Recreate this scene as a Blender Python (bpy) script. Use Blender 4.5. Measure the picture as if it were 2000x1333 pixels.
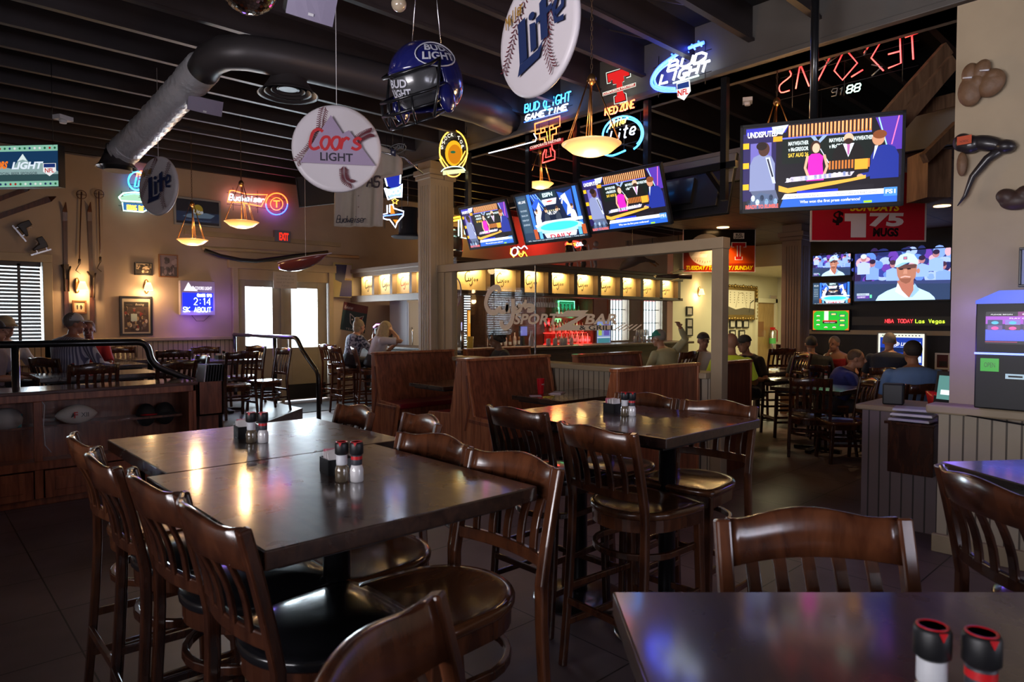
import bpy, bmesh, math, random
from mathutils import Vector, Matrix, Euler
random.seed(7)
for _o in list(bpy.data.objects): bpy.data.objects.remove(_o)
SC = bpy.context.scene
COL = SC.collection
PI = math.pi
# ------------------------------------------------------------------ camera
CAMZ = 1.55; FPX = 1295.0; YAW = math.radians(47.2); PITCH = math.radians(1.835)
cam = bpy.data.cameras.new('camera'); camo = bpy.data.objects.new('camera', cam); COL.objects.link(camo)
cam.sensor_width = 36; cam.lens = FPX/2000*36; cam.clip_start = .05; cam.clip_end = 200
camo.location = (0, 0, CAMZ); camo.rotation_euler = (PI/2-PITCH, 0, YAW-PI/2)
cam.dof.use_dof = True; cam.dof.focus_distance = 5.5; cam.dof.aperture_fstop = 6.3
SC.camera = camo
SC.view_settings.view_transform = 'Standard'; SC.view_settings.look = 'None'
SC.view_settings.gamma = 1; SC.view_settings.use_curve_mapping = False
SC.view_settings.exposure = 0.35
# ------------------------------------------------------------------ sky
wd = bpy.data.worlds.new('sky'); SC.world = wd; wd.use_nodes = True
bg = wd.node_tree.nodes['Background']; bg.inputs[0].default_value = (.78, .9, 1, 1); bg.inputs[1].default_value = 2.6
try:
    SC.cycles.max_bounces = 8; SC.cycles.glossy_bounces = 4; SC.cycles.transmission_bounces = 8; SC.cycles.diffuse_bounces = 3
    SC.cycles.sample_clamp_indirect = 4; SC.cycles.transparent_max_bounces = 16
    SC.cycles.caustics_reflective = False; SC.cycles.caustics_refractive = False
except Exception: pass

FW = Vector((math.cos(YAW)*math.cos(PITCH), math.sin(YAW)*math.cos(PITCH), -math.sin(PITCH)))
RT = Vector((math.sin(YAW), -math.cos(YAW), 0)); UP = RT.cross(FW)
CO = Vector((0, 0, CAMZ))
def P(px, py, X=None, Y=None, z=None, D=None):
    """the point of the room seen at a pixel, on the plane X=, Y= or z=, or D metres ahead"""
    d = FW + (px-1000)/FPX*RT + (666.5-py)/FPX*UP
    if X is not None: t = X/d.x
    elif Y is not None: t = Y/d.y
    elif z is not None: t = (z-CAMZ)/d.z
    else: t = D
    return CO + d*t
def CW(x, d, z=0): # x metres right, d metres ahead of the viewer
    return Vector((math.cos(YAW)*d+math.sin(YAW)*x, math.sin(YAW)*d-math.cos(YAW)*x, z))
CAMRZ = YAW-PI/2      # rotation of things that face straight back along the view

# ------------------------------------------------------------------ daylight and lamps
def area(name, loc, rot, sx, sy, power, color=(1, 1, 1), spread=PI):
    l = bpy.data.lights.new(name, 'AREA'); l.shape = 'RECTANGLE'; l.size = sx; l.size_y = sy
    l.energy = power; l.color = color; l.spread = spread
    o = bpy.data.objects.new(name, l); COL.objects.link(o); o.location = loc; o.rotation_euler = rot
    return o
def point(name, loc, power, color, r=.05):
    l = bpy.data.lights.new(name, 'POINT'); l.energy = power; l.color = color; l.shadow_soft_size = r
    o = bpy.data.objects.new(name, l); COL.objects.link(o); o.location = loc
    return o
def spot(name, loc, rot, power, color, angle=1.6, blend=.6, r=.04):
    l = bpy.data.lights.new(name, 'SPOT'); l.energy = power; l.color = color; l.shadow_soft_size = r
    l.spot_size = angle; l.spot_blend = blend
    o = bpy.data.objects.new(name, l); COL.objects.link(o); o.location = loc; o.rotation_euler = rot
    return o
WARM = (1, .62, .28); DAY = (.75, .88, 1)
area('daylight_doors', (5.45, 12.6, 1.4), (PI/2, 0, PI), 1.6, 1.9, 300, DAY).rotation_euler = (-PI/2, 0, 0)
area('daylight_left_window', (.7, 12.6, 1.6), (-PI/2, 0, 0), 1.8, 1.5, 90, DAY)
area('daylight_bar_window', (9.9, 12.6, 1.9), (-PI/2, 0, 0), 1.3, 1.8, 40, DAY)
area('daylight_far_windows', (16.4, 12.7, 1.8), (-PI/2, 0, 0), 3, 1.4, 60, DAY)
area('daylight_behind', (-3.0, 1.2, 1.9), (0, -PI/2-.5, 0), 1.6, 3.2, 175, (.97, .92, .97), 1.9)
area('daylight_street', (2.2, -4.7, 1.9), (PI/2+.4, 0, 0), 3.2, 1.6, 90, (.85, .82, 1), 2.0)

# ------------------------------------------------------------------ materials
MATS = {}
def _new(name):
    m = bpy.data.materials.new(name); m.use_nodes = True
    nt = m.node_tree; b = nt.nodes['Principled BSDF']
    return m, nt, b
def plain(name, c, rough=.5, metal=0, emis=0, ecol=None, coat=0, noise=0, nscale=8, bump=0, alpha=1, trans=0):
    if name in MATS: return MATS[name]
    m, nt, b = _new(name)
    b.inputs['Base Color'].default_value = (*c, 1); b.inputs['Roughness'].default_value = rough
    b.inputs['Metallic'].default_value = metal; b.inputs['Coat Weight'].default_value = coat
    b.inputs['Coat Roughness'].default_value = .12
    if trans: b.inputs['Transmission Weight'].default_value = trans
    if emis:
        b.inputs['Emission Color'].default_value = (*(ecol or c), 1); b.inputs['Emission Strength'].default_value = emis
    b.inputs['Alpha'].default_value = alpha
    tc = nt.nodes.new('ShaderNodeTexCoord')
    n = nt.nodes.new('ShaderNodeTexNoise'); n.inputs['Scale'].default_value = nscale; n.inputs['Detail'].default_value = 5
    nt.links.new(tc.outputs['Object'], n.inputs['Vector'])
    if noise:
        mx = nt.nodes.new('ShaderNodeMix'); mx.data_type = 'RGBA'
        mx.inputs[6].default_value = (*[v*(1-noise) for v in c], 1); mx.inputs[7].default_value = (*[min(1, v*(1+noise)) for v in c], 1)
        nt.links.new(n.outputs['Fac'], mx.inputs[0]); nt.links.new(mx.outputs[2], b.inputs['Base Color'])
    if bump:
        bp = nt.nodes.new('ShaderNodeBump'); bp.inputs['Strength'].default_value = bump; bp.inputs['Distance'].default_value = .01
        nt.links.new(n.outputs['Fac'], bp.inputs['Height']); nt.links.new(bp.outputs['Normal'], b.inputs['Normal'])
    MATS[name] = m; return m
def wood(name, c1, c2, stretch=(14, 14, 1.2), rough=.35, coat=.3, nrough=0, bump=.08, fine=3.0, crough=.15):
    if name in MATS: return MATS[name]
    m, nt, b = _new(name); L = nt.links.new
    tc = nt.nodes.new('ShaderNodeTexCoord'); mp = nt.nodes.new('ShaderNodeMapping'); mp.inputs['Scale'].default_value = stretch
    L(tc.outputs['Object'], mp.inputs['Vector'])
    n = nt.nodes.new('ShaderNodeTexNoise'); n.inputs['Scale'].default_value = fine; n.inputs['Detail'].default_value = 8
    n.inputs['Distortion'].default_value = .8; L(mp.outputs[0], n.inputs['Vector'])
    r = nt.nodes.new('ShaderNodeValToRGB'); r.color_ramp.elements[0].position = .34; r.color_ramp.elements[1].position = .66
    r.color_ramp.elements[0].color = (*c1, 1); r.color_ramp.elements[1].color = (*c2, 1)
    L(n.outputs['Fac'], r.inputs['Fac']); L(r.outputs[0], b.inputs['Base Color'])
    b.inputs['Roughness'].default_value = rough; b.inputs['Coat Weight'].default_value = coat; b.inputs['Coat Roughness'].default_value = crough
    if nrough:
        n2 = nt.nodes.new('ShaderNodeTexNoise'); n2.inputs['Scale'].default_value = 9; n2.inputs['Detail'].default_value = 9
        L(tc.outputs['Object'], n2.inputs['Vector'])
        mr = nt.nodes.new('ShaderNodeMapRange'); mr.inputs[1].default_value = .35; mr.inputs[2].default_value = .7
        mr.inputs[3].default_value = rough-nrough; mr.inputs[4].default_value = rough+nrough
        L(n2.outputs['Fac'], mr.inputs[0]); L(mr.outputs[0], b.inputs['Roughness'])
    bp = nt.nodes.new('ShaderNodeBump'); bp.inputs['Strength'].default_value = bump; bp.inputs['Distance'].default_value = .004
    L(n.outputs['Fac'], bp.inputs['Height']); L(bp.outputs['Normal'], b.inputs['Normal'])
    MATS[name] = m; return m
def vcol(name, rough=.5, emis=0, coat=0, spec=.5):
    if name in MATS: return MATS[name]
    m, nt, b = _new(name); a = nt.nodes.new('ShaderNodeAttribute'); a.attribute_name = 'Col'
    if emis:
        b.inputs['Base Color'].default_value = (.01, .01, .01, 1)
        nt.links.new(a.outputs['Color'], b.inputs['Emission Color']); b.inputs['Emission Strength'].default_value = emis
    else: nt.links.new(a.outputs['Color'], b.inputs['Base Color'])
    b.inputs['Roughness'].default_value = rough; b.inputs['Coat Weight'].default_value = coat; b.inputs['Coat Roughness'].default_value = .1
    MATS[name] = m; return m
def neon(name, c, s=7): return plain(name, (.9, .9, .9), .3, emis=s, ecol=c)
def glass(name, tint=(1, 1, 1), gloss=.12):
    if name in MATS: return MATS[name]
    m = bpy.data.materials.new(name); m.use_nodes = True; nt = m.node_tree; nt.nodes.clear()
    o = nt.nodes.new('ShaderNodeOutputMaterial'); t = nt.nodes.new('ShaderNodeBsdfTransparent'); g = nt.nodes.new('ShaderNodeBsdfGlossy')
    t.inputs[0].default_value = (*tint, 1); g.inputs['Roughness'].default_value = .03
    f = nt.nodes.new('ShaderNodeFresnel'); f.inputs[0].default_value = 1.5; mx = nt.nodes.new('ShaderNodeMixShader')
    ge = nt.nodes.new('ShaderNodeNewGeometry'); iv = nt.nodes.new('ShaderNodeMath'); iv.operation = 'SUBTRACT'; iv.inputs[0].default_value = 1; nt.links.new(ge.outputs['Backfacing'], iv.inputs[1]); mu = nt.nodes.new('ShaderNodeMath'); mu.operation = 'MULTIPLY'; nt.links.new(f.outputs[0], mu.inputs[0]); nt.links.new(iv.outputs[0], mu.inputs[1])
    nt.links.new(mu.outputs[0], mx.inputs[0]); nt.links.new(t.outputs[0], mx.inputs[1]); nt.links.new(g.outputs[0], mx.inputs[2])
    nt.links.new(mx.outputs[0], o.inputs[0]); MATS[name] = m; return m
def boards(name, c, groove, n=14, axis='X', rough=.55, noise=.12):
    """painted beadboard: narrow grooves in the paint at even spacing"""
    if name in MATS: return MATS[name]
    m, nt, b = _new(name); L = nt.links.new
    tc = nt.nodes.new('ShaderNodeTexCoord'); sp = nt.nodes.new('ShaderNodeSeparateXYZ'); L(tc.outputs['Object'], sp.inputs[0])
    mul = nt.nodes.new('ShaderNodeMath'); mul.operation = 'MULTIPLY'; mul.inputs[1].default_value = n; L(sp.outputs[axis], mul.inputs[0])
    fr = nt.nodes.new('ShaderNodeMath'); fr.operation = 'FRACT'; L(mul.outputs[0], fr.inputs[0])
    gt = nt.nodes.new('ShaderNodeMath'); gt.operation = 'LESS_THAN'; gt.inputs[1].default_value = .14; L(fr.outputs[0], gt.inputs[0])
    no = nt.nodes.new('ShaderNodeTexNoise'); no.inputs['Scale'].default_value = 5; no.inputs['Detail'].default_value = 6; L(tc.outputs['Object'], no.inputs['Vector'])
    m1 = nt.nodes.new('ShaderNodeMix'); m1.data_type = 'RGBA'; m1.inputs[6].default_value = (*[v*(1-noise) for v in c], 1); m1.inputs[7].default_value = (*[v*(1+noise) for v in c], 1)
    L(no.outputs['Fac'], m1.inputs[0])
    m2 = nt.nodes.new('ShaderNodeMix'); m2.data_type = 'RGBA'; L(gt.outputs[0], m2.inputs[0]); L(m1.outputs[2], m2.inputs[6]); m2.inputs[7].default_value = (*groove, 1)
    L(m2.outputs[2], b.inputs['Base Color']); b.inputs['Roughness'].default_value = rough
    bp = nt.nodes.new('ShaderNodeBump'); bp.invert = True; bp.inputs['Distance'].default_value = .004; L(gt.outputs[0], bp.inputs['Height']); L(bp.outputs['Normal'], b.inputs['Normal'])
    MATS[name] = m; return m

# ------------------------------------------------------------------ mesh building
class MB:
    def __init__(s): s.v = []; s.f = []; s.c = []; s.s = []
    def add(s, vs, fs, smooth=False, col=(1, 1, 1)):
        o = len(s.v); s.v += [tuple(v) for v in vs]
        for f in fs: s.f.append([i+o for i in f]); s.c.append(col); s.s.append(smooth)
        return s
    def bx(s, x0, x1, y0, y1, z0, z1, M=None, col=(1, 1, 1)):
        vs = [Vector((x, y, z)) for z in (z0, z1) for y in (y0, y1) for x in (x0, x1)]
        if M: vs = [M @ v for v in vs]
        return s.add(vs, [(0, 2, 3, 1), (4, 5, 7, 6), (0, 1, 5, 4), (2, 6, 7, 3), (0, 4, 6, 2), (1, 3, 7, 5)], False, col)
    def box(s, c, sz, M=None, col=(1, 1, 1)):
        return s.bx(c[0]-sz[0]/2, c[0]+sz[0]/2, c[1]-sz[1]/2, c[1]+sz[1]/2, c[2]-sz[2]/2, c[2]+sz[2]/2, M, col)
    def loft(s, rings, closed=False, cap=True, smooth=True, col=(1, 1, 1)):
        n = len(rings[0]); vs = [v for r in rings for v in r]; fs = []
        m = len(rings)
        for i in range(m if closed else m-1):
            a = i*n; b = ((i+1) % m)*n
            for j in range(n): k = (j+1) % n; fs.append((a+j, a+k, b+k, b+j))
        s.add(vs, fs, smooth, col)
        if cap and not closed:
            o = len(s.v)-len(vs)
            s.f.append([o+j for j in range(n)][::-1]); s.c.append(col); s.s.append(False)
            s.f.append([o+(m-1)*n+j for j in range(n)]); s.c.append(col); s.s.append(False)
        return s
    def sweep(s, path, prof, closed=False, up=None, smooth=True, cap=True, col=(1, 1, 1)):
        """prof: list of (a, b) section points, or function i -> list"""
        p = [Vector(q) for q in path]; n = len(p); rings = []; side = None
        for i in range(n):
            if closed: t = p[(i+1) % n]-p[i-1]
            else: t = p[min(i+1, n-1)]-p[max(i-1, 0)]
            if t.length < 1e-9: t = Vector((0, 0, 1))
            t.normalize()
            if up is not None:
                u = Vector(up); u = u-t*u.dot(t)
                if u.length < 1e-5: u = Vector((1, 0, 0))-t*t.x
                u.normalize(); sd = t.cross(u)
            else:
                if side is None: side = t.orthogonal().normalized()
                else: side = (side-t*side.dot(t)).normalized()
                sd = side; u = sd.cross(t)
            pr = prof(i) if callable(prof) else prof
            rings.append([p[i]+sd*a+u*b for a, b in pr])
        return s.loft(rings, closed, cap, smooth, col)
    def tube(s, path, r, n=8, closed=False, cap=True, col=(1, 1, 1)):
        cs = [(math.cos(2*PI*j/n), math.sin(2*PI*j/n)) for j in range(n)]
        if isinstance(r, (int, float)): pr = [(a*r, b*r) for a, b in cs]
        else: pr = lambda i: [(a*r[i], b*r[i]) for a, b in cs]
        return s.sweep(path, pr, closed, None, True, cap, col)
    def bar(s, path, w, t, up=(0, 0, 1), closed=False, col=(1, 1, 1)):
        """rectangular section: w sideways, t along up"""
        return s.sweep(path, [(-w/2, -t/2), (w/2, -t/2), (w/2, t/2), (-w/2, t/2)], closed, up, False, True, col)
    def lathe(s, prof, c=(0, 0, 0), n=20, M=None, cap=True, col=(1, 1, 1)):
        rings = []
        for r, z in prof:
            rg = [Vector((c[0]+r*math.cos(2*PI*j/n), c[1]+r*math.sin(2*PI*j/n), c[2]+z)) for j in range(n)]
            rings.append([M @ v for v in rg] if M else rg)
        return s.loft(rings, False, cap, True, col)
    def ball(s, c, r, n=12, M=None, col=(1, 1, 1)):
        rx, ry, rz = (r, r, r) if isinstance(r, (int, float)) else r
        rings = []
        for i in range(n+1):
            a = -PI/2+PI*i/n; k = max(math.cos(a), .01)
            rg = [Vector((c[0]+rx*k*math.cos(2*PI*j/(2*n)), c[1]+ry*k*math.sin(2*PI*j/(2*n)), c[2]+rz*math.sin(a))) for j in range(2*n)]
            rings.append([M @ v for v in rg] if M else rg)
        return s.loft(rings, False, True, True, col)
    def prism(s, poly, y0, y1, M=None, col=(1, 1, 1), ax='y'):
        """2D polygon (x,z) pulled along y (or (x,y) along z)"""
        n = len(poly)
        if ax == 'y': vs = [Vector((x, y0, z)) for x, z in poly]+[Vector((x, y1, z)) for x, z in poly]
        elif ax == 'x': vs = [Vector((y0, x, z)) for x, z in poly]+[Vector((y1, x, z)) for x, z in poly]
        else: vs = [Vector((x, z, y0)) for x, z in poly]+[Vector((x, z, y1)) for x, z in poly]
        if M: vs = [M @ v for v in vs]
        fs = [tuple(range(n))[::-1], tuple(range(n, 2*n))]+[(i, (i+1) % n, n+(i+1) % n, n+i) for i in range(n)]
        return s.add(vs, fs, False, col)
    def mesh(s, name, mat):
        me = bpy.data.meshes.new(name); me.from_pydata(s.v, [], s.f)
        me.polygons.foreach_set('use_smooth', s.s)
        if len(set(s.c)) > 1 or (s.c and s.c[0] != (1, 1, 1)):
            at = me.color_attributes.new('Col', 'FLOAT_COLOR', 'CORNER'); d = []
            for p, c in zip(me.polygons, s.c): d += [c[0], c[1], c[2], 1.0]*p.loop_total
            at.data.foreach_set('color', d)
        me.materials.append(mat); me.update()
        return me
    def fix(s, me):
        b = bmesh.new(); b.from_mesh(me); bmesh.ops.recalc_face_normals(b, faces=b.faces); b.to_mesh(me); b.free()
    def build(s, name, mat, parent=None, bevel=0, seg=2, label=None, fix=True):
        me = s.mesh(name, mat)
        if fix: s.fix(me)
        o = bpy.data.objects.new(name, me); COL.objects.link(o)
        if parent: o.parent = parent
        if bevel:
            m = o.modifiers.new('bevel', 'BEVEL'); m.width = bevel; m.segments = seg; m.limit_method = 'ANGLE'; m.angle_limit = .7
        if label: o['label'] = label
        return o
def tag(o, label, cat, group=None, kind=None):
    if label: o['label'] = label
    if cat: o['category'] = cat
    if group: o['group'] = group
    if kind: o['kind'] = kind
    return o
def thing(name, label, cat, loc=(0, 0, 0), rz=0, group=None, rot=None):
    o = bpy.data.objects.new(name, None); COL.objects.link(o); o.empty_display_size = .1
    o.location = loc; o.rotation_euler = rot if rot else (0, 0, rz)
    return tag(o, label, cat, group)
def solo(name, mb, mat, label, cat, loc=(0, 0, 0), rz=0, group=None, bevel=0, rot=None):
    o = mb.build(name, mat, None, bevel); o.location = loc; o.rotation_euler = rot if rot else (0, 0, rz)
    return tag(o, label, cat, group)
def struct(name, mb, mat, parent=None, bevel=0):
    o = mb.build(name, mat, parent, bevel)
    if not parent: o['kind'] = 'structure'
    return o
def dup(root, loc, rz=0, label=None, group=None, scale=None, rot=None):
    r = root.copy(); COL.objects.link(r); r.location = loc; r.rotation_euler = rot if rot else (0, 0, rz)
    if label: r['label'] = label
    if group: r['group'] = group
    if scale: r.scale = scale
    for ch in list(root.children):
        c = ch.copy(); COL.objects.link(c); c.parent = r
        for g in list(ch.children):
            d = g.copy(); COL.objects.link(d); d.parent = c
    return r
FACE_NY = 0.0; FACE_NX = -PI/2   # a picture that faces -Y or -X

# ------------------------------------------------------------------ lettering
_TX = {}
def glyphs(s, bold=0, sp=1.0):
    k = (s, bold, sp)
    if k not in _TX:
        cu = bpy.data.curves.new('t', 'FONT'); cu.body = s; cu.size = 1; cu.offset = bold; cu.resolution_u = 3; cu.space_character = sp
        ob = bpy.data.objects.new('t', cu); COL.objects.link(ob)
        dg = bpy.context.evaluated_depsgraph_get(); me = bpy.data.meshes.new_from_object(ob.evaluated_get(dg))
        vs = [(v.co.x, v.co.y) for v in me.vertices]; fs = [tuple(p.vertices) for p in me.polygons]
        bpy.data.objects.remove(ob); bpy.data.curves.remove(cu); bpy.data.meshes.remove(me)
        if vs:
            x0 = min(v[0] for v in vs); x1 = max(v[0] for v in vs); y0 = min(v[1] for v in vs); y1 = max(v[1] for v in vs)
        else: x0 = x1 = y0 = 0; y1 = 1
        _TX[k] = (vs, fs, x0, x1, y0, y1)
    return _TX[k]
SG = {'A': "00 3A 60|14 54", 'B': "00 0A 4A 58 56 45 05|45 63 61 50 00", 'C': "69 4A 2A 08 02 20 40 61", 'D': "00 0A 3A 67 63 30 00",
 'E': "60 00 0A 6A|05 45", 'F': "00 0A 6A|05 45", 'G': "69 4A 2A 08 02 20 40 62 64 34", 'H': "00 0A|60 6A|05 65", 'I': "30 3A", 'J': "5A 52 40 20 02",
 'K': "00 0A|6A 05 60", 'L': "0A 00 60", 'M': "00 0A 34 6A 60", 'N': "00 0A 60 6A", 'O': "20 02 08 2A 4A 68 62 40 20", 'P': "00 0A 4A 68 67 45 05",
 'R': "00 0A 4A 68 67 45 05|35 60", 'S': "68 5A 1A 08 07 15 55 63 62 50 10 02", 'T': "0A 6A|3A 30", 'U': "0A 02 20 40 62 6A", 'V': "0A 30 6A",
 'W': "0A 10 35 50 6A", 'X': "00 6A|0A 60", 'Y': "0A 35 6A|35 30", 'Z': "0A 6A 00 60", '0': "20 02 08 2A 4A 68 62 40 20", '1': "18 3A 30",
 '2': "08 2A 4A 68 66 00 60", '4': "50 5A 03 63", '8': "15 03 02 10 50 62 63 55 15 07 08 1A 5A 68 67 55", '9': "10 60 6A 1A 07 15 65", ':': "32 33|37 38", ' ': "",
 'a': "56 16 03 10 40 53 56 50 60", 'c': "55 26 03 11 40 51", 'd': "5A 50|54 26 03 11 40 52", 'e': "03 53 46 16 03 11 40 51", 'g': "56 16 03 11 41 54 56 5b 3c 0b",
 'i': "26 20|28 29", 'j': "36 3b 1c 0b|38 39", 'l': "2A 21 30", 'o': "20 03 16 46 53 40 20", 'r': "00 06|04 26 45", 's': "55 36 15 14 33 52 51 30 01",
 't': "2A 21 30 40|07 47", 'u': "06 02 20 40 56|56 50", 'w': "06 10 34 50 66", 'y': "06 31|66 1c", "'": "2A 17", 'n': "00 06|04 36 54 50", 'k': "00 0A|46 03 50"}
def _cv(ch):
    if ch.isdigit(): return int(ch)
    return 10 if ch == 'A' else -(ord(ch)-96)
def strokes(s, x, z, h, slant=0, wk=1.0, gap=2):
    out = []; cx = 0
    for ch in s:
        g = SG.get(ch, ''); mx = 6
        if ch in 'Iil1\'': mx = 5
        for part in g.split('|'):
            pts = [(_cv(q[0]), _cv(q[1])) for q in part.split()]
            if len(pts) > 1: out.append([(x+((cx+a)*wk+b*slant)*h/10, z+b*h/10) for a, b in pts])
        cx += mx+gap
    return out
def stroke_width(s, h, wk=1.0, gap=2): return sum((5 if ch in 'Iil1\'' else 6)+gap for ch in s)*wk*h/10
def smooth_pts(pts, k=3):
    if len(pts) < 3: return pts
    out = []
    for i in range(len(pts)-1):
        p0 = pts[max(i-1, 0)]; p1 = pts[i]; p2 = pts[i+1]; p3 = pts[min(i+2, len(pts)-1)]
        for j in range(k):
            t = j/k
            out.append(tuple(.5*((2*p1[d])+(-p0[d]+p2[d])*t+(2*p0[d]-5*p1[d]+4*p2[d]-p3[d])*t*t+(-p0[d]+3*p1[d]-3*p2[d]+p3[d])*t**3) for d in range(2)))
    out.append(pts[-1]); return out
class Pic:
    """a flat printed or lit picture, w x h metres, centred, facing -Y"""
    def __init__(s, w, h, bgc=None, step=.0003, y=0):
        s.w = w; s.h = h; s.m = MB(); s.y = y; s.step = step
        if bgc: s.rect(0, 0, 1, 1, bgc)
    def _p(s, x, z, y=None): return (((x-.5)*s.w), s.y if y is None else y, ((z-.5)*s.h))
    def poly(s, pts, col, same=False):
        if not same: s.y -= s.step
        s.m.add([s._p(*p) for p in pts], [tuple(range(len(pts)))], False, col)
    def rect(s, x0, z0, x1, z1, col, same=False): s.poly([(x0, z0), (x1, z0), (x1, z1), (x0, z1)], col, same)
    def ell(s, cx, cz, rx, rz, col, n=20, same=False, rot=0):
        pts = []
        for j in range(n):
            a, b = rx*s.w*math.cos(2*PI*j/n), rz*s.h*math.sin(2*PI*j/n)
            a, b = a*math.cos(rot)-b*math.sin(rot), a*math.sin(rot)+b*math.cos(rot)
            pts.append((cx+a/s.w, cz+b/s.h))
        s.poly(pts, col, same)
    def line(s, pts, wd, col, closed=False):
        """ribbon of width wd metres through 0..1 points"""
        s.y -= s.step; q = [Vector(((x-.5)*s.w, (z-.5)*s.h)) for x, z in pts]; n = len(q); L = []; R = []
        for i in range(n):
            if closed: t = q[(i+1) % n]-q[i-1]
            else: t = q[min(i+1, n-1)]-q[max(i-1, 0)]
            t = t.normalized() if t.length > 1e-9 else Vector((1, 0)); nn = Vector((-t.y, t.x))*wd/2
            L.append(q[i]+nn); R.append(q[i]-nn)
        vs = [(a.x, s.y, a.y) for a in L]+[(a.x, s.y, a.y) for a in R]
        s.m.add(vs, [(i, (i+1) % n, n+(i+1) % n, n+i) for i in range(n if closed else n-1)], False, col)
    def text(s, t, x, z, h, col, shear=0, bold=0, align='c', width=None, rot=0, sp=1.0):
        """cap height h (0..1 of picture height); x,z anchor at baseline"""
        vs, fs, x0, x1, y0, y1 = glyphs(t, bold, sp); hh = h*s.h/.7
        kx = hh if width is None else width*s.w/max(x1-x0, 1e-6)
        W = (x1-x0)*kx; ox = {'c': -W/2, 'l': 0, 'r': -W}[align]; s.y -= s.step; ca, sa = math.cos(rot), math.sin(rot)
        out = []
        for a, b in vs:
            u = (a-x0)*kx+ox+b*hh*shear; v = b*hh
            out.append(((x-.5)*s.w+u*ca-v*sa, s.y, (z-.5)*s.h+u*sa+v*ca))
        s.m.add(out, fs, False, col)
    def script(s, t, x, z, h, wd, col, slant=.3, wk=.8, gap=1, rot=0):
        """hand-drawn joined lettering; h, wd in metres, x,z 0..1 left baseline"""
        ca, sa = math.cos(rot), math.sin(rot)
        for st in strokes(t, 0, 0, h, slant, wk, gap):
            q = [(x+(a*ca-b*sa)/s.w, z+(a*sa+b*ca)/s.h) for a, b in smooth_pts(st)]
            s.line(q, wd, col)
    def build(s, name, mat, parent=None, loc=None, rz=None, label=None, rot=None):
        o = s.m.build(name, mat, parent, label=label, fix=False)
        if loc is not None: o.location = loc
        if rot is not None: o.rotation_euler = rot
        elif rz is not None: o.rotation_euler = (0, 0, rz)
        return o
# ------------------------------------------------------------------ material set
WALLM = plain('plaster_tan', (.46, .355, .27), .75, noise=.22, nscale=1.6, bump=.1)
CREAM = plain('plaster_cream', (.62, .58, .42), .7, noise=.08, nscale=2)
PAINT = plain('putty_paint', (.4, .31, .2), .5, noise=.14, nscale=4)
BEADY = boards('beadboard_y', (.44, .37, .28), (.1, .08, .06), 13, 'Y')
BEADX = boards('beadboard_x', (.42, .34, .24), (.1, .08, .06), 13, 'X')
BLACKW = plain('black_wall', (.012, .012, .018), .6, noise=.3)
JOIST = plain('dark_painted_steel', (.03, .021, .022), .5, noise=.3, nscale=6)
BEAMM = plain('dark_beam_paint', (.11, .098, .088), .5, noise=.3, nscale=3, bump=.1)
DECKM = plain('dark_deck', (.008, .006, .007), .9)
BLACKMET = plain('black_metal', (.012, .012, .014), .3, metal=.3, coat=.5)
CHROME = plain('brushed_steel', (.6, .6, .62), .25, metal=1)
BRASS = plain('aged_brass', (.35, .18, .07), .35, metal=.9)
OAK = wood('red_oak', (.12, .03, .014), (.27, .08, .036), (9, 9, .9), .38, .35)
OAKC = wood('case_oak', (.19, .045, .018), (.38, .11, .045), (9, 9, .9), .4, .3)
OAKL = wood('orange_oak', (.22, .062, .024), (.46, .16, .065), (9, 9, .9), .38, .35)
CHAIRW = wood('dark_chair_wood', (.024, .007, .004), (.065, .02, .009), (7, 7, 1.5), .24, .6)
CHAIRB = wood('brown_chair_wood', (.05, .014, .006), (.12, .038, .015), (7, 7, 1.5), .24, .6)
SEATW = wood('seat_wood', (.07, .024, .009), (.16, .058, .022), (9, 1.2, 7), .2, .7)
TABLEW = wood('table_wood', (.022, .009, .006), (.055, .024, .014), (10, 1.0, 8), .3, 1.0, .04, .07, crough=.1)
VINYLK = plain('black_vinyl', (.008, .008, .01), .22, coat=.6)
VINYLR = plain('red_vinyl', (.2, .01, .02), .35, coat=.3)
FRAMEK = plain('black_frame', (.01, .01, .012), .35)
PRINT = vcol('printed_paper', .55)
GLOSSP = vcol('glossy_print', .25, coat=.5)
SCREEN = vcol('screen_lit', .45, emis=1.35, coat=.08)
LIT = vcol('backlit_print', .3, emis=1.0)
WHITEP = plain('white_plastic', (.7, .68, .7), .4)
DARKPL = plain('black_plastic', (.006, .006, .008), .5, coat=.03)
BROWNP = plain('brown_column_paint', (.17, .1, .065), .5, noise=.15, nscale=4)
# floor
def floor_mat():
    m, nt, b = _new('worn_concrete_floor'); L = nt.links.new
    tc = nt.nodes.new('ShaderNodeTexCoord'); n = nt.nodes.new('ShaderNodeTexNoise'); n.inputs['Scale'].default_value = 1.3; n.inputs['Detail'].default_value = 9
    L(tc.outputs['Object'], n.inputs['Vector']); r = nt.nodes.new('ShaderNodeValToRGB')
    r.color_ramp.elements[0].color = (.075, .048, .054, 1); r.color_ramp.elements[1].color = (.2, .15, .16, 1); r.color_ramp.elements[0].position = .3; r.color_ramp.elements[1].position = .75
    L(n.outputs['Fac'], r.inputs['Fac'])
    br = nt.nodes.new('ShaderNodeTexBrick'); br.offset = 0; br.inputs['Scale'].default_value = 1; br.inputs['Mortar Size'].default_value = .004
    br.inputs['Brick Width'].default_value = .6; br.inputs['Row Height'].default_value = .6; L(tc.outputs['Object'], br.inputs['Vector'])
    mx = nt.nodes.new('ShaderNodeMix'); mx.data_type = 'RGBA'; L(br.outputs['Fac'], mx.inputs[0]); L(r.outputs[0], mx.inputs[6]); mx.inputs[7].default_value = (.008, .006, .006, 1)
    L(mx.outputs[2], b.inputs['Base Color']); b.inputs['Roughness'].default_value = .42
    return m
FLOORM = floor_mat()
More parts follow.
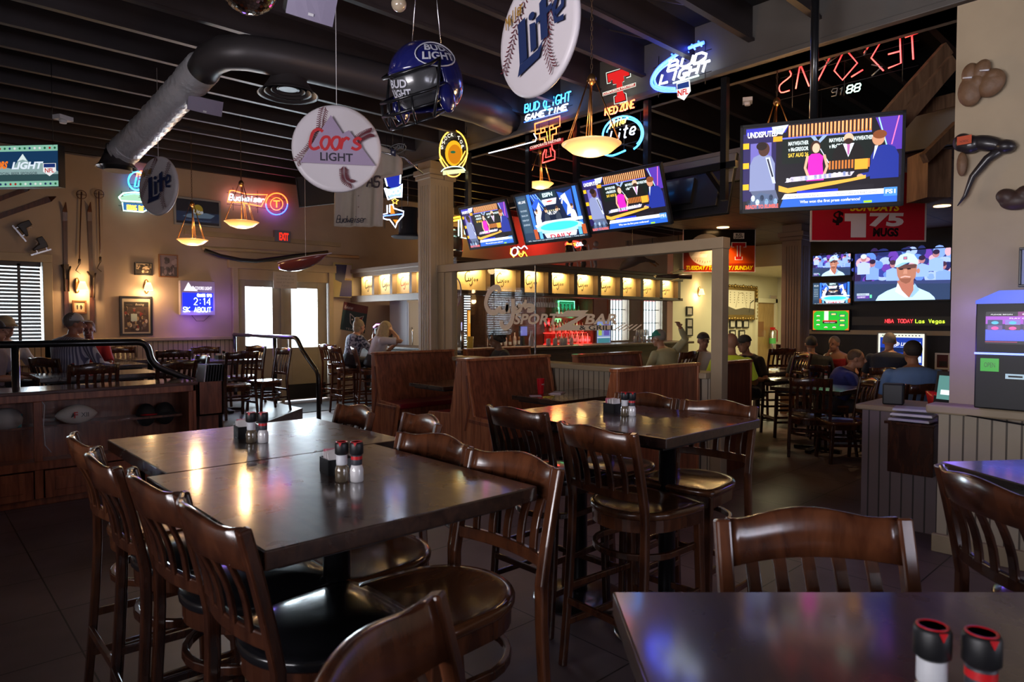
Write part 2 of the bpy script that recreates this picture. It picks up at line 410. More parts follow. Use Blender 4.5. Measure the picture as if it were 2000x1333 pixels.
PLATM = wood('platform_boards', (.05, .035, .035), (.12, .09, .09), (1, 9, 9), .35, .2)

WX0, WX1, WY0, WY1, ZC = -2.9, 18.1, -4.5, 12.1, 4.42
struct('floor', MB().bx(WX0-.2, WX1+.2, WY0-.2, WY1+.2, -.2, 0), FLOORM)
struct('ceiling', MB().bx(WX0-.2, WX1+.2, WY0-.2, WY1+.2, ZC, ZC+.2), DECKM)
def wall_holes(mb, ax, c0, c1, a0, a1, z0, z1, holes):
    """solid wall with openings; holes: (a0, a1, z0, z1)"""
    def put(p0, p1, q0, q1):
        if p1-p0 < 1e-4 or q1-q0 < 1e-4: return
        if ax == 'y': mb.bx(p0, p1, c0, c1, q0, q1)
        else: mb.bx(c0, c1, p0, p1, q0, q1)
    cur = a0
    for h in sorted(holes):
        put(cur, h[0], z0, z1); put(h[0], h[1], z0, h[2]); put(h[0], h[1], h[3], z1); cur = h[1]
    put(cur, a1, z0, z1); return mb
WIN1 = (-.4, P(83, 600, Y=12.0).x, .98, 2.4)
DOOR = (4.47, 6.22, 0, 2.47)
bw0 = P(872, 600, Y=12.1).x; bw1 = P(952, 600, Y=12.1).x
WINB = (bw0, bw1, .95, 2.7)
fa0, fa1 = P(1190, 620, Y=12.1).x, P(1226, 620, Y=12.1).x; fb0, fb1 = P(1255, 620, Y=12.1).x, P(1291, 620, Y=12.1).x
WINF = [(fa0, fa1, .95, 2.3), (fb0, fb1, .95, 2.3)]
struct('wall_back', wall_holes(MB(), 'y', 12.1, 12.3, WX0, WX1, 0, ZC, [WIN1, DOOR, WINB]+WINF), WALLM)
struct('wall_left', wall_holes(MB(), 'y', 11.95, 12.1, WX0, 2.38, 0, 4.05, [WIN1]), WALLM)
struct('wall_west', wall_holes(MB(), 'x', WX0-.2, WX0, WY0, WY1, 0, ZC, [(-.6, 2.8, 1.0, 2.7)]), WALLM)
struct('wall_south', wall_holes(MB(), 'y', WY0-.2, WY0, WX0, WX1, 0, ZC, [(.5, 4.0, 1.0, 2.7)]), WALLM)
struct('wall_east', MB().bx(WX1, WX1+.2, WY0, WY1, 0, ZC), CREAM)
struct('wall_screens', MB().bx(13, 13.2, WY0, 5.55, 0, 3.6), BLACKW)
struct('wall_hall', MB().bx(12.95, WX1, 8.6, 8.75, 0, 3.4), CREAM)
struct('wall_hall_side', MB().bx(13.2, WX1, 5.4, 5.55, 0, 3.1), CREAM)
# right hand stub wall with beadboard below
struct('wall_right', MB().bx(5.2, 5.42, WY0, 1.27, 0, 3.63), PAINT)
struct('wainscot_right', MB().bx(5.09, 5.2, WY0, 1.3, 0, .93), BEADY)
struct('trim_1', MB().bx(5.02, 5.2, WY0, 1.36, .93, .99), PAINT, bevel=.012)
struct('baseboard_right', MB().bx(5.05, 5.09, WY0, 1.32, 0, .12), PAINT, bevel=.006)
# screens wall ledge and red banquette below
struct('trim_2', MB().bx(12.9, 13, WY0, 5.5, 1.28, 1.36), PAINT)
# back wall beadboard
struct('wainscot_back', MB().bx(2.38, 4.4, 12.05, 12.1, .2, 1.2), BEADX)
struct('wainscot_left', MB().bx(WX0, 2.38, 11.9, 11.95, .2, 1.2).bx(2.33, 2.4, 11.9, 12.1, .2, 1.2), BEADX)
struct('trim_3', MB().bx(2.38, 4.4, 12.0, 12.1, 1.2, 1.26).bx(WIN1[1]+.14, 2.44, 11.87, 12.0, 1.2, 1.26), PAINT, bevel=.01)
struct('baseboard_back', MB().bx(6.3, 6.7, 12.07, 12.1, 0, .14), PAINT)
struct('trim_4', MB().bx(3.6, 6.5, 12.02, 12.1, 3.0, 3.08), PAINT)     # conduit board over the doors

# joists, each with cross bridging
jy = -4.17+.0
k = 0
while jy < 12.1:
    j = struct('ceiling_joist', MB().bx(WX0, WX1, jy-.008, jy+.008, 4.12, 4.42).bx(WX0, WX1, jy-.03, jy+.03, 4.1, 4.125), JOIST)
    if jy > 1 and jy < 11.4:
        for q in range(3):
            bxx = .6+q*2.1+(k % 2)*.35+random.random()*.3
            MB().bar([(bxx, jy+.03, 4.13), (bxx+.02, jy+.57, 4.4)], .03, .012).build('bridging', JOIST, j)
    jy += .6; k += 1
struct('ceiling_beam', MB().bx(5.8, 6.06, WY0, WY1, 3.87, 4.42).bx(5.74, 6.12, WY0, WY1, 3.87, 3.92), BEAMM, bevel=.006)
for (x, y) in ((9.5, 0), (12.0, 0)):
    struct('ceiling_girder', MB().bx(x-.1, x+.1, WY0, WY1, 3.95, 4.14), BEAMM)
# lower ceiling of the far right room
def tile_mat():
    m, nt, b = _new('brown_ceiling_tile'); L = nt.links.new
    tc = nt.nodes.new('ShaderNodeTexCoord'); br = nt.nodes.new('ShaderNodeTexBrick'); br.offset = 0; br.inputs['Scale'].default_value = 1
    br.inputs['Mortar Size'].default_value = .012; br.inputs['Brick Width'].default_value = .61; br.inputs['Row Height'].default_value = .61
    L(tc.outputs['Object'], br.inputs['Vector']); br.inputs['Color1'].default_value = (.12, .07, .04, 1); br.inputs['Color2'].default_value = (.09, .055, .035, 1); br.inputs['Mortar'].default_value = (.02, .014, .01, 1)
    L(br.outputs['Color'], b.inputs['Base Color']); b.inputs['Roughness'].default_value = .7
    return m
TILEM = tile_mat()
struct('ceiling_lower', MB().bx(6.9, WX1, WY0, 4.9, 3.1, 3.2).bx(8.8, WX1, 4.9, 6.4, 3.1, 3.2).bx(11.2, WX1, 6.4, 8.6, 3.1, 3.2), TILEM)
struct('ceiling_bulkhead', MB().bx(6.85, 6.95, WY0, 4.9, 3.1, 3.45), BEAMM)
struct('ceiling_hall', MB().bx(13.3, WX1, 5.56, 8.6, 2.72, 2.78).bx(13.28, 13.36, 5.56, 8.6, 2.66, 3.1), CREAM)

# fluted column that ends the glass partition, and the far post
def column(x0, x1, y0, y1, zt, mat):
    o = struct('column', MB().bx(x0, x1, y0, y1, 0, zt), mat, bevel=.004)
    n = 5
    for i in range(n):
        t = x0+.07+(x1-x0-.14)*(i+.5)/n
        MB().bx(t-.011, t+.011, y0-.008, y0+.002, .5, zt-.35).build('flute', mat, o)
        t = y0+.05+(y1-y0-.1)*(i+.5)/n
        MB().bx(x0-.008, x0+.002, t-.009, t+.009, .5, zt-.35).build('flute', mat, o)
    MB().bx(x0-.05, x1+.05, y0-.05, y1+.05, zt-.2, zt-.12).bx(x0-.03, x1+.03, y0-.03, y1+.03, zt-.26, zt-.2).build('capital', mat, o, bevel=.01)
    return o
column(5.72, 6.14, 7.92, 8.24, 3.87, PAINT)
column(10.7, 11.05, 4.7, 5.02, 3.1, BROWNP)
# half wall, frame and glass of the partition (X = 5.9)
struct('wall_half', MB().bx(5.84, 5.98, 3.445, 7.92, 0, .97), BEADY)
struct('trim_5', MB().bx(5.76, 6.06, 3.445, 7.92, .97, 1.03), PAINT, bevel=.01)
pf = struct('partition_frame', MB().bx(5.84, 5.96, 3.32, 3.44, 0, 2.24).bx(5.84, 5.98, 7.77, 7.92, 1.03, 2.24).bx(5.83, 5.97, 3.315, 7.92, 2.24, 2.35).bx(5.86, 5.96, 7.6, 7.77, 1.03, 2.24), PAINT, bevel=.006)
GLASSP = glass('partition_glass', (.97, .98, .97))
g = MB().bx(5.906, 5.914, 3.44, 5.94, 1.03, 2.24).build('glass_pane', GLASSP, pf)
g = MB().bx(5.906, 5.914, 5.95, 7.6, 1.03, 2.24).build('glass_pane', GLASSP, pf)
MB().bx(5.9, 5.92, 5.94, 5.95, 1.03, 2.24).build('glass_joint', CHROME, pf)
# painted lettering on the glass
def glass_logo():
    LW = P(945, 600, X=5.9).y; RW = P(1262, 600, X=5.9).y; w = LW-RW; zt, zb = 2.16, 1.2
    top = lambda px, py: P(px, py, X=5.9)
    def uv(px, py): p = P(px, py, X=5.9); return ((LW-p.y)/w, (p.z-zb)/(zt-zb))
    pc = Pic(w, zt-zb, None, .0004); cr = (.85, .66, .45)
    q = lambda pts: [uv(*a) for a in pts]
    for pts, wd in (([(976, 572), (973, 562), (962, 564), (952, 578), (949, 595), (955, 608), (966, 611), (974, 605)], .075),
                    ([(976, 598), (977, 608), (984, 610), (990, 604), (991, 594), (990, 606), (996, 607)], .06),
                    ([(1002, 584), (1002, 615), (997, 633), (987, 641), (980, 635), (979, 627)], .07),
                    ([(1012, 600), (1006, 604), (1007, 610), (1014, 608), (1018, 600), (1014, 597), (1010, 601)], .05),
                    ([(1020, 598), (1026, 592), (1027, 586)], .045),
                    ([(1024, 602), (1030, 597), (1040, 598), (1042, 604), (1036, 607), (1030, 606)], .055)):
        pc.line(smooth_pts(q(pts), 4), wd, cr)
    def word(t, x0, x1, y0, y1, x2, y2):
        a = uv(x0, y1); b = uv(x1, y2); h = (P(x0, y0, X=5.9).z-P(x0, y1, X=5.9).z)/(zt-zb)
        pc.text(t, a[0], a[1], h, cr, shear=.35, bold=.03, align='l', width=b[0]-a[0])
    word('SPORT', 1003, 1088, 614, 633, 0, 634)
    pc.poly(q([(1107, 607), (1150, 606.5), (1143, 612.5), (1150, 613.5), (1146, 617), (1118, 635.5), (1200, 635.5), (1190, 645.5), (1080, 646), (1131, 619), (1086, 619), (1092, 613.5), (1098, 613)]), cr)
    word('BAR', 1143, 1206, 614, 633, 0, 634)
    pc.text('& GRILL', *uv(1132, 644.5), .055, (.05, .04, .03), bold=.02, align='l', width=.2)
    for i in range(5):
        x = 1196+i*10; pc.poly(q([(x, 646), (x+4, 646), (x+24-i, 634), (x+20-i, 634)]), cr)
    m = plain  # the paint itself
    o = pc.build('painted_lettering', PRINT, pf, (5.9, (LW+RW)/2, (zt+zb)/2), FACE_NX, label='cream lettering on the glass')
glass_logo()

# platform at the left with steps
plat = [(-2.9, 7.25), (2.25, 7.25), (3.62, 8.62), (4.45, 9.45), (4.45, 12.04), (-2.9, 12.04)]
struct('floor_platform', MB().prism(plat, 0, .22, ax='z'), PLATM, bevel=.008)
struct('floor_step', MB().prism([(2.4, 7.2), (3.76, 8.5), (4.45, 9.15), (4.9, 9.15), (4.9, 8.9), (4.6, 8.6), (3.9, 7.95), (3.1, 7.2)], 0, .11, ax='z'), PLATM, bevel=.006)

# glass doors
dr = struct('door_1', MB().bx(DOOR[0]-.1, DOOR[0], 12.0, 12.2, 0, 2.57).bx(DOOR[1], DOOR[1]+.1, 12.0, 12.2, 0, 2.57).bx(DOOR[0]-.16, DOOR[1]+.16, 11.99, 12.2, 2.47, 2.62).bx(DOOR[0], DOOR[1], 12.03, 12.16, 2.27, 2.47), PAINT, bevel=.008)
gx = [P(478, 620, Y=12.1).x, P(531, 620, Y=12.1).x, P(568, 620, Y=12.1).x, P(619, 620, Y=12.1).x]; mid = (gx[1]+gx[2])/2
gz0 = P(505, 681, Y=12.1).z; gz1 = P(505, 561, Y=12.1).z
DOORM = plain('door_paint', (.3, .26, .2), .45, noise=.2, nscale=3)
for (a, b, c, d) in ((DOOR[0], mid-.01, gx[0], gx[1]), (mid+.01, DOOR[1], gx[2], gx[3])):
    lf = wall_holes(MB(), 'y', 12.07, 12.12, a+.01, b-.01, .02, 2.29, [(c, d, gz0, gz1)]).build('door_leaf', DOORM, dr, bevel=.005)
    MB().bx(c, d, 12.09, 12.1, gz0, gz1).build('door_glass', GLASSP, lf)
    MB().bx(a+.06, b-.06, 12.055, 12.07, .05, .32).build('kick_plate', DARKPL, lf)
MB().bx(mid-.03, mid+.03, 12.05, 12.13, 0, 2.3).build('astragal', DOORM, dr)
MB().tube([(mid+.07, 12.07, .95), (mid+.07, 11.99, .97), (mid+.07, 11.99, 1.25), (mid+.07, 12.07, 1.27)], .014).build('door_handle', CHROME, dr)
# windows with blinds
SLAT = plain('dark_blind_slat', (.05, .04, .04), .5)
def blinds_window(name, hole, y, n, tapes, mullions=()):
    w = struct(name, MB().bx(hole[0]-.12, hole[0], y-.05, y+.02, hole[2], hole[3]).bx(hole[1], hole[1]+.12, y-.05, y+.02, hole[2], hole[3])
               .bx(hole[0]-.12, hole[1]+.12, y-.05, y+.02, hole[3], hole[3]+.12).bx(hole[0]-.15, hole[1]+.15, y-.1, y+.02, hole[2]-.1, hole[2]), PAINT, bevel=.006)
    m = MB(); h = hole[3]-hole[2]-.08
    for i in range(n):
        z = hole[2]+.03+h*i/(n-1)
        m.bar([(hole[0]+.02, y+.06, z), (hole[1]-.02, y+.06, z)], .004, .05, up=(0, .7, .7))
    bl = m.build('blind_slats', SLAT, w)
    MB().bx(hole[0]+.01, hole[1]-.01, y+.03, y+.09, hole[3]-.06, hole[3]).build('blind_headrail', SLAT, w)
    for t in tapes:
        x = hole[0]+(hole[1]-hole[0])*t; MB().bx(x-.02, x+.02, y+.03, y+.033, hole[2]+.02, hole[3]-.03).build('blind_tape', SLAT, w)
    MB().bx(hole[0], hole[1], y+.12, y+.126, hole[2], hole[3]).build('window_pane', GLASSP, w)
    if mullions:
        m = MB()
        for t in mullions: x = hole[0]+(hole[1]-hole[0])*t; m.bx(x-.04, x+.04, y+.1, y+.15, hole[2], hole[3])
        m.build('window_mullion', PAINT, w)
    return w
blinds_window('window_1', WIN1, 11.95, 26, (.35, .62, .86), (.5,))
blinds_window('window_2', WINB, 12.1, 30, (.18, .42, .8), (.45,))
STREETW = plain('street_white', (.8, .85, .9), .8); STREETR = plain('street_red', (.6, .06, .04), .7)
for i, hh in enumerate(WINF):
    w = struct('window_%d' % (i+3), MB().bx(hh[0]-.1, hh[0], 12.05, 12.12, hh[2], hh[3]).bx(hh[1], hh[1]+.1, 12.05, 12.12, hh[2], hh[3]).bx(hh[0]-.1, hh[1]+.1, 12.05, 12.12, hh[3], hh[3]+.1).bx(hh[0]-.1, hh[1]+.1, 12.02, 12.12, hh[2]-.08, hh[2]), PAINT)
    m = MB()
    for k in range(1, 6): x = hh[0]+(hh[1]-hh[0])*k/6; m.bx(x-.012, x+.012, 12.2, 12.22, hh[2], hh[3])
    for z in (1.45, 1.85): m.bx(hh[0], hh[1], 12.2, 12.22, z-.01, z+.01)
    m.build('window_bars', SLAT, w)
    MB().bx(hh[0], hh[1], 12.16, 12.165, hh[2], hh[3]).build('window_pane', GLASSP, w)
struct('ground_outside', MB().bx(-4, 30, 12.35, 22, -.1, -.02), plain('street_concrete', (.55, .58, .62), .9))
struct('building_outside', MB().bx(13, 30, 18, 18.3, 2.4, 2.9), STREETR)
# windows behind the viewer
def frame_window(name, ax, c, a0, a1, z0, z1):
    m = MB(); n = 3
    for i in range(n+1):
        t = a0+(a1-a0)*i/n
        (m.bx(c-.05, c+.05, t-.05, t+.05, z0, z1) if ax == 'x' else m.bx(t-.05, t+.05, c-.05, c+.05, z0, z1))
    for z in (z0, z1): (m.bx(c-.05, c+.05, a0, a1, z-.05, z+.05) if ax == 'x' else m.bx(a0, a1, c-.05, c+.05, z-.05, z+.05))
    w = struct(name, m, PAINT); m = MB()
    nn = 30
    for i in range(nn):
        z = z0+.06+(z1-z0-.12)*i/(nn-1)
        if ax == 'x': m.bar([(c+.08, a0+.05, z), (c+.08, a1-.05, z)], .004, .035, up=(.5, 0, .85))
        else: m.bar([(a0+.05, c+.08, z), (a1-.05, c+.08, z)], .004, .035, up=(0, .5, .85))
    m.build('blind_slats', SLAT, w)
frame_window('window_5', 'x', WX0-.05, -.6, 2.8, 1.0, 2.7)
frame_window('window_6', 'y', WY0-.05, .5, 4.0, 1.0, 2.7)
# ------------------------------------------------------------------ chairs
def arc_pts(x0, x1, y, bow, z, n=9, crown=0):
    out = []
    for i in range(n):
        t = i/(n-1); k = 1-(2*t-1)**2
        out.append(Vector((x0+(x1-x0)*t, y-bow*k, z+crown*k)))
    return out
def make_chair(sz, top, fmat, smat, label, name, vinyl=False):
    t = thing(name, label, 'chair'); W = .205
    # rear posts run from the floor up to the crest
    def post_y(z):
        if z < sz: return -.20-.05*(1-z/sz)**1.5
        return -.20-.075*((z-sz)/(top-sz))**1.2
    for s in (-1, 1):
        path = [(s*(W+.012*(1-min(z/sz, 1))), post_y(z), z) for z in [top*i/10 for i in range(10)]+[top-.012, top+.004]]
        MB().bar(path, .034, .03, up=(0, 1, 0)).build('rear_leg', fmat, t, bevel=.006)
        fp = [(s*(.19+.012*(1-z/sz)), .175+.03*(1-z/sz), z) for z in (0, sz*.5, sz-.03)]
        MB().bar(fp, .034, .034, up=(0, 1, 0)).build('front_leg', fmat, t, bevel=.005)
    # crest rail: bowed back, waved along its top edge
    m = MB(); rings = []; n = 15; ct = top+.008
    for i in range(n):
        u = i/(n-1); k = 1-(2*u-1)**2; x = -W+.012+(2*W-.024)*u
        wave = .022*math.sin(PI*u)**2-.012*math.exp(-((u-.5)/.13)**2)*0+.01*math.exp(-((abs(u-.5)-.5)/.07)**2)
        yb = post_y(top)-.004-.042*k; zt = ct-.012+wave; zb = ct-.105+.006*math.sin(PI*u)
        yl = post_y(zb)-.004-.042*k
        rings.append([Vector((x, yb-.011, zt-.006)), Vector((x, yb-.004, zt)), Vector((x, yb+.006, zt)), Vector((x, yb+.012, zt-.006)),
                      Vector((x, yl+.012, zb+.004)), Vector((x, yl+.004, zb)), Vector((x, yl-.006, zb)), Vector((x, yl-.011, zb+.004))])
    m.loft(rings, smooth=True); m.build('crest_rail', fmat, t)
    lz = sz+.085
    MB().bar(arc_pts(-W+.01, W-.01, post_y(lz), .03, lz), .04, .02, up=(0, 1, 0)).build('back_rail', fmat, t, bevel=.005)
    for i in range(5):
        x = -.135+.0675*i; u = (x+W)/(2*W); k = 1-(2*u-1)**2
        pts = []
        for q in range(6):
            z = lz+.012+(ct-.1-lz-.004)*q/5
            pts.append((x, post_y(z)-(.03+.012*q/5)*k-.004+.010*math.sin(PI*q/5), z))
        MB().bar(pts, .03, .011, up=(0, 1, 0)).build('slat', fmat, t, bevel=.003)
    # seat: straight front, rounded back, dished edge
    def outline(g):
        pts = []
        for a in range(19):
            th = PI+PI*a/18; pts.append((.215*math.cos(th)*(1+g*4), .0+.205*math.sin(th)*(1+g*4)))
        for (x, y) in ((.222, .1), (.222, .17), (.205, .205), (.1, .222), (-.1, .222), (-.205, .205), (-.222, .17), (-.222, .1)): pts.append((x*(1+g*4), y*(1+g*4)))
        return pts
    rings = [[Vector((x, y, z)) for x, y in outline(g)] for g, z in ((-.006, sz-.032), (0, sz-.026), (.002, sz-.01), (-.004, sz-.001), (-.03, sz), (-.05, sz-.003 if not vinyl else sz+.008), (-.12, sz-.012 if not vinyl else sz+.022), (-.22, sz-.014 if not vinyl else sz+.026))]
    MB().loft(rings).build('seat', smat, t)
    rings = [[Vector((x, y, z)) for x, y in outline(g)] for g, z in ((-.012, sz-.085), (-.01, sz-.033))]
    MB().loft(rings, cap=True, smooth=False).build('seat_apron', fmat, t)
    # bentwood brace under the seat and rungs
    hz = sz-.19 if top > 1 else sz-.2
    hoop = [(.18, .17, hz)]+[(.19*math.cos(th), .0+.19*math.sin(th), hz) for th in [-.15-(PI-.3)*i/12 for i in range(13)]]+[(-.18, .17, hz)]
    MB().bar(hoop, .02, .028, up=(0, 0, 1)).build('bentwood_brace', fmat, t, bevel=.004)
    zs = (.36, .2) if top > 1 else (.2,)
    for z in zs:
        for s in (-1, 1):
            MB().bar([(s*.198, .18+.02*(1-z/sz), z), (s*.205, post_y(z), z)], .018, .03, up=(0, 0, 1)).build('rung', fmat, t, bevel=.004)
    for (y, z) in ((.195, zs[-1]+.05), (-.235, zs[-1]+.1)):
        MB().bar([(-.195, y, z), (.195, y, z)], .018, .03, up=(0, 0, 1)).build('rung', fmat, t, bevel=.004)
    return t
CR = -PI/2  # faces +X
stoolK = make_chair(.75, 1.10, CHAIRW, VINYLK, 'dark wooden bar chair with black vinyl seat, nearest on the left side of the high tables', 'bar_chair', True)
stoolW = make_chair(.75, 1.10, CHAIRB, SEATW, 'brown slat-back bar chair with glossy wooden seat at the near right corner of the front high table', 'bar_chair')
chairL = make_chair(.45, .90, CHAIRW, SEATW, 'dark slat-back chair standing at the right edge of the raised platform, nearest the black handrail', 'dining_chair')
def put(src, x, y, z, rz, label, group, first=[]):
    if src.name not in first:
        first.append(src.name); src.location = (x, y, z); src.rotation_euler = (0, 0, rz); src['label'] = label; src['group'] = group; return src
    return dup(src, (x, y, z), rz, label, group)
# back plane of the chair is .27 behind its centre
G1 = 'bar chairs around the two joined high tables'
put(stoolK, .535+.27, 1.62, 0, CR, 'dark bar chair with black vinyl seat, nearest of four left of the joined tables', G1)
put(stoolK, .52+.27, 2.04, 0, CR+.04, 'dark bar chair second from the viewer on the left side of the joined tables', G1)
put(stoolK, .49+.27, 2.46, 0, CR-.05, 'reddish dark bar chair third from the viewer left of the joined tables', G1)
put(stoolW, .51+.27, 2.90, 0, CR, 'brown bar chair at the far left corner of the joined tables, nearest the display case', G1)
put(stoolW, 1.44-.27, 1.56, 0, -CR, 'brown slat-back bar chair with glossy wooden seat at the near right of the joined tables', G1)
put(stoolW, 1.46-.27, 2.01, 0, -CR+.03, 'brown bar chair right of the joined tables, second from the viewer, crest glinting amber', G1)
put(stoolW, 1.74-.27, 2.55, 0, -CR-.25, 'slightly turned brown bar chair right of the joined tables, third from the viewer', G1)
put(stoolW, 1.68-.27, 3.02, 0, -CR-.12, 'reddish brown bar chair at the far right corner of the joined tables, by the platform', G1)
G2 = 'bar chairs around the single high table'
put(stoolK, 2.27+.27, 2.42, 0, CR, 'very dark bar chair left of the single high table, closest to the booths', G2)
put(stoolW, 2.14+.25, 1.76, 0, CR-.06, 'mahogany bar chair with its back to the viewer in front of the single high table', G2)
put(stoolW, 3.22-.27, 1.84, 0, -CR+.05, 'brown bar chair with broad wooden seat at the right end of the single high table', G2)
put(stoolW, 3.22-.27, 2.32, 0, -CR, 'bar chair behind the single high table, only its crest showing over the top', G2)
c = CW(.69, 1.50); put(stoolW, c.x, c.y, 0, CAMRZ+PI+.02, 'bar chair facing the viewer behind the near right table, broad bluish glints on its crest', 'bar chairs nearest the viewer')
stq = [o for o in bpy.data.objects if o.get('label', '').startswith('bar chair facing the viewer')][0]
v = CW(.68, 1.47-.27); stq.location = (v.x, v.y, 0)
v = CW(-.18+.27, .80); put(stoolW, v.x, v.y, 0, CAMRZ-PI/2-.25, 'bar chair cut by the bottom edge, only one end of its crest in view', 'bar chairs nearest the viewer')
v = CW(1.33+.27, 1.83); put(stoolK, v.x, v.y, 0, CAMRZ-PI/2, 'dark curved-crest bar chair pulled up to the high table at the right edge', 'bar chairs nearest the viewer')

# ------------------------------------------------------------------ tables
def make_table(name, label, w, d, h, posts, loc, rz=0, group=None, base='cross', cat='table', th=.045):
    t = thing(name, label, cat, loc, rz, group)
    MB().bx(-w/2, w/2, -d/2, d/2, h-th, h).build('tabletop', TABLEW, t, bevel=.004)
    MB().bx(-w/2+.05, w/2-.05, -d/2+.05, d/2-.05, h-th-.02, h-th).build('top_frame', DARKPL, t)
    for (x, y) in posts:
        MB().lathe([(.045, .04), (.042, .08), (.042, h-th-.03), (.09, h-th-.02)], (x, y, 0), 16).build('pedestal', BLACKMET, t)
        m = MB()
        if base == 'round': m.lathe([(.26, 0), (.26, .012), (.2, .03), (.06, .05)], (x, y, 0), 28)
        else:
            for a in (0, PI/2): m.bar([(x-.27*math.cos(a), y-.27*math.sin(a), .02), (x, y, .045), (x+.27*math.cos(a), y+.27*math.sin(a), .02)], .07, .035)
        m.build('table_base', BLACKMET, t, bevel=.006)
    return t
GT = 'high square tables in the foreground'
make_table('high_table', 'near high table of two pushed together, scratched dark top mirroring amber and violet light', .83, .93, 1.05, [(0, 0)], (.985, 1.865, 0), 0, GT)
make_table('high_table', 'rear high table of two pushed together, joined to the back of the near one', .92, .83, 1.05, [(0, 0)], (1.09, 2.75, 0), 0, GT)
make_table('high_table', 'single high table in the middle, golden window light across its dark top', .82, 1.08, 1.05, [(0, -.27), (0, .3)], (2.765, 2.13, 0), 0, GT, 'round')
v = CW(.185+.75, 1.205-.45); make_table('high_table', 'high table at the lower right corner with pink and blue streaks', 1.5, .9, 1.05, [(0, 0)], v, CAMRZ, GT)
v = CW(1.56+.45, 2.38-.45); make_table('high_table', 'high table cut off by the right edge, bluish top, beside the beadboard wall', .9, .9, 1.05, [(0, 0)], v, CAMRZ+.12, GT)

# ------------------------------------------------------------------ shakers and caddies
GLJ = plain('pepper_glass', (.12, .09, .06), .1, coat=1); SALT = plain('salt_glass', (.75, .73, .74), .15, coat=1)
REDP = plain('red_plastic', (.5, .01, .015), .35); LABEL = plain('paper_label', (.55, .56, .6), .5); LABELK = plain('dark_label', (.03, .03, .04), .5)
def make_shaker(label, fill, lab, capred):
    t = thing('spice_grinder', label, 'shaker')
    MB().lathe([(.019, 0), (.021, .004), (.021, .038), (.017, .05), (.015, .054)], n=20).build('glass_jar', fill, t)
    MB().lathe([(.0155, .052), (.0168, .056), (.0168, .082), (.0155, .084)], n=20).build('paper_label', lab, t)
    k = MB().lathe([(.0165, .084), (.021, .088), (.021, .118), (.019, .123), (.0165, .1235), (.0165, .119)], n=20).build('cap', DARKPL, t)
    m = MB().lathe([(.0178, .1232), (.0178, .1245), (.0148, .1245), (.0148, .1232)], n=20)
    m.prism([(-.005, .123), (.005, .123), (0, .112)], -.0222, -.0205); m.build('red_dial', REDP, k)
    if capred: MB().lathe([(.0173, .07), (.0173, .08)], n=20, cap=False).build('red_band', REDP, t)
    return t
def make_caddy(label):
    t = thing('condiment_caddy', label, 'caddy')
    m = MB(); w = .042
    m.bx(-w, w, -w, w, 0, .004)
    for s in (-1, 1): m.bx(-w, w, s*w-.002, s*w+.002, 0, .05); m.bx(s*w-.002, s*w+.002, -w, w, 0, .05)
    m.build('holder', DARKPL, t)
    PK = plain('sugar_packet', (.8, .75, .76), .6); PP = plain('pink_packet', (.7, .22, .3), .6)
    for i in range(9):
        MB().box((0, 0, .037), (.05, .003, .062), Matrix.Translation((-.01, -.032+i*.008, .006)) @ Matrix.Rotation(random.uniform(-.15, .15), 4, 'Y')).build('sweetener_packet', PP if i in (6, 7, 8) else PK, t)
    return t
shP = make_shaker('x', GLJ, LABEL, False); shS = make_shaker('x', SALT, LABELK, True); cad = make_caddy('x')
_fs = []
def setp(src, loc, rz, label, group):
    if src.name not in _fs:
        _fs.append(src.name); src.location = loc; src.rotation_euler = (0, 0, rz); src['label'] = label; src['group'] = group; return
    dup(src, loc, rz, label, group)
for where, a, b, cc, z in (('near joined table', (668, 941), (697, 941), (655, 930), 1.05), ('rear joined table', (491, 865), (514, 865), (476, 858), 1.05), ('single high table', (1220, 813), (1234, 813), (1206, 808), 1.05)):
    setp(shP, P(*a, z=z), CAMRZ, 'pepper grinder with black cap and pale label on the '+where, 'pepper grinders')
    setp(shS, P(*b, z=z), CAMRZ, 'white salt grinder with red-rimmed black cap on the '+where, 'salt grinders')
    v = P(*cc, z=z); setp(cad, (v.x+.03, v.y+.045, z), CAMRZ+.6, 'black caddy of sugar packets on the '+where, 'sugar caddies')
setp(shP, CW(.518, .805, 1.05), CAMRZ, 'blurred black-capped grinder on the near right table, left one', 'pepper grinders')
setp(shS, CW(.566, .787, 1.05), CAMRZ, 'blurred red-topped grinder at the right edge of the near right table', 'salt grinders')
for where, p in (('round-backed platform table by the railing', (430, 697)), ('platform table in front of the striped-shirt man', (66+86, 706))):
    pass

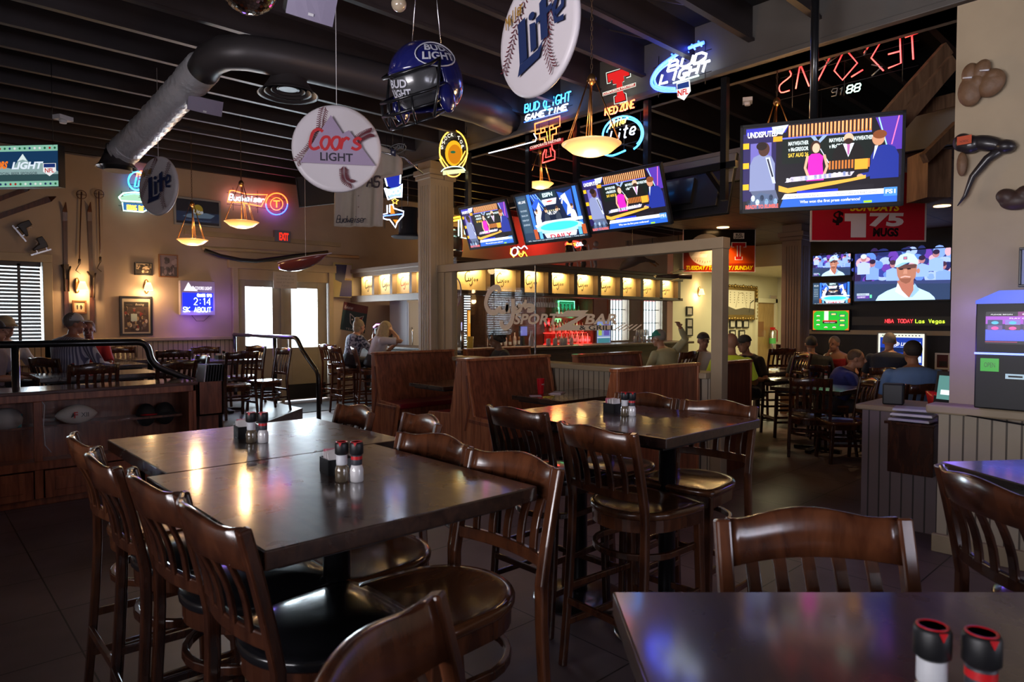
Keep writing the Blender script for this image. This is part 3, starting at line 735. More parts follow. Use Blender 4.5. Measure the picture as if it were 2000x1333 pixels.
# ------------------------------------------------------------------ booths
def make_bench(label, w, name='booth_bench'):
    """bench whose seat faces -Y, back top at y = 0"""
    t = thing(name, label, 'booth')
    def side(x0, x1):
        poly = [(0, 0), (0, 1.12), (-.07, 1.12), (-.2, .52), (-.6, .5), (-.62, .47), (-.5, 0)]
        return MB().prism(poly, x0, x1, ax='x')
    e = side(0, .035).build('end_panel', OAKL, t, bevel=.004)
    m = MB()
    for pl in ([(-.05, .35), (-.07, .35), (-.15, .62), (-.095, .95), (-.08, .95), (-.12, .62)], [(-.585, .46), (-.56, .46), (-.46, .05), (-.48, .05)], [(-.12, .485), (-.12, .45), (-.57, .43), (-.59, .47)]):
        m.prism(pl, -.01, 0, ax='x')
    m.build('trim_strip', OAK, e, bevel=.002)
    side(w-.035, w).build('end_panel', OAKL, t, bevel=.004)
    MB().prism([(-.012, .0), (-.012, 1.1), (-.055, 1.1), (-.185, .5), (-.185, .44), (-.12, .44)], .035, w-.035, ax='x').build('back_panel', OAK, t)
    MB().bx(-.008, w+.008, -.085, .008, 1.1, 1.13).build('top_cap', OAKL, t, bevel=.006)
    MB().bx(.037, w-.037, -.59, -.17, .43, .5).build('seat_cushion', VINYLR, t, bevel=.025, seg=3)
    MB().bx(.036, w-.036, -.56, -.1, .3, .43).bx(.036, w-.036, -.3, -.1, 0, .3).build('seat_base', OAK, t)
    return t
BW = 1.3
b1 = make_bench('oak booth bench beside the fluted column, red seat facing the viewer', BW); b1.location = (4.5, 7.55, 0); b1['group'] = 'oak booth benches along the glass partition'
GB = 'oak booth benches along the glass partition'
dup(b1, (4.47, 5.63, 0), 0, 'oak booth bench facing the table with the red cup', GB)
b = dup(b1, (4.47+BW, 5.64, 0), PI, 'oak booth bench back to back with the red cup bench, facing the far booth', GB)
b = dup(b1, (4.48+BW, 3.52, 0), PI, 'oak booth bench whose plain back closes the row by the pale post', GB)
GB2 = 'booth benches beyond the glass partition'
dup(b1, (6.02, 7.55, 0), 0, 'booth bench beyond the glass near the far column, under the bartender', GB2)
dup(b1, (6.02, 5.42, 0), 0, 'booth bench beyond the glass with a dusky red back and square oak end', GB2)
b = dup(b1, (6.02+.62, 3.42, 0), PI, 'short orange-lit booth bench just right of the pale partition post', GB2); b.scale = (.46, 1, 1)
make_table('booth_table', 'dark booth table with a red cup on it', 1.12, .72, .76, [(.1, 0)], (4.7+.56, 4.72, 0), 0, 'booth tables')
make_table('booth_table', 'dark booth table between the far two benches, bare top', 1.12, .72, .76, [(.1, 0)], (4.7+.56, 6.62, 0), 0, 'booth tables')
v = P(1056, 770, z=.76)
t = thing('drinking_cup', 'tall red plastic cup on the booth table', 'cup', v)
REDC = plain('red_tumbler', (.55, .01, .02), .2, coat=.6)
MB().lathe([(.032, 0), (.033, .01), (.045, .16), (.046, .165), (.042, .165), (.03, .02)], n=20).build('cup_body', REDC, t)
pc = Pic(.05, .03); pc.script('Coca Cola'.replace('C', 'C'), 0, .2, .012, .0022, (.8, .8, .85), .3, .5, 0); pc.build('cup_logo', PRINT, t, (-.005, -.043, .11), CAMRZ*0)
v2 = P(1088, 769, z=.76); solo('paper_napkin', MB().bx(-.1, .1, -.07, .07, 0, .004).bx(-.08, .09, -.06, .05, .004, .012), plain('napkin', (.6, .52, .62), .7), 'folded pale napkin beside the red cup', 'napkin', v2, .5)
solo('paper_coaster', MB().bx(-.06, .06, -.06, .06, 0, .003), plain('napkin2', (.5, .38, .48), .7), 'square paper napkin under the red cup and pen', 'napkin', P(1046, 774, z=.76), .9)
solo('pen', MB().tube([(0, 0, .004), (.13, 0, .004)], .004), plain('pen_yellow', (.8, .6, .05), .4), 'yellow pen lying before the red cup', 'pen', P(1060, 776.5, z=.761), -.4)

# ------------------------------------------------------------------ display case at the left
CY = 6.68; cx1 = P(383, 760, Y=CY).x; cx0 = -.5
pxs = P(65, 800, Y=CY).x, P(82, 800, Y=CY).x
t = thing('display_case', 'long oak display case with glass front under the black railing', 'cabinet', (0, 0, 0))
m = MB()
m.bx(cx0, cx1, CY, CY+.03, .87, .94).bx(cx0, cx1, CY, CY+.03, .3, .37).bx(pxs[0], pxs[1], CY, CY+.03, .37, .87).bx(pxs[0], pxs[1], CY, CY+.03, .06, .3).bx(cx1-.07, cx1-.03, CY-.002, CY+.03, .06, .87)
m.bx(cx1-.03, cx1, CY, CY+.47, 0, .93).bx(cx0, cx1, CY+.44, CY+.47, 0, .93).bx(cx0, cx1-.03, CY+.03, CY+.44, .3, .33).bx(cx0, cx1, CY+.03, CY+.44, 0, .06)
m.build('case_frame', OAKC, t, bevel=.004)
MB().bx(cx0, cx1+.015, CY-.02, CY+.5, .93, .96).build('case_top', wood('case_top_gloss', (.06, .03, .03), (.16, .08, .07), (1, 9, 9), .12, .8), t, bevel=.006)
MB().bx(cx0, cx1-.07, CY+.2, CY+.44, .62, .64).build('shelf', OAK, t)
for a, b in ((cx0, pxs[0]), (pxs[1], (pxs[1]+cx1)/2+.05), ((pxs[1]+cx1)/2, cx1-.07)): MB().bx(a, b, CY+.012, CY+.017, .37, .87).build('glass_front', glass('case_glass'), t)
x = cx0
for a, b in ((cx0, pxs[0]-.01), (pxs[1]+.01, pxs[1]+.72), (pxs[1]+.76, cx1-.09)):
    d = MB().bx(a, b, CY-.008, CY+.004, .06, .29).build('cabinet_door', OAKC, t, bevel=.004)
    MB().bx(a+.07, b-.07, CY-.016, CY-.008, .12, .23).build('raised_panel', OAKC, d, bevel=.006)
# things in the case
fb = MB(); rings = []
for i in range(15):
    a = i/14; r = .085*math.sin(PI*a)**.75+.002
    rings.append([Vector(((a-.5)*.32, r*math.cos(2*PI*j/16), r*math.sin(2*PI*j/16))) for j in range(16)])
fb.loft(rings)
v = P(150, 805, Y=CY+.1)
f = thing('football', 'white signed football with a red emblem and the numerals XII in the display case', 'football', (v.x, CY+.12, .725))
fb.build('ball', plain('white_leather', (.62, .58, .56), .45, bump=.2, nscale=60), f)
pc = Pic(.22, .1); pc.text('XII', .72, .35, .4, (.03, .03, .04), width=.26); pc.text('F', .42, .32, .5, (.5, .02, .02), bold=.03); pc.poly([(.25, .35), (.33, .8), (.38, .5), (.3, .4)], (.03, .02, .02)); pc.build('emblem', PRINT, f, (0, -.088, 0), 0)
v = P(85, 830, Y=CY+.05)
q = [P(82, 785, Y=CY+.04), P(87, 792, Y=CY+.04), P(85, 830, Y=CY+.04), P(88, 870, Y=CY+.04), P(100, 884, Y=CY+.04)]
solo('cable', MB().tube(q, .004, 6), WHITEP, 'thin white cable running down inside the display case', 'cable')
CAPK = plain('cap_black', (.012, .012, .015), .7)
def cap_item(px, py, label, red=False, zz=.64):
    v = P(px, py, Y=CY+.3); t = thing('peaked_hat', label, 'hat', (v.x, CY+.3, zz))
    MB().ball((0, 0, 0), (.085, .1, .11), 8).build('crown', CAPK, t)
    MB().ball((-.0, -.1, .015), (.075, .07, .01), 6).build('brim', REDC if red else CAPK, t)
for px, lab, r, zz in ((285, 'black cap with red brim on the case shelf', True, .645), (322, 'black cap on the case shelf at the right end', False, .645), (250, 'dark cap on the case floor with grey brim', False, .34), (278, 'dark cap with red brim on the case floor', True, .34)):
    cap_item(px, 800, lab, r, zz)
v = P(12, 812, Y=CY+.25); solo('baseball_helmet', MB().ball((0, 0, .0), (.12, .12, .1), 8), plain('dull_white', (.5, .46, .46), .4), 'dull white helmet on the case shelf at the left edge', 'helmet', (v.x, CY+.28, .71))
v = P(35, 820, Y=CY+.2); solo('drinking_cup', MB().lathe([(.03, 0), (.04, .11)], n=14), plain('teal_cup', (.1, .45, .5), .4), 'small teal cup on the case shelf at the left edge', 'cup', (v.x, CY+.26, .64))
# menu box at the end of the case
t = thing('menu_box', 'dark oak menu box standing at the right end of the display case', 'box', (cx1+.02, CY+.02, 0))
MB().bx(0, .24, 0, .3, .62, .64).bx(0, .02, 0, .3, .62, .95).bx(.22, .24, 0, .3, .62, .95).bx(0, .24, 0, .02, .62, .95).bx(0, .24, .28, .3, .62, .95).build('box_body', OAK, t, bevel=.003)
MB().bx(.03, .21, .06, .26, 0, .62).build('box_stand', OAK, t)
MK = plain('menu_cover', (.012, .012, .02), .2, coat=.6); MI = plain('menu_page', (.5, .48, .55), .4)
for i in range(7):
    o = solo('menu', MB().box((0, 0, .235), (.012, .22, .47)), MI if i == 0 else MK, 'silver-grey menu leaning in the menu box' if i == 0 else 'black menu standing in the menu box', 'menu', (cx1+.055+i*.026, CY+.16, .645), 0, 'menus in the box by the case', rot=(0, .12, 0))

# ------------------------------------------------------------------ black railings
def rail(label, path, posts, r=.033):
    t = thing('handrail', label, 'railing')
    MB().tube(path, r, 12).build('top_rail', BLACKMET, t)
    for a, b in posts: MB().tube([a, b], r*.95, 12).build('post', BLACKMET, t)
    return t
def rounded(pts, rad=.12, k=5):
    out = [Vector(pts[0])]
    for i in range(1, len(pts)-1):
        p, c, n = Vector(pts[i-1]), Vector(pts[i]), Vector(pts[i+1])
        a = c+(p-c).normalized()*rad; b = c+(n-c).normalized()*rad
        for j in range(k+1): t = j/k; out.append(a*(1-t)**2+c*2*t*(1-t)+b*t*t)
    out.append(Vector(pts[-1])); return out
RY = 7.3
ra = P(287, 668, Y=RY); rb = P(296, 712, Y=RY); rc = P(383, 748, Y=RY)
pst = P(30, 700, Y=RY)
rail('black pipe railing along the edge of the platform above the display case', rounded([(-1.2, RY, ra.z), tuple(ra), tuple(rb), tuple(rc), (2.5, RY, rc.z-.02), (2.5, RY, 0)], .1),
     [((pst.x, RY, .2), (pst.x, RY, ra.z))])
rx = 4.38; z0 = P(500, 656, X=rx).z
e0 = P(446, 654, X=rx); e1 = P(579, 657, X=rx); e2 = P(590, 684, X=rx+.02); e3 = P(622, 730, X=rx+.05)
rail('black pipe handrail beside the steps in front of the glass doors', rounded([(rx, min(e0.y, 12.0), z0), (rx, e1.y, z0), (rx+.02, e2.y, e2.z), (rx+.05, e3.y, e3.z), (rx+.05, e3.y, 0)], .09),
     [((rx, P(459, 700, X=rx).y, .2), (rx, P(459, 700, X=rx).y, z0)), ((rx, P(537, 700, X=rx).y, .2), (rx, P(537, 700, X=rx).y, z0))])
# ------------------------------------------------------------------ platform tables and chairs
GP = 'dark slat-back chairs on the raised platform'; GD = 'low tables on the raised platform'
PZ = .22
def pchair(px, py, seatz, face, label):   # px,py: middle of the crest top
    v = P(px, py, z=seatz); a = face
    put(chairL, v.x+.27*math.sin(-a)*1.0*-1*-1, v.y+.27*math.cos(a), PZ, a, label, GP)
def pc_at(x, y, a, label, z=PZ, g=GP): put(chairL, x, y, z, a, label, g)
make_table('dining_table', 'dark low table on the platform with violet sheen and condiments, by the railing', .8, .8, .76, [(0, 0)], (3.45, 9.85, PZ), 0, GD)
make_table('dining_table', 'dark low table on the platform below the blue clock sign', .8, .8, .76, [(0, 0)], (2.75, 10.9, PZ), 0, GD)
make_table('dining_table', 'platform table between the railing and the man in the striped shirt', 1.1, .7, .76, [(0, 0)], (1.55, 8.2, PZ), 0, GD)
make_table('dining_table', 'platform table beyond the man in the striped shirt', .8, .8, .76, [(0, 0)], (1.95, 9.85, PZ), 0, GD)
make_table('dining_table', 'platform table under the blinds at the left edge', .8, .8, .76, [(0, 0)], (.55, 9.8, PZ), 0, GD)
pc_at(3.95, 9.55, PI/2+.1, 'dark slat-back chair at the right edge of the platform, black against the bright doors')
pc_at(3.35, 9.2, 0.05, 'dark platform chair with a violet-lit crest, its back to the viewer, at the condiment table')
pc_at(3.5, 10.5, PI, 'dark platform chair beyond the condiment table, its back to the beadboard')
pc_at(2.85, 10.2, -.2, 'dark platform chair left of the violet-topped table, framed by the bend of the railing')
pc_at(2.55, 11.5, PI, 'dark platform chair against the beadboard under the blue clock')
pc_at(2.1, 10.75, -PI/2, 'dark platform chair under the poster frame, side on')
pc_at(4.0, 10.6, PI/2+.4, 'dark platform chair nearest the glass doors, half behind the condiment table')
pc_at(2.35, 8.2, PI/2, 'brown chair with pale slats showing through, right of the striped-shirt man')
pc_at(1.35, 7.68, .1, 'dark chair with its back to the railing, in front of the striped-shirt man')
pc_at(2.05, 7.7, .3, 'dark chair half hidden behind the bend of the railing')
pc_at(.75, 8.2, -PI/2+.1, 'dark chair at the left of the striped-shirt man table')
# ------------------------------------------------------------------ right room tables and chairs
GR = 'slat-back chairs in the far dining room'; GTR = 'tables in the far dining room'
def F(px, py, z=0): v = P(px, py, z=z); return v
for i, (px, py, z, lab) in enumerate(((1632, 763, .76, 'dining table with a green glint, left of the man in the blue polo shirt'), (1765, 750, .76, 'dining table the man in the blue polo shirt leans on'),
        (1500, 728, .76, 'table in front of the dark column in the far room'), (1600, 722, .76, 'dining table in front of the man in the black T-shirt'), (1700, 712, .76, 'dining table in front of the man in the dark navy shirt'), (1840, 728, .76, 'dining table beyond the man in the light blue shirt, by the black wall'))):
    v = F(px, py, z)+FW*.42; make_table('dining_table', lab, .8, .8, z, [(0, 0)], (v.x, v.y, 0), 0, GTR)
def rc_(px, py, a, label, src=chairL, top=.9):   # foot point of the seat centre
    v = P(px, py, z=0); dup(src, (v.x, v.y, 0), a, label, GR)
rc_(1645, 900, .75, 'big dark chair with its back to the viewer, nearest in the far dining room')
rc_(1578, 888, -1.1, 'brown chair turned sideways at the left end of the green-glinting table')
rc_(1708, 893, 1.6, 'brown chair with a gold highlight on its back, right of the blue polo man')
rc_(1610, 808, 2.5, 'dark chair on the far side of the green-glinting table')
rc_(1650, 782, 2.8, 'dark chair tucked in before the tank-top man')
rc_(1560, 780, .4, 'dark chair between the column and the green-glinting table')
rc_(1528, 850, .9, 'dark bar-height chair silhouetted before the lit kitchen passage', stoolK)
rc_(1508, 815, -.6, 'dark bar-height chair nearest the orange booth bench', stoolK)
rc_(1545, 795, 2.2, 'dark bar-height chair at the foot of the dark column', stoolW)
rc_(1822, 775, 2.6, 'dark chair near the framed red picture in the far room')
# bar stools
GS = 'bar stools at the bar counter'
def bs(px, py, a, label): v = P(px, py, z=0); dup(stoolW, (v.x, v.y, 0), a, label, GS)
bs(663, 790, -PI/2+.25, 'wooden bar stool nearest the glass doors, left of the seated women')

solo('door_mat', MB().bx(-1.0, 1.0, -.6, .6, 0, .012), plain('mat_rubber', (.03, .032, .038), .8, noise=.3, nscale=40), 'dark rubber mat on the floor before the glass doors', 'mat', (5.6, 11.0, 0), bevel=.003)
# ------------------------------------------------------------------ colours
def C(h, k=1.0):
    out = []
    for i in (0, 2, 4):
        v = int(h[i:i+2], 16)/255; out.append((v/12.92 if v <= .04045 else ((v+.055)/1.055)**2.4)*k)
    return tuple(out)
W_ = C('f0f0f5'); K_ = C('08080c')
def _body(pc, cx, base, hw, top, col):   # shoulders
    pc.poly([(cx-hw, base), (cx-hw*.98, top-.12), (cx-hw*.7, top-.03), (cx-hw*.25, top), (cx+hw*.25, top), (cx+hw*.7, top-.03), (cx+hw*.98, top-.12), (cx+hw, base)], col)
def pic_debate(pc):
    pc.rect(0, 0, 1, 1, C('141018')); pc.rect(.0, .1, .22, .92, C('241c50')); pc.rect(.05, .35, .19, .8, C('6a62b0'))
    for z in (.74, .5, .24): pc.rect(0, z, .04, z+.07, C('f0b020'))
    for i in range(22): x = .3+i*.024; pc.rect(x, .84, x+.014, .98, C('d88040')); pc.rect(x+.004, .86, x+.009, .98, C('ffd0a0'), True)
    for i in range(16): x = .56+i*.02; pc.rect(x, .42, x+.012, .52, C('c07030'))
    pc.rect(.26, .52, .82, .83, C('0c1612')); pc.rect(.26, .82, .82, .84, C('6068c8'))
    for x, z, t in ((.3, .74, 'MAYWEATHER'), (.3, .67, 'v McGREGOR'), (.3, .6, 'SAT AUG 26'), (.56, .74, 'MAYWEATHER'), (.56, .67, 'v McGREGOR'), (.7, .74, 'MAYWEATHER')):
        pc.text(t, x, z, .045, C('d8e8e8') if 'SAT' not in t else C('f0c040'), bold=.03, align='l', width=.13)
    pc.poly([(.44, .83), (.49, .72), (.55, .83), (.52, .83), (.49, .77), (.47, .83)], C('90a8d0')); pc.line([(.49, .72), (.56, .5)], .006, C('d0d8f0'))
    pc.poly([(.84, .98), (.93, .6), (1, .6), (1, .98)], C('5030a0')); pc.line([(.86, .98), (.91, .66)], .008, C('a0e0f8')); pc.line([(.98, .98), (.94, .66)], .008, C('f070b0'))
    pc.rect(.85, .3, 1, .6, C('181030')); pc.rect(.72, .4, .8, .52, C('f0a030'))
    # man in dark suit on the screen behind
    _body(pc, .68, .52, .1, .72, C('14100f')); pc.poly([(.645, .71), (.68, .55), (.715, .71)], C('e8ecff')); pc.poly([(.67, .7), (.69, .7), (.685, .58), (.675, .58)], C('b060a0'))
    pc.ell(.68, .77, .03, .06, C('e0b090')); pc.ell(.68, .735, .026, .035, C('301c14'))
    # left man
    _body(pc, .13, .22, .085, .66, C('8088b0')); pc.poly([(.15, .62), (.2, .3), (.22, .3), (.18, .62)], C('c0c8e8')); pc.line([(.165, .6), (.2, .38)], .012, C('202030'))
    pc.ell(.14, .72, .038, .085, C('4a2c22')); pc.ell(.125, .76, .036, .05, C('20120e')); pc.poly([(.05, .22), (.22, .22), (.24, .1), (.1, .06)], C('58607c'))
    # woman in pink
    pc.poly([(.42, .3), (.43, .5), (.425, .58), (.45, .62), (.5, .62), (.525, .58), (.52, .5), (.53, .3)], C('f020b0')); pc.line([(.425, .6), (.41, .46), (.43, .36)], .018, C('e0a888')); pc.line([(.53, .6), (.55, .46), (.53, .36)], .018, C('e0a888'))
    pc.ell(.475, .7, .033, .075, C('3a2014')); pc.ell(.478, .685, .024, .058, C('e8b498'))
    # right man
    _body(pc, .9, .28, .085, .66, C('1c2c88')); pc.poly([(.84, .66), (.86, .66), (.83, .5)], C('d8e0f8')); pc.line([(.84, .5), (.82, .34), (.76, .32)], .04, C('1c2c88')); pc.ell(.755, .32, .02, .025, C('d8a080'))
    pc.ell(.86, .74, .038, .08, C('c08868')); pc.ell(.868, .785, .042, .05, C('7a4020'))
    # desk
    pc.poly([(.24, .27), (.3, .23), (.5, .27), (.7, .3), (.79, .33), (.79, .29), (.6, .24), (.3, .17), (.24, .2)], C('f0a840')); pc.poly([(.28, .3), (.7, .33), (.72, .38), (.32, .36)], C('c8c0d8'))
    for i in range(14): pc.rect(.29+i*.03, .3+.003*i, .305+i*.03, .35+.003*i, C(random.choice(['e8e8f8', '7080b0', '20202c', 'f0f0ff'])), True)
    pc.rect(.36, 0, .62, .19, C('1830d8')); pc.rect(.62, 0, .84, .22, C('1c1820'))
    pc.poly([(.02, .0), (.24, .0), (.2, .16), (.12, .2), (.06, .13)], C('506080')); 
    for i in range(7): pc.ell(.04+i*.03, .08+.05*(i % 2), .014, .04, C(random.choice(['d0e0f0', '202838', '80a0c0'])), 8, True)
    pc.text('READY TO RUMBLE', .02, .005, .045, C('f06050'), bold=.03, align='l', width=.22)
    pc.poly([(.25, .0), (.27, .1), (.98, .1), (.98, 0)], C('2860c8')); pc.poly([(.26, .1), (.28, .16), (.9, .16), (.9, .1)], C('f4f4fa')); pc.rect(.9, .07, .98, .17, C('4888e0'))
    pc.text('Fight world start 4 day world tour, continues today at 5:30 ET on FS2', .3, .115, .026, C('202838'), align='l', width=.56)
    pc.text('Who won the first press conference?', .38, .04, .034, W_, bold=.02, align='l', width=.38); pc.text('FS1', .91, .1, .045, W_, bold=.03, align='l', width=.06); pc.rect(.78, .005, .83, .03, C('a0e020'))
    pc.poly([(.02, .9), (.28, .9), (.3, .98), (.02, .98)], C('3030b0')); pc.text('UNDISPUTED', .03, .87, .065, W_, bold=.035, align='l', width=.2); pc.poly([(.19, .98), (.2, .9), (.26, .88), (.3, .99)], C('c8d4e8')); pc.text('2:12 ET', .215, .91, .04, C('7088a0'), align='l', width=.05)
    pc.rect(.2, .8, .26, .86, C('f0a020'))
def pic_sports(pc):
    pc.rect(0, 0, 1, 1, C('0c1838')); pc.rect(0, .0, .18, 1, C('243850')); pc.rect(.02, .2, .16, .96, C('344c60'))
    pc.text('NFL LIVE', .03, .84, .05, W_, bold=.02, align='l', width=.12)
    for i in range(4): pc.text(('TOP STORIES', 'TRAINING CAMP', 'MONDAY RECAP', 'SCHEDULE')[i], .03, .66-i*.1, .035, C('c0d0e0'), align='l', width=.11)
    for x in (.19, .92): pc.poly([(x, 1), (x+.05, 1), (x+.05, .2), (x, .2)], C('3878f0'))
    for i in range(6): pc.line([(.24+.02*i, .98), (.34+.03*i, .62)], .012, C(('2050d0', '80b8ff')[i % 2]))
    pc.poly([(.26, .62), (.36, .9), (.38, .6), (.32, .4)], C('f0f4ff')); pc.poly([(.24, .75), (.34, .9), (.38, .84), (.28, .62)], C('2858e0'))
    pc.rect(.4, .86, .66, .99, C('183038')); pc.text('ESPN', .53, .89, .075, C('d0f0f8'), bold=.04, width=.16)
    pc.poly([(.42, .84), (.66, .84), (.63, .72), (.44, .72)], C('e8ecf8')); pc.ell(.54, .79, .05, .014, C('e03028'))
    pc.rect(.42, .36, .68, .7, C('0a1830')); pc.text('NFL LIVE', .55, .52, .06, W_, bold=.03, width=.17)
    for i in range(8): pc.ell(.44+i*.032, .6-.0*i, .008, .018, C('e8d8a0'), 8, True)
    pc.poly([(.68, .95), (.78, .9), (.9, .96), (.88, .4), (.76, .45)], C('2050b8')); pc.poly([(.72, .85), (.8, .9), (.86, .5), (.76, .46), (.8, .66)], W_); pc.line([(.7, .8), (.75, .82), (.72, .7)], .02, W_)
    for x, c in ((.3, 'f0f0f8'), (.45, '303848'), (.63, '303848'), (.86, 'e8e8f0')):
        _body(pc, x, .34, .045, .56, C(c)); pc.ell(x, .62, .02, .05, C('d0a080')); pc.ell(x, .65, .02, .03, C('4a3020'))
    pc.poly([(.22, .34), (.4, .4), (.98, .4), (.98, .34), (.4, .3), (.24, .28)], C('d8e4f4'))
    pc.ell(.6, .24, .37, .13, C('a8ecff')); pc.ell(.6, .27, .3, .085, C('3cc8f4')); pc.rect(.26, 0, .31, .2, C('60b0f0')); pc.rect(.88, 0, .93, .2, C('60b0f0'))
    pc.poly([(.34, .14), (.86, .14), (.82, 0), (.38, 0)], C('d8e4ff')); pc.text('DAILY', .6, .02, .09, C('c83030'), bold=.03, width=.34); pc.rect(.18, 0, .24, .26, C('b05028')); pc.rect(.94, 0, 1, .24, C('b05028'))
    pc.rect(0, 0, 1, .045, C('203040')); pc.text('NFL  Head coach says quarterback will start on Monday  |  Camp opens', .5, .01, .025, C('d8e0e8'), width=.9)
def pic_tennis(pc, seed=3):
    rnd = random.Random(seed); pc.rect(0, 0, 1, 1, C('283070'))
    for i in range(70):
        x, z = rnd.random(), .42+rnd.random()*.6
        pc.ell(x, z, .03+rnd.random()*.04, .05+rnd.random()*.08, C(rnd.choice(['5a80d8', '7898e8', '303c90', '9ab0f0', '281c48', 'c8a0b0', '6038a0', '1c2458'])), 12)
    for x, z in ((.2, .78), (.42, .74), (.93, .66), (.72, .8), (.86, .9), (.1, .9)):
        pc.poly([(x-.07, z-.34), (x-.07, z-.12), (x, z-.07), (x+.07, z-.12), (x+.07, z-.34)], C(rnd.choice(['7898f0', '8aa8f8', 'a8b8f0']))); pc.ell(x, z, .032, .075, C('a87078')); pc.ell(x, z+.035, .034, .05, C(rnd.choice(['40283c', 'c0d0f0', '281c38'])))
    pc.poly([(0, .42), (1, .36), (1, 0), (0, 0)], C('27395a')); pc.poly([(0, .42), (1, .38), (1, .31), (0, .36)], C('303c6a'))
    # player
    pc.poly([(.24, 0), (.27, .1), (.36, .2), (.46, .27), (.5, .31), (.64, .31), (.69, .24), (.8, .14), (.85, .05), (.86, 0)], C('b4dcf8'))
    pc.poly([(.47, .4), (.49, .2), (.6, .05), (.64, .2), (.64, .42)], C('a86858')); pc.poly([(.45, .18), (.475, .36), (.52, .2), (.59, .06), (.56, .05), (.5, .12)], C('d8f0ff')); pc.poly([(.65, .34), (.64, .2), (.6, .06), (.63, .06), (.7, .2)], C('8ab0f0'))
    pc.poly([(.455, .72), (.47, .5), (.5, .38), (.56, .32), (.62, .36), (.66, .46), (.675, .72)], C('a8705c')); pc.ell(.685, .58, .018, .05, C('b07868')); pc.poly([(.47, .72), (.67, .72), (.66, .64), (.48, .63)], C('5c3c3c'))
    pc.ell(.51, .63, .022, .016, C('281820')); pc.ell(.59, .63, .022, .016, C('281820')); pc.poly([(.54, .62), (.57, .62), (.575, .53), (.53, .53)], C('bc8470')); pc.poly([(.5, .47), (.55, .495), (.61, .475), (.6, .455), (.55, .47), (.51, .45)], C('e0a8a0')); pc.poly([(.49, .44), (.62, .44), (.6, .36), (.56, .33), (.51, .38)], C('885444'))
    pc.poly([(.44, .68), (.455, .82), (.5, .92), (.57, .95), (.64, .91), (.68, .8), (.68, .7), (.62, .75), (.52, .76), (.47, .72)], C('b8e4f8')); pc.poly([(.44, .68), (.47, .72), (.52, .76), (.6, .765), (.55, .73), (.48, .67)], C('88b8d8')); pc.rect(.53, .82, .57, .88, C('203058')); pc.rect(.535, .83, .565, .87, C('d07090'))
    pc.rect(.03, .05, .17, .11, C('5c3898')); pc.rect(.03, .11, .17, .16, C('a8b8c8')); pc.text('QUERREY', .04, .065, .03, W_, align='l', width=.09); pc.text('CHALLENGE', .04, .12, .03, C('405060'), align='l', width=.09); pc.rect(.175, .06, .2, .13, C('60c8a0'))
def pic_poker(pc):
    pc.rect(0, 0, 1, 1, C('b8641c')); pc.poly([(.1, 0), (.02, .1), (.02, .85), (.1, .98), (.9, .98), (.98, .86), (.98, .12), (.88, 0)], C('18a028'))
    for x, z in ((.15, .73), (.15, .5), (.15, .27), (.37, .14), (.6, .14)): pc.ell(x, z, .05, .035, W_); pc.ell(x, z-.02, .04, .02, C('c04020'))
    for x, z in ((.82, .74), (.82, .5), (.82, .26), (.58, .82)): pc.rect(x-.08, z-.06, x+.08, z+.06, C('182870')); pc.rect(x-.06, z-.04, x+.06, z+.03, C('f0e860'))
    pc.rect(.32, .5, .44, .98, C('d0f0c8')); pc.rect(.28, .34, .68, .5, C('0c0c10')); pc.rect(.28, .44, .68, .5, C('c02020')); pc.text('POKER NIGHT', .48, .37, .045, W_, width=.3)
def pic_menu(pc):
    pc.rect(0, 0, 1, 1, C('181040')); pc.rect(0, .62, 1, 1, C('8c3cb0')); pc.rect(0, .1, 1, .45, C('4050d8')); pc.rect(0, .86, .3, 1, C('0c0c18')); pc.rect(.3, .86, 1, 1, C('6c2068'))
    pc.text('GET THE TOUCHTUNES APP', .34, .9, .045, W_, bold=.02, align='l', width=.6); pc.text('PLEASE BEGIN', .05, .9, .03, W_, align='l', width=.2); pc.text('PLAY CURRENT HITS NOW', .5, .78, .035, W_, width=.55)
    rnd = random.Random(5)
    for r in range(2):
        for c in range(6):
            x, z = .02+c*.165, .43+r*.17
            pc.rect(x, z, x+.14, z+.15, C(rnd.choice(['d8c8e0', '7060b0', '283058', 'a8b8d0', '503878', '402840']))); pc.ell(x+.07, z+.06, .035, .05, C(rnd.choice(['a87060', '302028', 'e04090', '40a0c0'])))
    pc.rect(0, 0, 1, .1, C('0a0a14')); pc.rect(.4, .01, .52, .12, C('50a8f0')); pc.rect(0, .06, .3, .07, C('d04080'))

def make_tv(label, w, h, fn, loc, yaw, tilt=0, name='television', bezel=.022, group=None, pole=None):
    t = thing(name, label, 'television', loc, rot=(tilt, 0, yaw), group=group)
    MB().bx(-w/2, w/2, 0, .035, -h/2, h/2).bx(-w/2+.12, w/2-.12, .035, .075, -h/2+.08, h/2-.1).build('tv_case', DARKPL, t, bevel=.006)
    MB().bx(-w/2, w/2, -.008, 0, h/2-bezel, h/2).bx(-w/2, w/2, -.008, 0, -h/2, -h/2+bezel*1.4).bx(-w/2, -w/2+bezel, -.008, 0, -h/2, h/2).bx(w/2-bezel, w/2, -.008, 0, -h/2, h/2).build('bezel', DARKPL, t, bevel=.002)
    if fn:
        pc = Pic(w-2*bezel, h-2.4*bezel, None, .00008, 0); fn(pc); pc.build('screen', SCREEN, t, (0, -.0006, .2*bezel), 0)
    return t
HT = 'televisions hung in a row under the main beam'
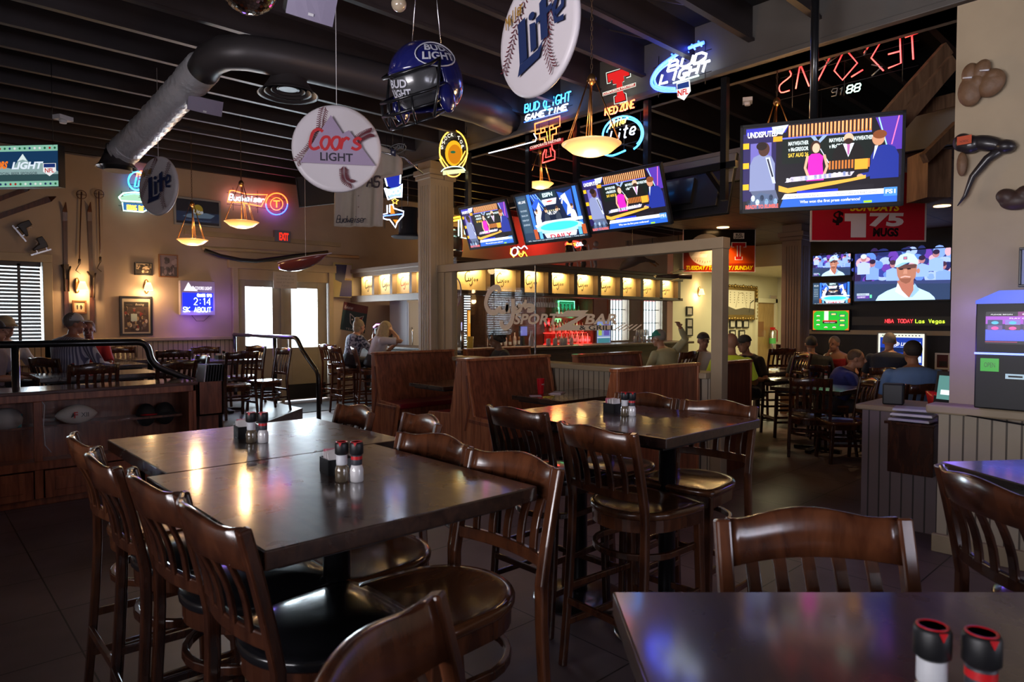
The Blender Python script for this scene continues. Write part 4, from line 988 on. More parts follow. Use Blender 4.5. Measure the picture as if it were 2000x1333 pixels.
tvs = [make_tv('tilted television nearest the fluted column, four people round a desk on screen', .93, .58, pic_debate, P(951, 441, X=5.62), FACE_NX, math.radians(20), group=HT),
       make_tv('tilted television, second from the column, showing a blue sports studio with a round desk', 1.04, .62, pic_sports, P(1075, 422, X=5.6), FACE_NX, math.radians(20), group=HT),
       make_tv('tilted television, third from the column, woman in pink between suited men on screen', 1.06, .62, pic_debate, P(1218, 392, X=5.6), FACE_NX, math.radians(20), group=HT),
       make_tv('large upright television hung nearest the pale wall with the boxing gloves, debate show on screen', 1.13, .68, pic_debate, P(1600, 321, D=5.0), math.radians(-63), math.radians(3), group=HT)]
bk = make_tv('television seen from behind, its dark back panel beyond the third tilted screen', 1.2, .66, None, P(1333, 375, X=6.25), PI/2, math.radians(16), group=HT)
MB().bx(-.6, .6, .036, .045, .0, .32).build('back_cover', plain('tv_back_grey', (.12, .12, .11), .5), bk, bevel=.01)
MB().bx(-.2, .2, .045, .12, -.2, .08).build('wall_bracket', BLACKMET, bk)
tv_bar = solo('steel_hanger', MB().bx(5.84, 5.9, 3.2, 7.3, 3.0, 3.06).bx(5.84, 5.9, 7.2, 7.26, 3.0, 3.9).bx(5.84, 5.9, 6.0, 6.06, 3.0, 3.9).bx(5.84, 5.9, 5.2, 5.26, 3.0, 3.9).bx(5.84, 5.9, 4.2, 4.26, 3.0, 3.9).bx(5.84, 5.9, 3.3, 3.36, 2.7, 3.9)
     .bar([(5.87, 6.5, 3.0), (5.72, 6.5, 2.84)], .05, .03).bar([(5.87, 5.45, 3.0), (5.72, 5.45, 2.84)], .05, .03).bar([(5.87, 4.35, 3.0), (5.72, 4.35, 2.84)], .05, .03).bar([(5.87, 3.5, 3.0), (6.2, 3.5, 2.8)], .05, .03), BLACKMET, 'black steel frame of posts that carries the row of tilted televisions', 'bracket')
v = P(1597, 240, D=5.08); solo('ceiling_pole', MB().tube([(0, 0, 0), (0, 0, 4.1-v.z+.28)], .03, 12).box((0, .0, -.2), (.2, .04, .4)), BLACKMET, 'black pole that hangs the large upright television from the ceiling', 'pole', (v.x+.02, v.y+.04, v.z-.0))
# screens of the black wall, X = 13
def wall_tv(px0, py0, px1, py1, fn, label, X=12.9):
    a = P(px0, py0, X=X); b = P(px1, py1, X=X); w = a.y-b.y; zt = P((px0+px1)/2, py0, X=X).z; zb = P((px0+px1)/2, py1, X=X).z
    return make_tv(label, w, zt-zb, fn, (X, (a.y+b.y)/2, (zt+zb)/2), FACE_NX, 0, bezel=.02, group='televisions on the black wall')
wall_tv(1668, 488, 1858, 590, pic_tennis, 'largest television on the black wall, man in a white cap and polo shirt')
wall_tv(1586, 496, 1663, 542, pic_tennis, 'small television on the black wall, topmost, same white-capped man in miniature')
wall_tv(1586, 550, 1663, 597, pic_sports, 'small television on the black wall, middle one, blue studio desk')
wall_tv(1586, 605, 1660, 648, pic_poker, 'small television on the black wall, lowest, green poker table')
# led ticker
X = 12.92; a = P(1664, 628, X=X); b = P(1856, 628, X=X); zt, zb = P(1760, 621, X=X).z, P(1760, 634, X=X).z
t = thing('led_ticker', 'long scrolling ticker reading NBA TODAY Las Vegas in red and green lights', 'sign', (X, (a.y+b.y)/2, (zt+zb)/2)); t.rotation_euler = (0, 0, FACE_NX)
w = a.y-b.y; MB().bx(-w/2, w/2, 0, .06, -(zt-zb)/2-.02, (zt-zb)/2+.02).build('ticker_case', plain('ticker_case', (.05, .045, .045), .5), t)
hh = (zt-zb)*.55
for s, x, m in (('NBA TODAY', -w*.14, neon('led_red', (1, .02, .03), 3)), ('Las Vegas', w*.17, neon('led_green', (.5, .85, .02), 2.5))):
    mb = MB(); ww = stroke_width(s, hh); k = (w*.29)/ww
    for st in strokes(s, x, -hh/2, hh, 0, k): mb.tube([(p[0], -.006, p[1]) for p in st], .0045, 4)
    mb.build('led_text', m, t)
def panel_thing(name, label, cat, w, h, loc, rz, mat, draw, th=.02, frame=None, fw=.02, rot=None, group=None, hang=0):
    l3 = lambda q: q[2]
    t = thing(name, label, cat, loc, rz, group, rot)
    MB().bx(-w/2, w/2, 0, th, -h/2, h/2).build('board', frame or FRAMEK, t, bevel=.002)
    if fw:
        MB().bx(-w/2, w/2, -.012, 0, h/2-fw, h/2).bx(-w/2, w/2, -.012, 0, -h/2, -h/2+fw).bx(-w/2, -w/2+fw, -.012, 0, -h/2+fw, h/2-fw).bx(w/2-fw, w/2, -.012, 0, -h/2+fw, h/2-fw).build('frame', frame or FRAMEK, t, bevel=.003)
    if hang:
        for sx in (-.42, .42): MB().tube([(w*sx, 0, h/2-.01), (w*sx, 0, hang-l3(loc))], .003, 4).build('hanging_cord', BLACKMET, t)
    pc = Pic(w-2*fw, h-2*fw, None, .0001, 0); draw(pc); pc.build('picture', mat, t, (0, -.0005, 0), 0)
    return t
def on_Y(px0, py0, px1, py1, Y):
    a = P(px0, (py0+py1)/2, Y=Y); b = P(px1, (py0+py1)/2, Y=Y); c = (px0+px1)/2
    zt, zb = P(c, py0, Y=Y).z, P(c, py1, Y=Y).z
    return (b.x-a.x), zt-zb, Vector(((a.x+b.x)/2, Y, (zt+zb)/2))
def on_X(px0, py0, px1, py1, X):
    a = P(px0, (py0+py1)/2, X=X); b = P(px1, (py0+py1)/2, X=X); c = (px0+px1)/2
    zt, zb = P(c, py0, X=X).z, P(c, py1, X=X).z
    return (a.y-b.y), zt-zb, Vector((X, (a.y+b.y)/2, (zt+zb)/2))
def at_cam(px0, py0, px1, py1, D):
    a = P(px0, (py0+py1)/2, D=D); b = P(px1, (py0+py1)/2, D=D); c = (px0+px1)/2
    zt, zb = P(c, py0, D=D).z, P(c, py1, D=D).z
    return (b-a).length, zt-zb, Vector(((a.x+b.x)/2, (a.y+b.y)/2, (zt+zb)/2))
# beer board behind the navy man
def d_beer(pc):
    pc.rect(0, 0, 1, 1, C('e8ecd8')); pc.rect(.04, .03, .96, .88, C('1838a0')); pc.rect(.04, .4, .96, .55, C('0c2050')); pc.ell(.3, .68, .14, .12, W_); pc.ell(.31, .68, .12, .1, C('1838a0'))
    pc.text('BUD LIGHT', .52, .62, .1, W_, shear=.2, bold=.03, width=.5); pc.text('OFFICIAL BEER SPONSOR', .52, .56, .03, C('a0c0f0'), width=.4); pc.poly([(.82, .74), (.92, .74), (.92, .64), (.87, .58), (.82, .64)], C('d0d8f0')); pc.text('NFL', .87, .63, .05, C('c02020'), width=.07)
    for i in range(12): pc.ell(.1+i*.072, .94, .02, .018, C(random.choice(['203060', 'a02020', '206040', '303030'])), 8, True)
    for i in range(6): pc.rect(.08+i*.15, .1, .19+i*.15, .3, C(random.choice(['c0d0f0', '3060d0', '40c040', '80a0e0'])))
w, h, l = on_X(1713, 650, 1808, 716, 12.89)
panel_thing('lit_beer_board', 'lit blue beer board low on the black wall, behind the man in navy', 'sign', w, h, l, FACE_NX, LIT, d_beer, .1, plain('board_edge', (.4, .38, .36), .5), .02)
w, h, l = on_X(1826, 690, 1856, 722, 12.97)
panel_thing('framed_picture', 'small dark red picture with white frame low at the right of the black wall', 'picture', w, h, l, FACE_NX, PRINT, lambda pc: (pc.rect(0, 0, 1, 1, C('501018')), pc.rect(.2, .1, .9, .5, C('181010'))), .02, WHITEP, .03)
# red price banner
def d_mugs(pc):
    pc.rect(0, 0, 1, 1, C('a8a0a0')); pc.rect(.015, .02, .985, .98, C('9c1426'))
    pc.text('SUNDAYS', .76, .44, .09, C('e0c810'), shear=.25, bold=.04, align='r', width=.42)
    pc.text('$', .19, .27, .16, C('1c0810'), shear=.1, bold=.04, align='l', width=.09); pc.poly([(.295, .4), (.48, .4), (.48, .06), (.35, .06), (.35, .29), (.295, .29)], C('c0b4bc'))
    pc.text('75', .5, .23, .17, C('c0b4bc'), shear=.12, bold=.05, align='l', width=.3); pc.text('MUGS', .54, .08, .11, C('1c0810'), shear=.05, bold=.05, align='l', width=.22)
    pc.rect(.94, .9, .975, .95, C('c8c8d8')); pc.ell(.957, .925, .01, .02, C('203870'))
w, h, l = at_cam(1583, 335, 1810, 472, 6.7)
panel_thing('price_banner', 'dark red hanging banner advertising $1.75 MUGS beside the large television', 'banner', w, h, l, CAMRZ, GLOSSP, d_mugs, .008, WHITEP, 0, hang=4.12)
def d_sport2(pc):
    pc.rect(0, 0, 1, 1, C('18120f')); pc.rect(0, 0, 1, .45, C('8c2810')); pc.rect(.6, .2, 1, .62, C('c04410')); pc.ell(.32, .52, .25, .38, C('c8b8a0'), 30)
    for i in range(9): pc.line([(.16+i*.035, .2+.012*abs(i-4)), (.165+i*.035, .25+.012*abs(i-4))], .008, C('601810'))
    pc.poly([(.1, .34), (.24, .6), (.14, .6), (.14, .66), (.36, .66), (.22, .42), (.34, .42), (.32, .34)], C('e8dcc8')); pc.text('KICKOFF', .5, .42, .07, C('b02010'), bold=.03, width=.14)
    pc.rect(.7, .78, .85, .92, C('d8ccc0')); pc.text('BUD', .775, .855, .05, C('30201c'), bold=.04, width=.09); pc.text('LIGHT', .775, .795, .05, C('30201c'), bold=.04, width=.12)
    for o, c in ((0, 'd8d0c8'), (.012, 'b01818')):
        pc.poly([(.67+o, .7-o), (.88-o, .7-o), (.88-o, .58+o), (.84-o, .58+o), (.84-o, .62), (.8-o, .62), (.8-o, .36), (.83-o, .36), (.83-o, .28+o), (.72+o, .28+o), (.72+o, .36), (.75+o, .36), (.75+o, .62), (.71+o, .62), (.71+o, .58+o), (.67+o, .58+o)], C(c))
    pc.text('TUESDAY / THURSDAY / SUNDAY', .5, .05, .09, C('e8d010'), shear=.2, bold=.04, width=.94)
w, h, l = at_cam(1334, 448, 1475, 532, 11.4)
panel_thing('promotion_banner', 'black and orange baseball banner reading TUESDAY / THURSDAY / SUNDAY above the partition post', 'banner', w, h, l, CAMRZ, GLOSSP, d_sport2, .02, WHITEP, .008, hang=3.1)
# lit beer sign hanging at the far left
def d_mount(pc):
    pc.rect(0, 0, 1, 1, C('88c0a8')); pc.rect(.0, .14, 1, .86, C('14385c')); pc.poly([(0, .14), (0, .4), (.2, .5), (.35, .44), (.5, .8), (.62, .5), (.75, .6), (1, .35), (1, .14)], C('8ca8a8')); pc.poly([(.42, .62), (.5, .8), (.56, .62), (.5, .66)], C('e0f0f0')); pc.rect(0, .14, 1, .3, C('304c50'))
    pc.text('COORS', .12, .46, .16, C('ff8020'), shear=.3, bold=.05, width=.3); pc.text('LIGHT', .55, .44, .16, C('e8f4ff'), shear=.3, bold=.04, width=.42); pc.text('OFFICIAL BEER SPONSOR', .4, .3, .06, C('102030'), width=.6)
    pc.poly([(.78, .56), (.96, .56), (.96, .36), (.87, .25), (.78, .36)], C('f0f0f0')); pc.poly([(.79, .55), (.95, .55), (.95, .46), (.79, .46)], C('183070')); pc.text('NFL', .87, .34, .1, C('c02020'), bold=.02, width=.13)
    for i in range(14): pc.ell(.04+i*.07, .93, .016, .03, C(random.choice(['203060', 'a02020', '206040', 'e0e0e0'])), 8, True); pc.ell(.04+i*.07, .07, .016, .03, C(random.choice(['203060', 'a02020', '206040', 'e0e0e0'])), 8, True)
w, h, l = at_cam(-30, 284, 120, 366, 6.6)
panel_thing('lit_beer_sign', 'lit mountain beer sign hanging at the top left corner above the skis', 'sign', w, h, l, CAMRZ-.08, vcol('backlit_soft', .3, .75), d_mount, .08, DARKPL, .004, hang=4.12)

# ------------------------------------------------------------------ neon signs
NB = neon('neon_blue', (.01, .06, 1), 8); NW = neon('neon_white', (.7, .8, 1), 2.6); NR = neon('neon_red', (1, .015, .01), 5); NO = neon('neon_orange', (1, .1, .008), 5)
NY = neon('neon_yellow', (1, .45, .02), 3); NC = neon('neon_cyan', (.01, .28, 1), 5); NG = neon('neon_green', (.1, 1, .4), 2.4); NWG = neon('neon_mint', (.55, 1, .8), 1.8)
DULL = plain('unlit_tube', (.2, .22, .24), .2, coat=.5)
class Neon:
    def __init__(s, name, label, plane, back=None):
        s.name = name; s.label = label; s.pl = plane; s.mb = {}; s.n = 0; s.pts = []; s.pics = []
        s.d = Vector((-.03, 0, 0)) if 'X' in plane else (Vector((0, -.03, 0)) if 'Y' in plane else -FW*.03)
    def p(s, px, py): return P(px, py, **s.pl)+s.d
    def line(s, pts, m, r=.009, closed=False, smooth=False):
        q = smooth_pts(pts, 3) if smooth else pts
        w = [s.p(*a) for a in q]; s.pts += w; r *= .85
        s.mb.setdefault(m.name, (MB(), m))[0].tube(w, r, 6, closed)
    def text(s, t, x0, y0, x1, y1, hpx, m, slant=.0, r=.008, gap=2, sm=False):
        a, b = s.p(x0, y0), s.p(x1, y1); top = s.p(x0, y0-hpx); h = (top-a).length
        u = (b-a); L = u.length; u.normalize(); up = Vector((0, 0, 1)); W = stroke_width(t, h, 1, gap)-gap*h/10; k = L/W
        for st in strokes(t, 0, 0, h, slant, k, gap):
            if sm: st = smooth_pts(st)
            w = [a+u*q[0]+up*q[1] for q in st]; s.pts += w
            s.mb.setdefault(m.name, (MB(), m))[0].tube(w, r, 6)
    def ell(s, cx, cy, rx, ry, m, a0=0, a1=360, rot=0, r=.01):
        n = 24; pts = []
        for i in range(n+1):
            a = math.radians(a0+(a1-a0)*i/n); x, y = rx*math.cos(a), -ry*math.sin(a); c, q = math.cos(rot), math.sin(rot)
            pts.append((cx+x*c-y*q, cy+x*q+y*c))
        s.line(pts, m, r)
    def done(s, frame=True, poly=None, cat='neon sign'):
        c = sum(s.pts, Vector())/len(s.pts); t = thing(s.name, s.label, cat, c)
        for k, (mb, m) in s.mb.items():
            mb.v = [tuple(Vector(v)-c) for v in mb.v]; mb.build('neon_tube', m, t)
        if frame:   # wire frame that carries the tubes
            xs = [(p-c) for p in s.pts]; z0 = min(p.z for p in xs); z1 = max(p.z for p in xs)
            ax = Vector((0, 1, 0)) if 'X' in s.pl else (Vector((1, 0, 0)) if 'Y' in s.pl else RT)
            u0 = min(p.dot(ax) for p in xs); u1 = max(p.dot(ax) for p in xs); mb = MB(); d = -s.d
            for k in (.25, .75): mb.tube([ax*u0+Vector((0, 0, z0+(z1-z0)*k))+d, ax*u1+Vector((0, 0, z0+(z1-z0)*k))+d], .004, 5)
            for k in (.1, .5, .9): mb.tube([ax*(u0+(u1-u0)*k)+Vector((0, 0, z0))+d, ax*(u0+(u1-u0)*k)+Vector((0, 0, z1))+d], .004, 5)
            off = Vector((.14, 0, 0)) if 'X' in s.pl else (Vector((0, .09, 0)) if 'Y' in s.pl else None)
            if off is not None:
                for k in (.25, .75): mb.tube([ax*(u0+u1)/2+Vector((0, 0, z0+(z1-z0)*k))+d, ax*(u0+u1)/2+Vector((0, 0, z0+(z1-z0)*k))+d+off], .005, 5)
            else:
                for k in (.2, .8): mb.tube([ax*(u0+(u1-u0)*k)+Vector((0, 0, z1))+d, ax*(u0+(u1-u0)*k)+Vector((0, 0, 4.15-c.z))+d], .003, 4)
            mb.build('wire_frame', DARKPL, t)
        return t
    def panel(s, t, polys, mat, name='sign_face', off=0):
        """coloured flat pieces on the sign: (pixel points, colour)"""
        c = t.location; mb = MB(); k = 0
        for pts, col in polys:
            k += 1; w = [s.p(*a)-c+s.d*(off+k*.05) for a in pts]
            n = (w[1]-w[0]).cross(w[2]-w[1])
            mb.add(w, [tuple(range(len(w)))], False, col)
        mb.build(name, mat, t, fix=False)
    def ptext(s, t, txt, x0, y0, x1, y1, hpx, col, mat, shear=0, bold=.03, off=.5):
        a, b = s.p(x0, y0), s.p(x1, y1); h = (s.p(x0, y0-hpx)-a).length; u = (b-a); L = u.length; u.normalize()
        vs, fs, gx0, gx1, gy0, gy1 = glyphs(txt, bold); kx = L/(gx1-gx0); kz = h/.7
        mb = MB(); mb.add([a+u*((v[0]-gx0)*kx+v[1]*kz*shear)+Vector((0, 0, v[1]*kz))-t.location+s.d*off for v in vs], fs, False, col); mb.build('sign_text', mat, t, fix=False)
XB = dict(X=5.72)
n = Neon('neon_sign', 'blue and white neon reading BUD LIGHT GAME TIME on the beam', XB)
n.text('BUD', 1028, 221, 1056, 214, 15, NC, .1); n.text('LIGHT', 1070, 211, 1117, 198, 17, NC, .1); n.ell(1077, 205, 12, 11, NC, 60, 300); n.text('GAME', 1029, 237, 1066, 227, 10, NW, .35, .009); n.text('TIME', 1072, 226, 1110, 215, 10, NW, .35, .009); n.line([(1027, 240), (1112, 217)], NB, .006); n.done()
n = Neon('neon_sign', 'orange neon double T letter emblem below the blue game time sign', XB)
n.line([(1048, 243), (1097, 228), (1097, 247), (1084, 252), (1083, 246), (1077, 248), (1077, 255), (1090, 251), (1090, 262), (1083, 264), (1082, 276)], NO, .009); n.line([(1048, 243), (1049, 263), (1060, 261), (1060, 253), (1067, 251), (1068, 258), (1057, 262), (1058, 274), (1067, 272), (1068, 280)], NO, .009)
n.line([(1068, 293), (1064, 303), (1063, 319), (1087, 312), (1087, 297), (1082, 292), (1081, 283)], NR, .009); n.line([(1071, 293), (1069, 309), (1080, 306), (1078, 290)], NR, .007); n.line([(1071, 258), (1073, 276)], NY, .006); n.line([(1077, 256), (1078, 275)], NY, .006)
t = n.done(); n.panel(t, [([(1038, 296), (1038, 288), (1104, 270), (1104, 279)], C('90141c'))], LIT); n.ptext(t, 'CORPORATE PARTNER', 1041, 293, 1102, 276, 5, C('f0d0c0'), LIT, off=.7)
n = Neon('neon_sign', 'red and white double T panel sign over red letters RED ZONE', XB)
n.text('RED', 1185, 227, 1209, 221, 13, NO, .05, .009, 1.5); n.text('ZONE', 1214, 219, 1242, 211, 14, NO, .05, .009, 1.5)
t = n.done(); TT = lambda o: [(1188+o, 144+o), (1236-o, 130+o), (1237-o, 152-o), (1228-o, 155-o), (1227, 150), (1223, 151), (1224, 161-o), (1220, 163), (1222, 182), (1228-o, 184+o), (1230-o, 200-o), (1204+o, 206-o), (1203+o, 190+o), (1210, 187), (1209, 166), (1202, 168-o), (1201, 158), (1198, 159), (1198, 164-o), (1190+o, 166-o)]
n.panel(t, [(TT(0)[::-1], C('e8f0e0')), (TT(1.3)[::-1], C('101010')), (TT(3)[::-1], C('d02020')), ([(1182, 190), (1182, 183), (1247, 163), (1247, 171)], C('d8e0d0')), ([(1183, 189), (1183, 184), (1246, 164.5), (1246, 170)], C('a01c20'))], LIT, off=.3); n.ptext(t, 'CORPORATE PARTNER', 1185, 188, 1245, 169.5, 4, C('f0e0d0'), LIT, off=.9)
n = Neon('neon_sign', 'blue oval neon with yellow and white script letters Miller Lite, partly behind the big pendant', XB)
n.ell(1220, 264, 40, 35, NC, -75, 200, -.35, .012); n.ell(1222, 264, 35, 30, NC, -60, 150, -.35, .009); n.line([(1185, 303), (1200, 305), (1225, 295)], NC, .012, smooth=True)
n.text('Miller', 1194, 253, 1230, 239, 13, NY, .3, .007, .5, True); n.text('Lite', 1194, 281, 1244, 262, 22, NW, .25, .008, 1, True); n.done()
n = Neon('neon_sign', 'large bright blue and white neon reading BUD LIGHT with a shield on the beam', XB)
n.line([(1378, 85), (1345, 97), (1318, 113), (1292, 132), (1279, 150), (1276, 164), (1284, 174), (1302, 179), (1326, 179)], NB, .02, smooth=True); n.line([(1322, 118), (1296, 135), (1283, 152), (1283, 163), (1291, 171), (1322, 174)], NB, .014, smooth=True)
for i in range(5): x = 1318+i*13; y = 112-i*6.2; n.line([(x-3, y-5), (x+4, y+5)], NB, .01)
for dx, r in ((0, .013),):
    n.text('BUD', 1307+dx, 141-dx*.6, 1379+dx, 121-dx*.6, 17, NW, .35, r, 1.6); n.text('LIGHT', 1292+dx, 166-dx*.6, 1384+dx, 140-dx*.6, 17, NW, .35, r, 1.6)
n.line([(1318, 164), (1368, 149)], NWG, .01)
t = n.done(); n.panel(t, [([(1326, 165), (1352, 158), (1354, 180), (1341, 198), (1328, 192)][::-1], C('f0f0f0')), ([(1328, 167), (1350, 161), (1351, 172), (1328, 177)][::-1], C('203878'))], LIT, off=.4); n.ptext(t, 'NFL', 1330, 191, 1351, 186, 11, C('c81818'), LIT, off=1.0)
n = Neon('neon_sign', 'yellow round neon with an orange slice face reading SHOCK TOP over the column', dict(X=5.68))
n.ell(889, 296, 27, 40, NY, -50, 230, .0, .011); n.line([(862, 312), (868, 322), (874, 330)], NY, .01); n.line([(862, 302), (872, 318), (880, 328)], NY, .008); n.line([(917, 300), (908, 316), (898, 326)], NY, .008); n.line([(912, 296), (903, 314)], NY, .008); n.ell(889, 336, 14, 10, NY, 180, 360, 0, .009); n.line([(865, 336), (872, 330), (889, 326), (906, 328), (912, 334)], NWG, .008, smooth=True)
t = n.done(); E = lambda cx, cy, rx, ry: [(cx+rx*math.cos(2*PI*i/20), cy+ry*math.sin(2*PI*i/20)) for i in range(20)][::-1]
n.panel(t, [(E(889, 296, 24, 36), C('181008')), (E(889, 300, 17, 25), C('f0b020')), (E(891, 302, 13, 19), C('c87810')), ([(868, 334), (910, 330), (911, 338), (868, 343)][::-1], C('e0e8b0')), (E(888, 298, 5, 2.5), C('206040'))], LIT, off=-.3)
for i, ch in enumerate('SHOCK TOP'):
    a = math.radians(165-i*18.5); cx, cy = 889+21*math.cos(a), 298-33*math.sin(a)
    if ch != ' ': n.ptext(t, ch, cx-2.6, cy+3, cx+2.6, cy+3, 7, C('fff8e0'), LIT, off=.6)
n = Neon('neon_tube_light', 'thin bent white neon line hanging left of the orange double T', dict(X=5.75)); n.line([(958, 300), (1003, 289), (1049, 277), (1051, 271), (1046, 262)], NW, .008); n.done(False, cat='neon light')
# TEXAS letters read from behind
NDR = neon('neon_dim_red', (1, .03, .03), 1.6)
n = Neon('neon_sign', 'dim red neon letters TEXAS seen from behind in mirror writing, with white 1988 below', dict(X=6.35))
n.line([(1786, 118), (1783, 66)], NDR, .008); n.line([(1770, 75), (1795, 66)], NDR, .008)
n.line([(1735, 80), (1760, 75), (1762, 125), (1737, 135)], NDR, .008); n.line([(1737, 108), (1760, 102)], NDR, .008)
n.line([(1700, 82), (1726, 78), (1704, 115), (1728, 140)], NDR, .008); n.line([(1690, 106), (1704, 84)], NDR, .008); n.line([(1649, 105), (1632, 140), (1648, 158), (1677, 125), (1660, 105)], NDR, .008); n.line([(1665, 152), (1688, 138)], NDR, .008)
n.line([(1625, 110), (1606, 148), (1590, 178)], NDR, .008); n.line([(1565, 130), (1557, 175)], NDR, .008); n.line([(1567, 130), (1583, 170)], NDR, .008); n.line([(1545, 140), (1547, 150), (1526, 168), (1528, 182), (1545, 178)], NDR, .008, smooth=True)
n.line([(1610, 115), (1622, 125), (1630, 108)], DULL, .009); n.line([(1645, 106), (1600, 140)], DULL, .009); n.line([(1700, 84), (1690, 110)], DULL, .009); n.line([(1705, 150), (1725, 132), (1705, 128)], DULL, .009)
n.text('88', 1655, 184, 1681, 179, 14, NWG, .2, .006); n.text('91', 1625, 190, 1648, 186, 14, DULL, .2, .006); n.done()
# on the back wall
YB = dict(Y=12.02)
n = Neon('neon_sign', 'small blue oval neon high on the back wall, half hidden by the left baseball sign', YB)
n.ell(266, 354, 16, 18, NC, 40, 320, 0, .016); n.text('Lite', 262, 366, 284, 362, 18, NC, .2, .012, .6); n.text('Mil', 266, 346, 282, 342, 10, NO, .2, .01, .6); n.done()
n = Neon('neon_sign', 'green-white stadium shaped neon with yellow letters BRING THE on the back wall', YB)
n.line([(231, 386), (240, 378), (262, 376), (292, 380), (298, 386), (291, 396), (236, 393), (231, 386)], NWG, .014); n.line([(240, 382), (262, 379), (290, 384)], NG, .01); n.line([(238, 396), (240, 412), (278, 415), (298, 404)], NWG, .012); n.text('BRING THE', 248, 410, 280, 413, 9, NY, 0, .011); t = n.done()
n.panel(t, [([(233, 386), (262, 377), (296, 386), (290, 394), (236, 392)][::-1], C('a8d8b8')), ([(240, 396), (296, 400), (294, 414), (241, 411)][::-1], C('2868a0'))], LIT, off=-.5)
n = Neon('neon_sign', 'orange bow-tie neon with white script Budweiser beside a round TEXAS RANGERS ring', YB)
n.line([(448, 373), (443, 395), (470, 396), (509, 404), (521, 381), (480, 380), (455, 373), (448, 373)], NO, .012); n.text('Budweiser', 446, 391, 516, 396, 11, NW, .2, .011, .4, True); n.ell(539, 399, 21, 21, NB, 180, 360, 0, .012); n.ell(539, 399, 21, 21, NO, 0, 180, 0, .012); n.ell(539, 399, 12, 12, NO, 0, 360, 0, .009); n.text('T', 533, 406, 545, 406, 13, NO, 0, .012)
t = n.done()
for i, ch in enumerate('TEXAS RANGERS'):
    a = math.radians(200-i*29); cx, cy = 539+16.5*math.cos(a), 399-16.5*math.sin(a)
    if ch != ' ': n.text(ch, cx-2.2, cy+3, cx+2.2, cy+3, 5.5, NW, 0, .005)
# neon hanging above the bar corner
n = Neon('neon_sign', 'hanging neon with bow tie, star and state outline, right of the cream jersey', dict(D=9.2))
n.line([(751, 342), (757, 365)], NW, .012); n.line([(783, 343), (782, 360)], NW, .012); n.line([(752, 369), (759, 391), (772, 386), (785, 386), (786, 361), (776, 370), (764, 374), (752, 369)], NW, .013); n.text('BUD', 757, 382, 782, 378, 8, NW, 0, .009)
n.line([(772, 386), (774, 391), (779, 392), (775, 395), (776, 400), (772, 397), (768, 400), (769, 395), (766, 392), (770, 391), (772, 386)], NY, .007)
n.line([(757, 402), (757, 418), (747, 420), (750, 428), (757, 430), (762, 430), (768, 438), (773, 446), (776, 436), (788, 422), (789, 414), (770, 408), (768, 401), (762, 401), (762, 416)], NW, .011); n.line([(750, 423), (786, 419)], NB, .009)
t = n.done(); n.panel(t, [([(752, 341), (784, 342), (783, 362), (768, 370), (757, 364)][::-1], C('1828a0')), ([(753, 371), (785, 364), (784, 385), (761, 388)][::-1], C('b8d8ff')), ([(763, 402), (767, 402), (772, 418), (763, 419)][::-1], C('f09020')), ([(768, 430), (778, 430), (774, 438)][::-1], C('f09020'))], LIT, off=-.4)
n = Neon('neon_sign', 'yellow and mint neon above the barrel, cut by the first tilted television', dict(D=10.5))
n.line([(880, 428), (900, 424), (906, 427), (884, 433), (902, 428)], NY, .016, smooth=True); n.line([(896, 431), (896, 462)], NWG, .014); n.line([(901, 430), (902, 465), (915, 467)], NWG, .014); n.line([(907, 438), (908, 458), (915, 461)], NWG, .012); n.done()
n = Neon('neon_sign', 'white and yellow neon squiggle on the bar canopy under the second tilted television', dict(D=11.2))
n.ell(1005, 492, 6, 8, NW, 0, 360, .3, .014); n.line([(1011, 482), (1018, 486), (1024, 481), (1030, 487)], NW, .012, smooth=True); n.line([(998, 486), (997, 496), (1003, 503), (1010, 495), (1018, 503), (1025, 493), (1030, 503)], NY, .012); n.text('W', 1013, 500, 1022, 500, 9, NY, 0, .012); n.done()
n = Neon('neon_sign', 'red and white neon lettering glowing against the red wall above the bar canopy', dict(D=13.0))
n.text('Coors', 1107, 481, 1124, 480, 7, NO, .2, .018, .6); n.text('LIGHT', 1126, 481, 1139, 480, 6, NW, .2, .012); n.ell(1119, 478, 15, 6, NR, 0, 360, 0, .014); n.done()

tv0 = make_tv('dark switched-off television high on the back wall left of the cream jersey', .8, .5, None, P(615, 372, D=11.0), CAMRZ-.5, .15, group=None)
MB().tube([(0, .05, .2), (0, .1, 4.42-tv0.location.z)], .015, 8).build('ceiling_mount', BLACKMET, tv0)
n = Neon('neon_sign', 'unlit small neon reading LIGHT above the sleeve of the cream jersey', dict(D=8.9)); n.text('LIGHT', 764, 297, 790, 291, 8, DULL, .2, .006); n.ell(777, 292, 17, 9, DULL, 0, 360, -.25, .006); n.done()
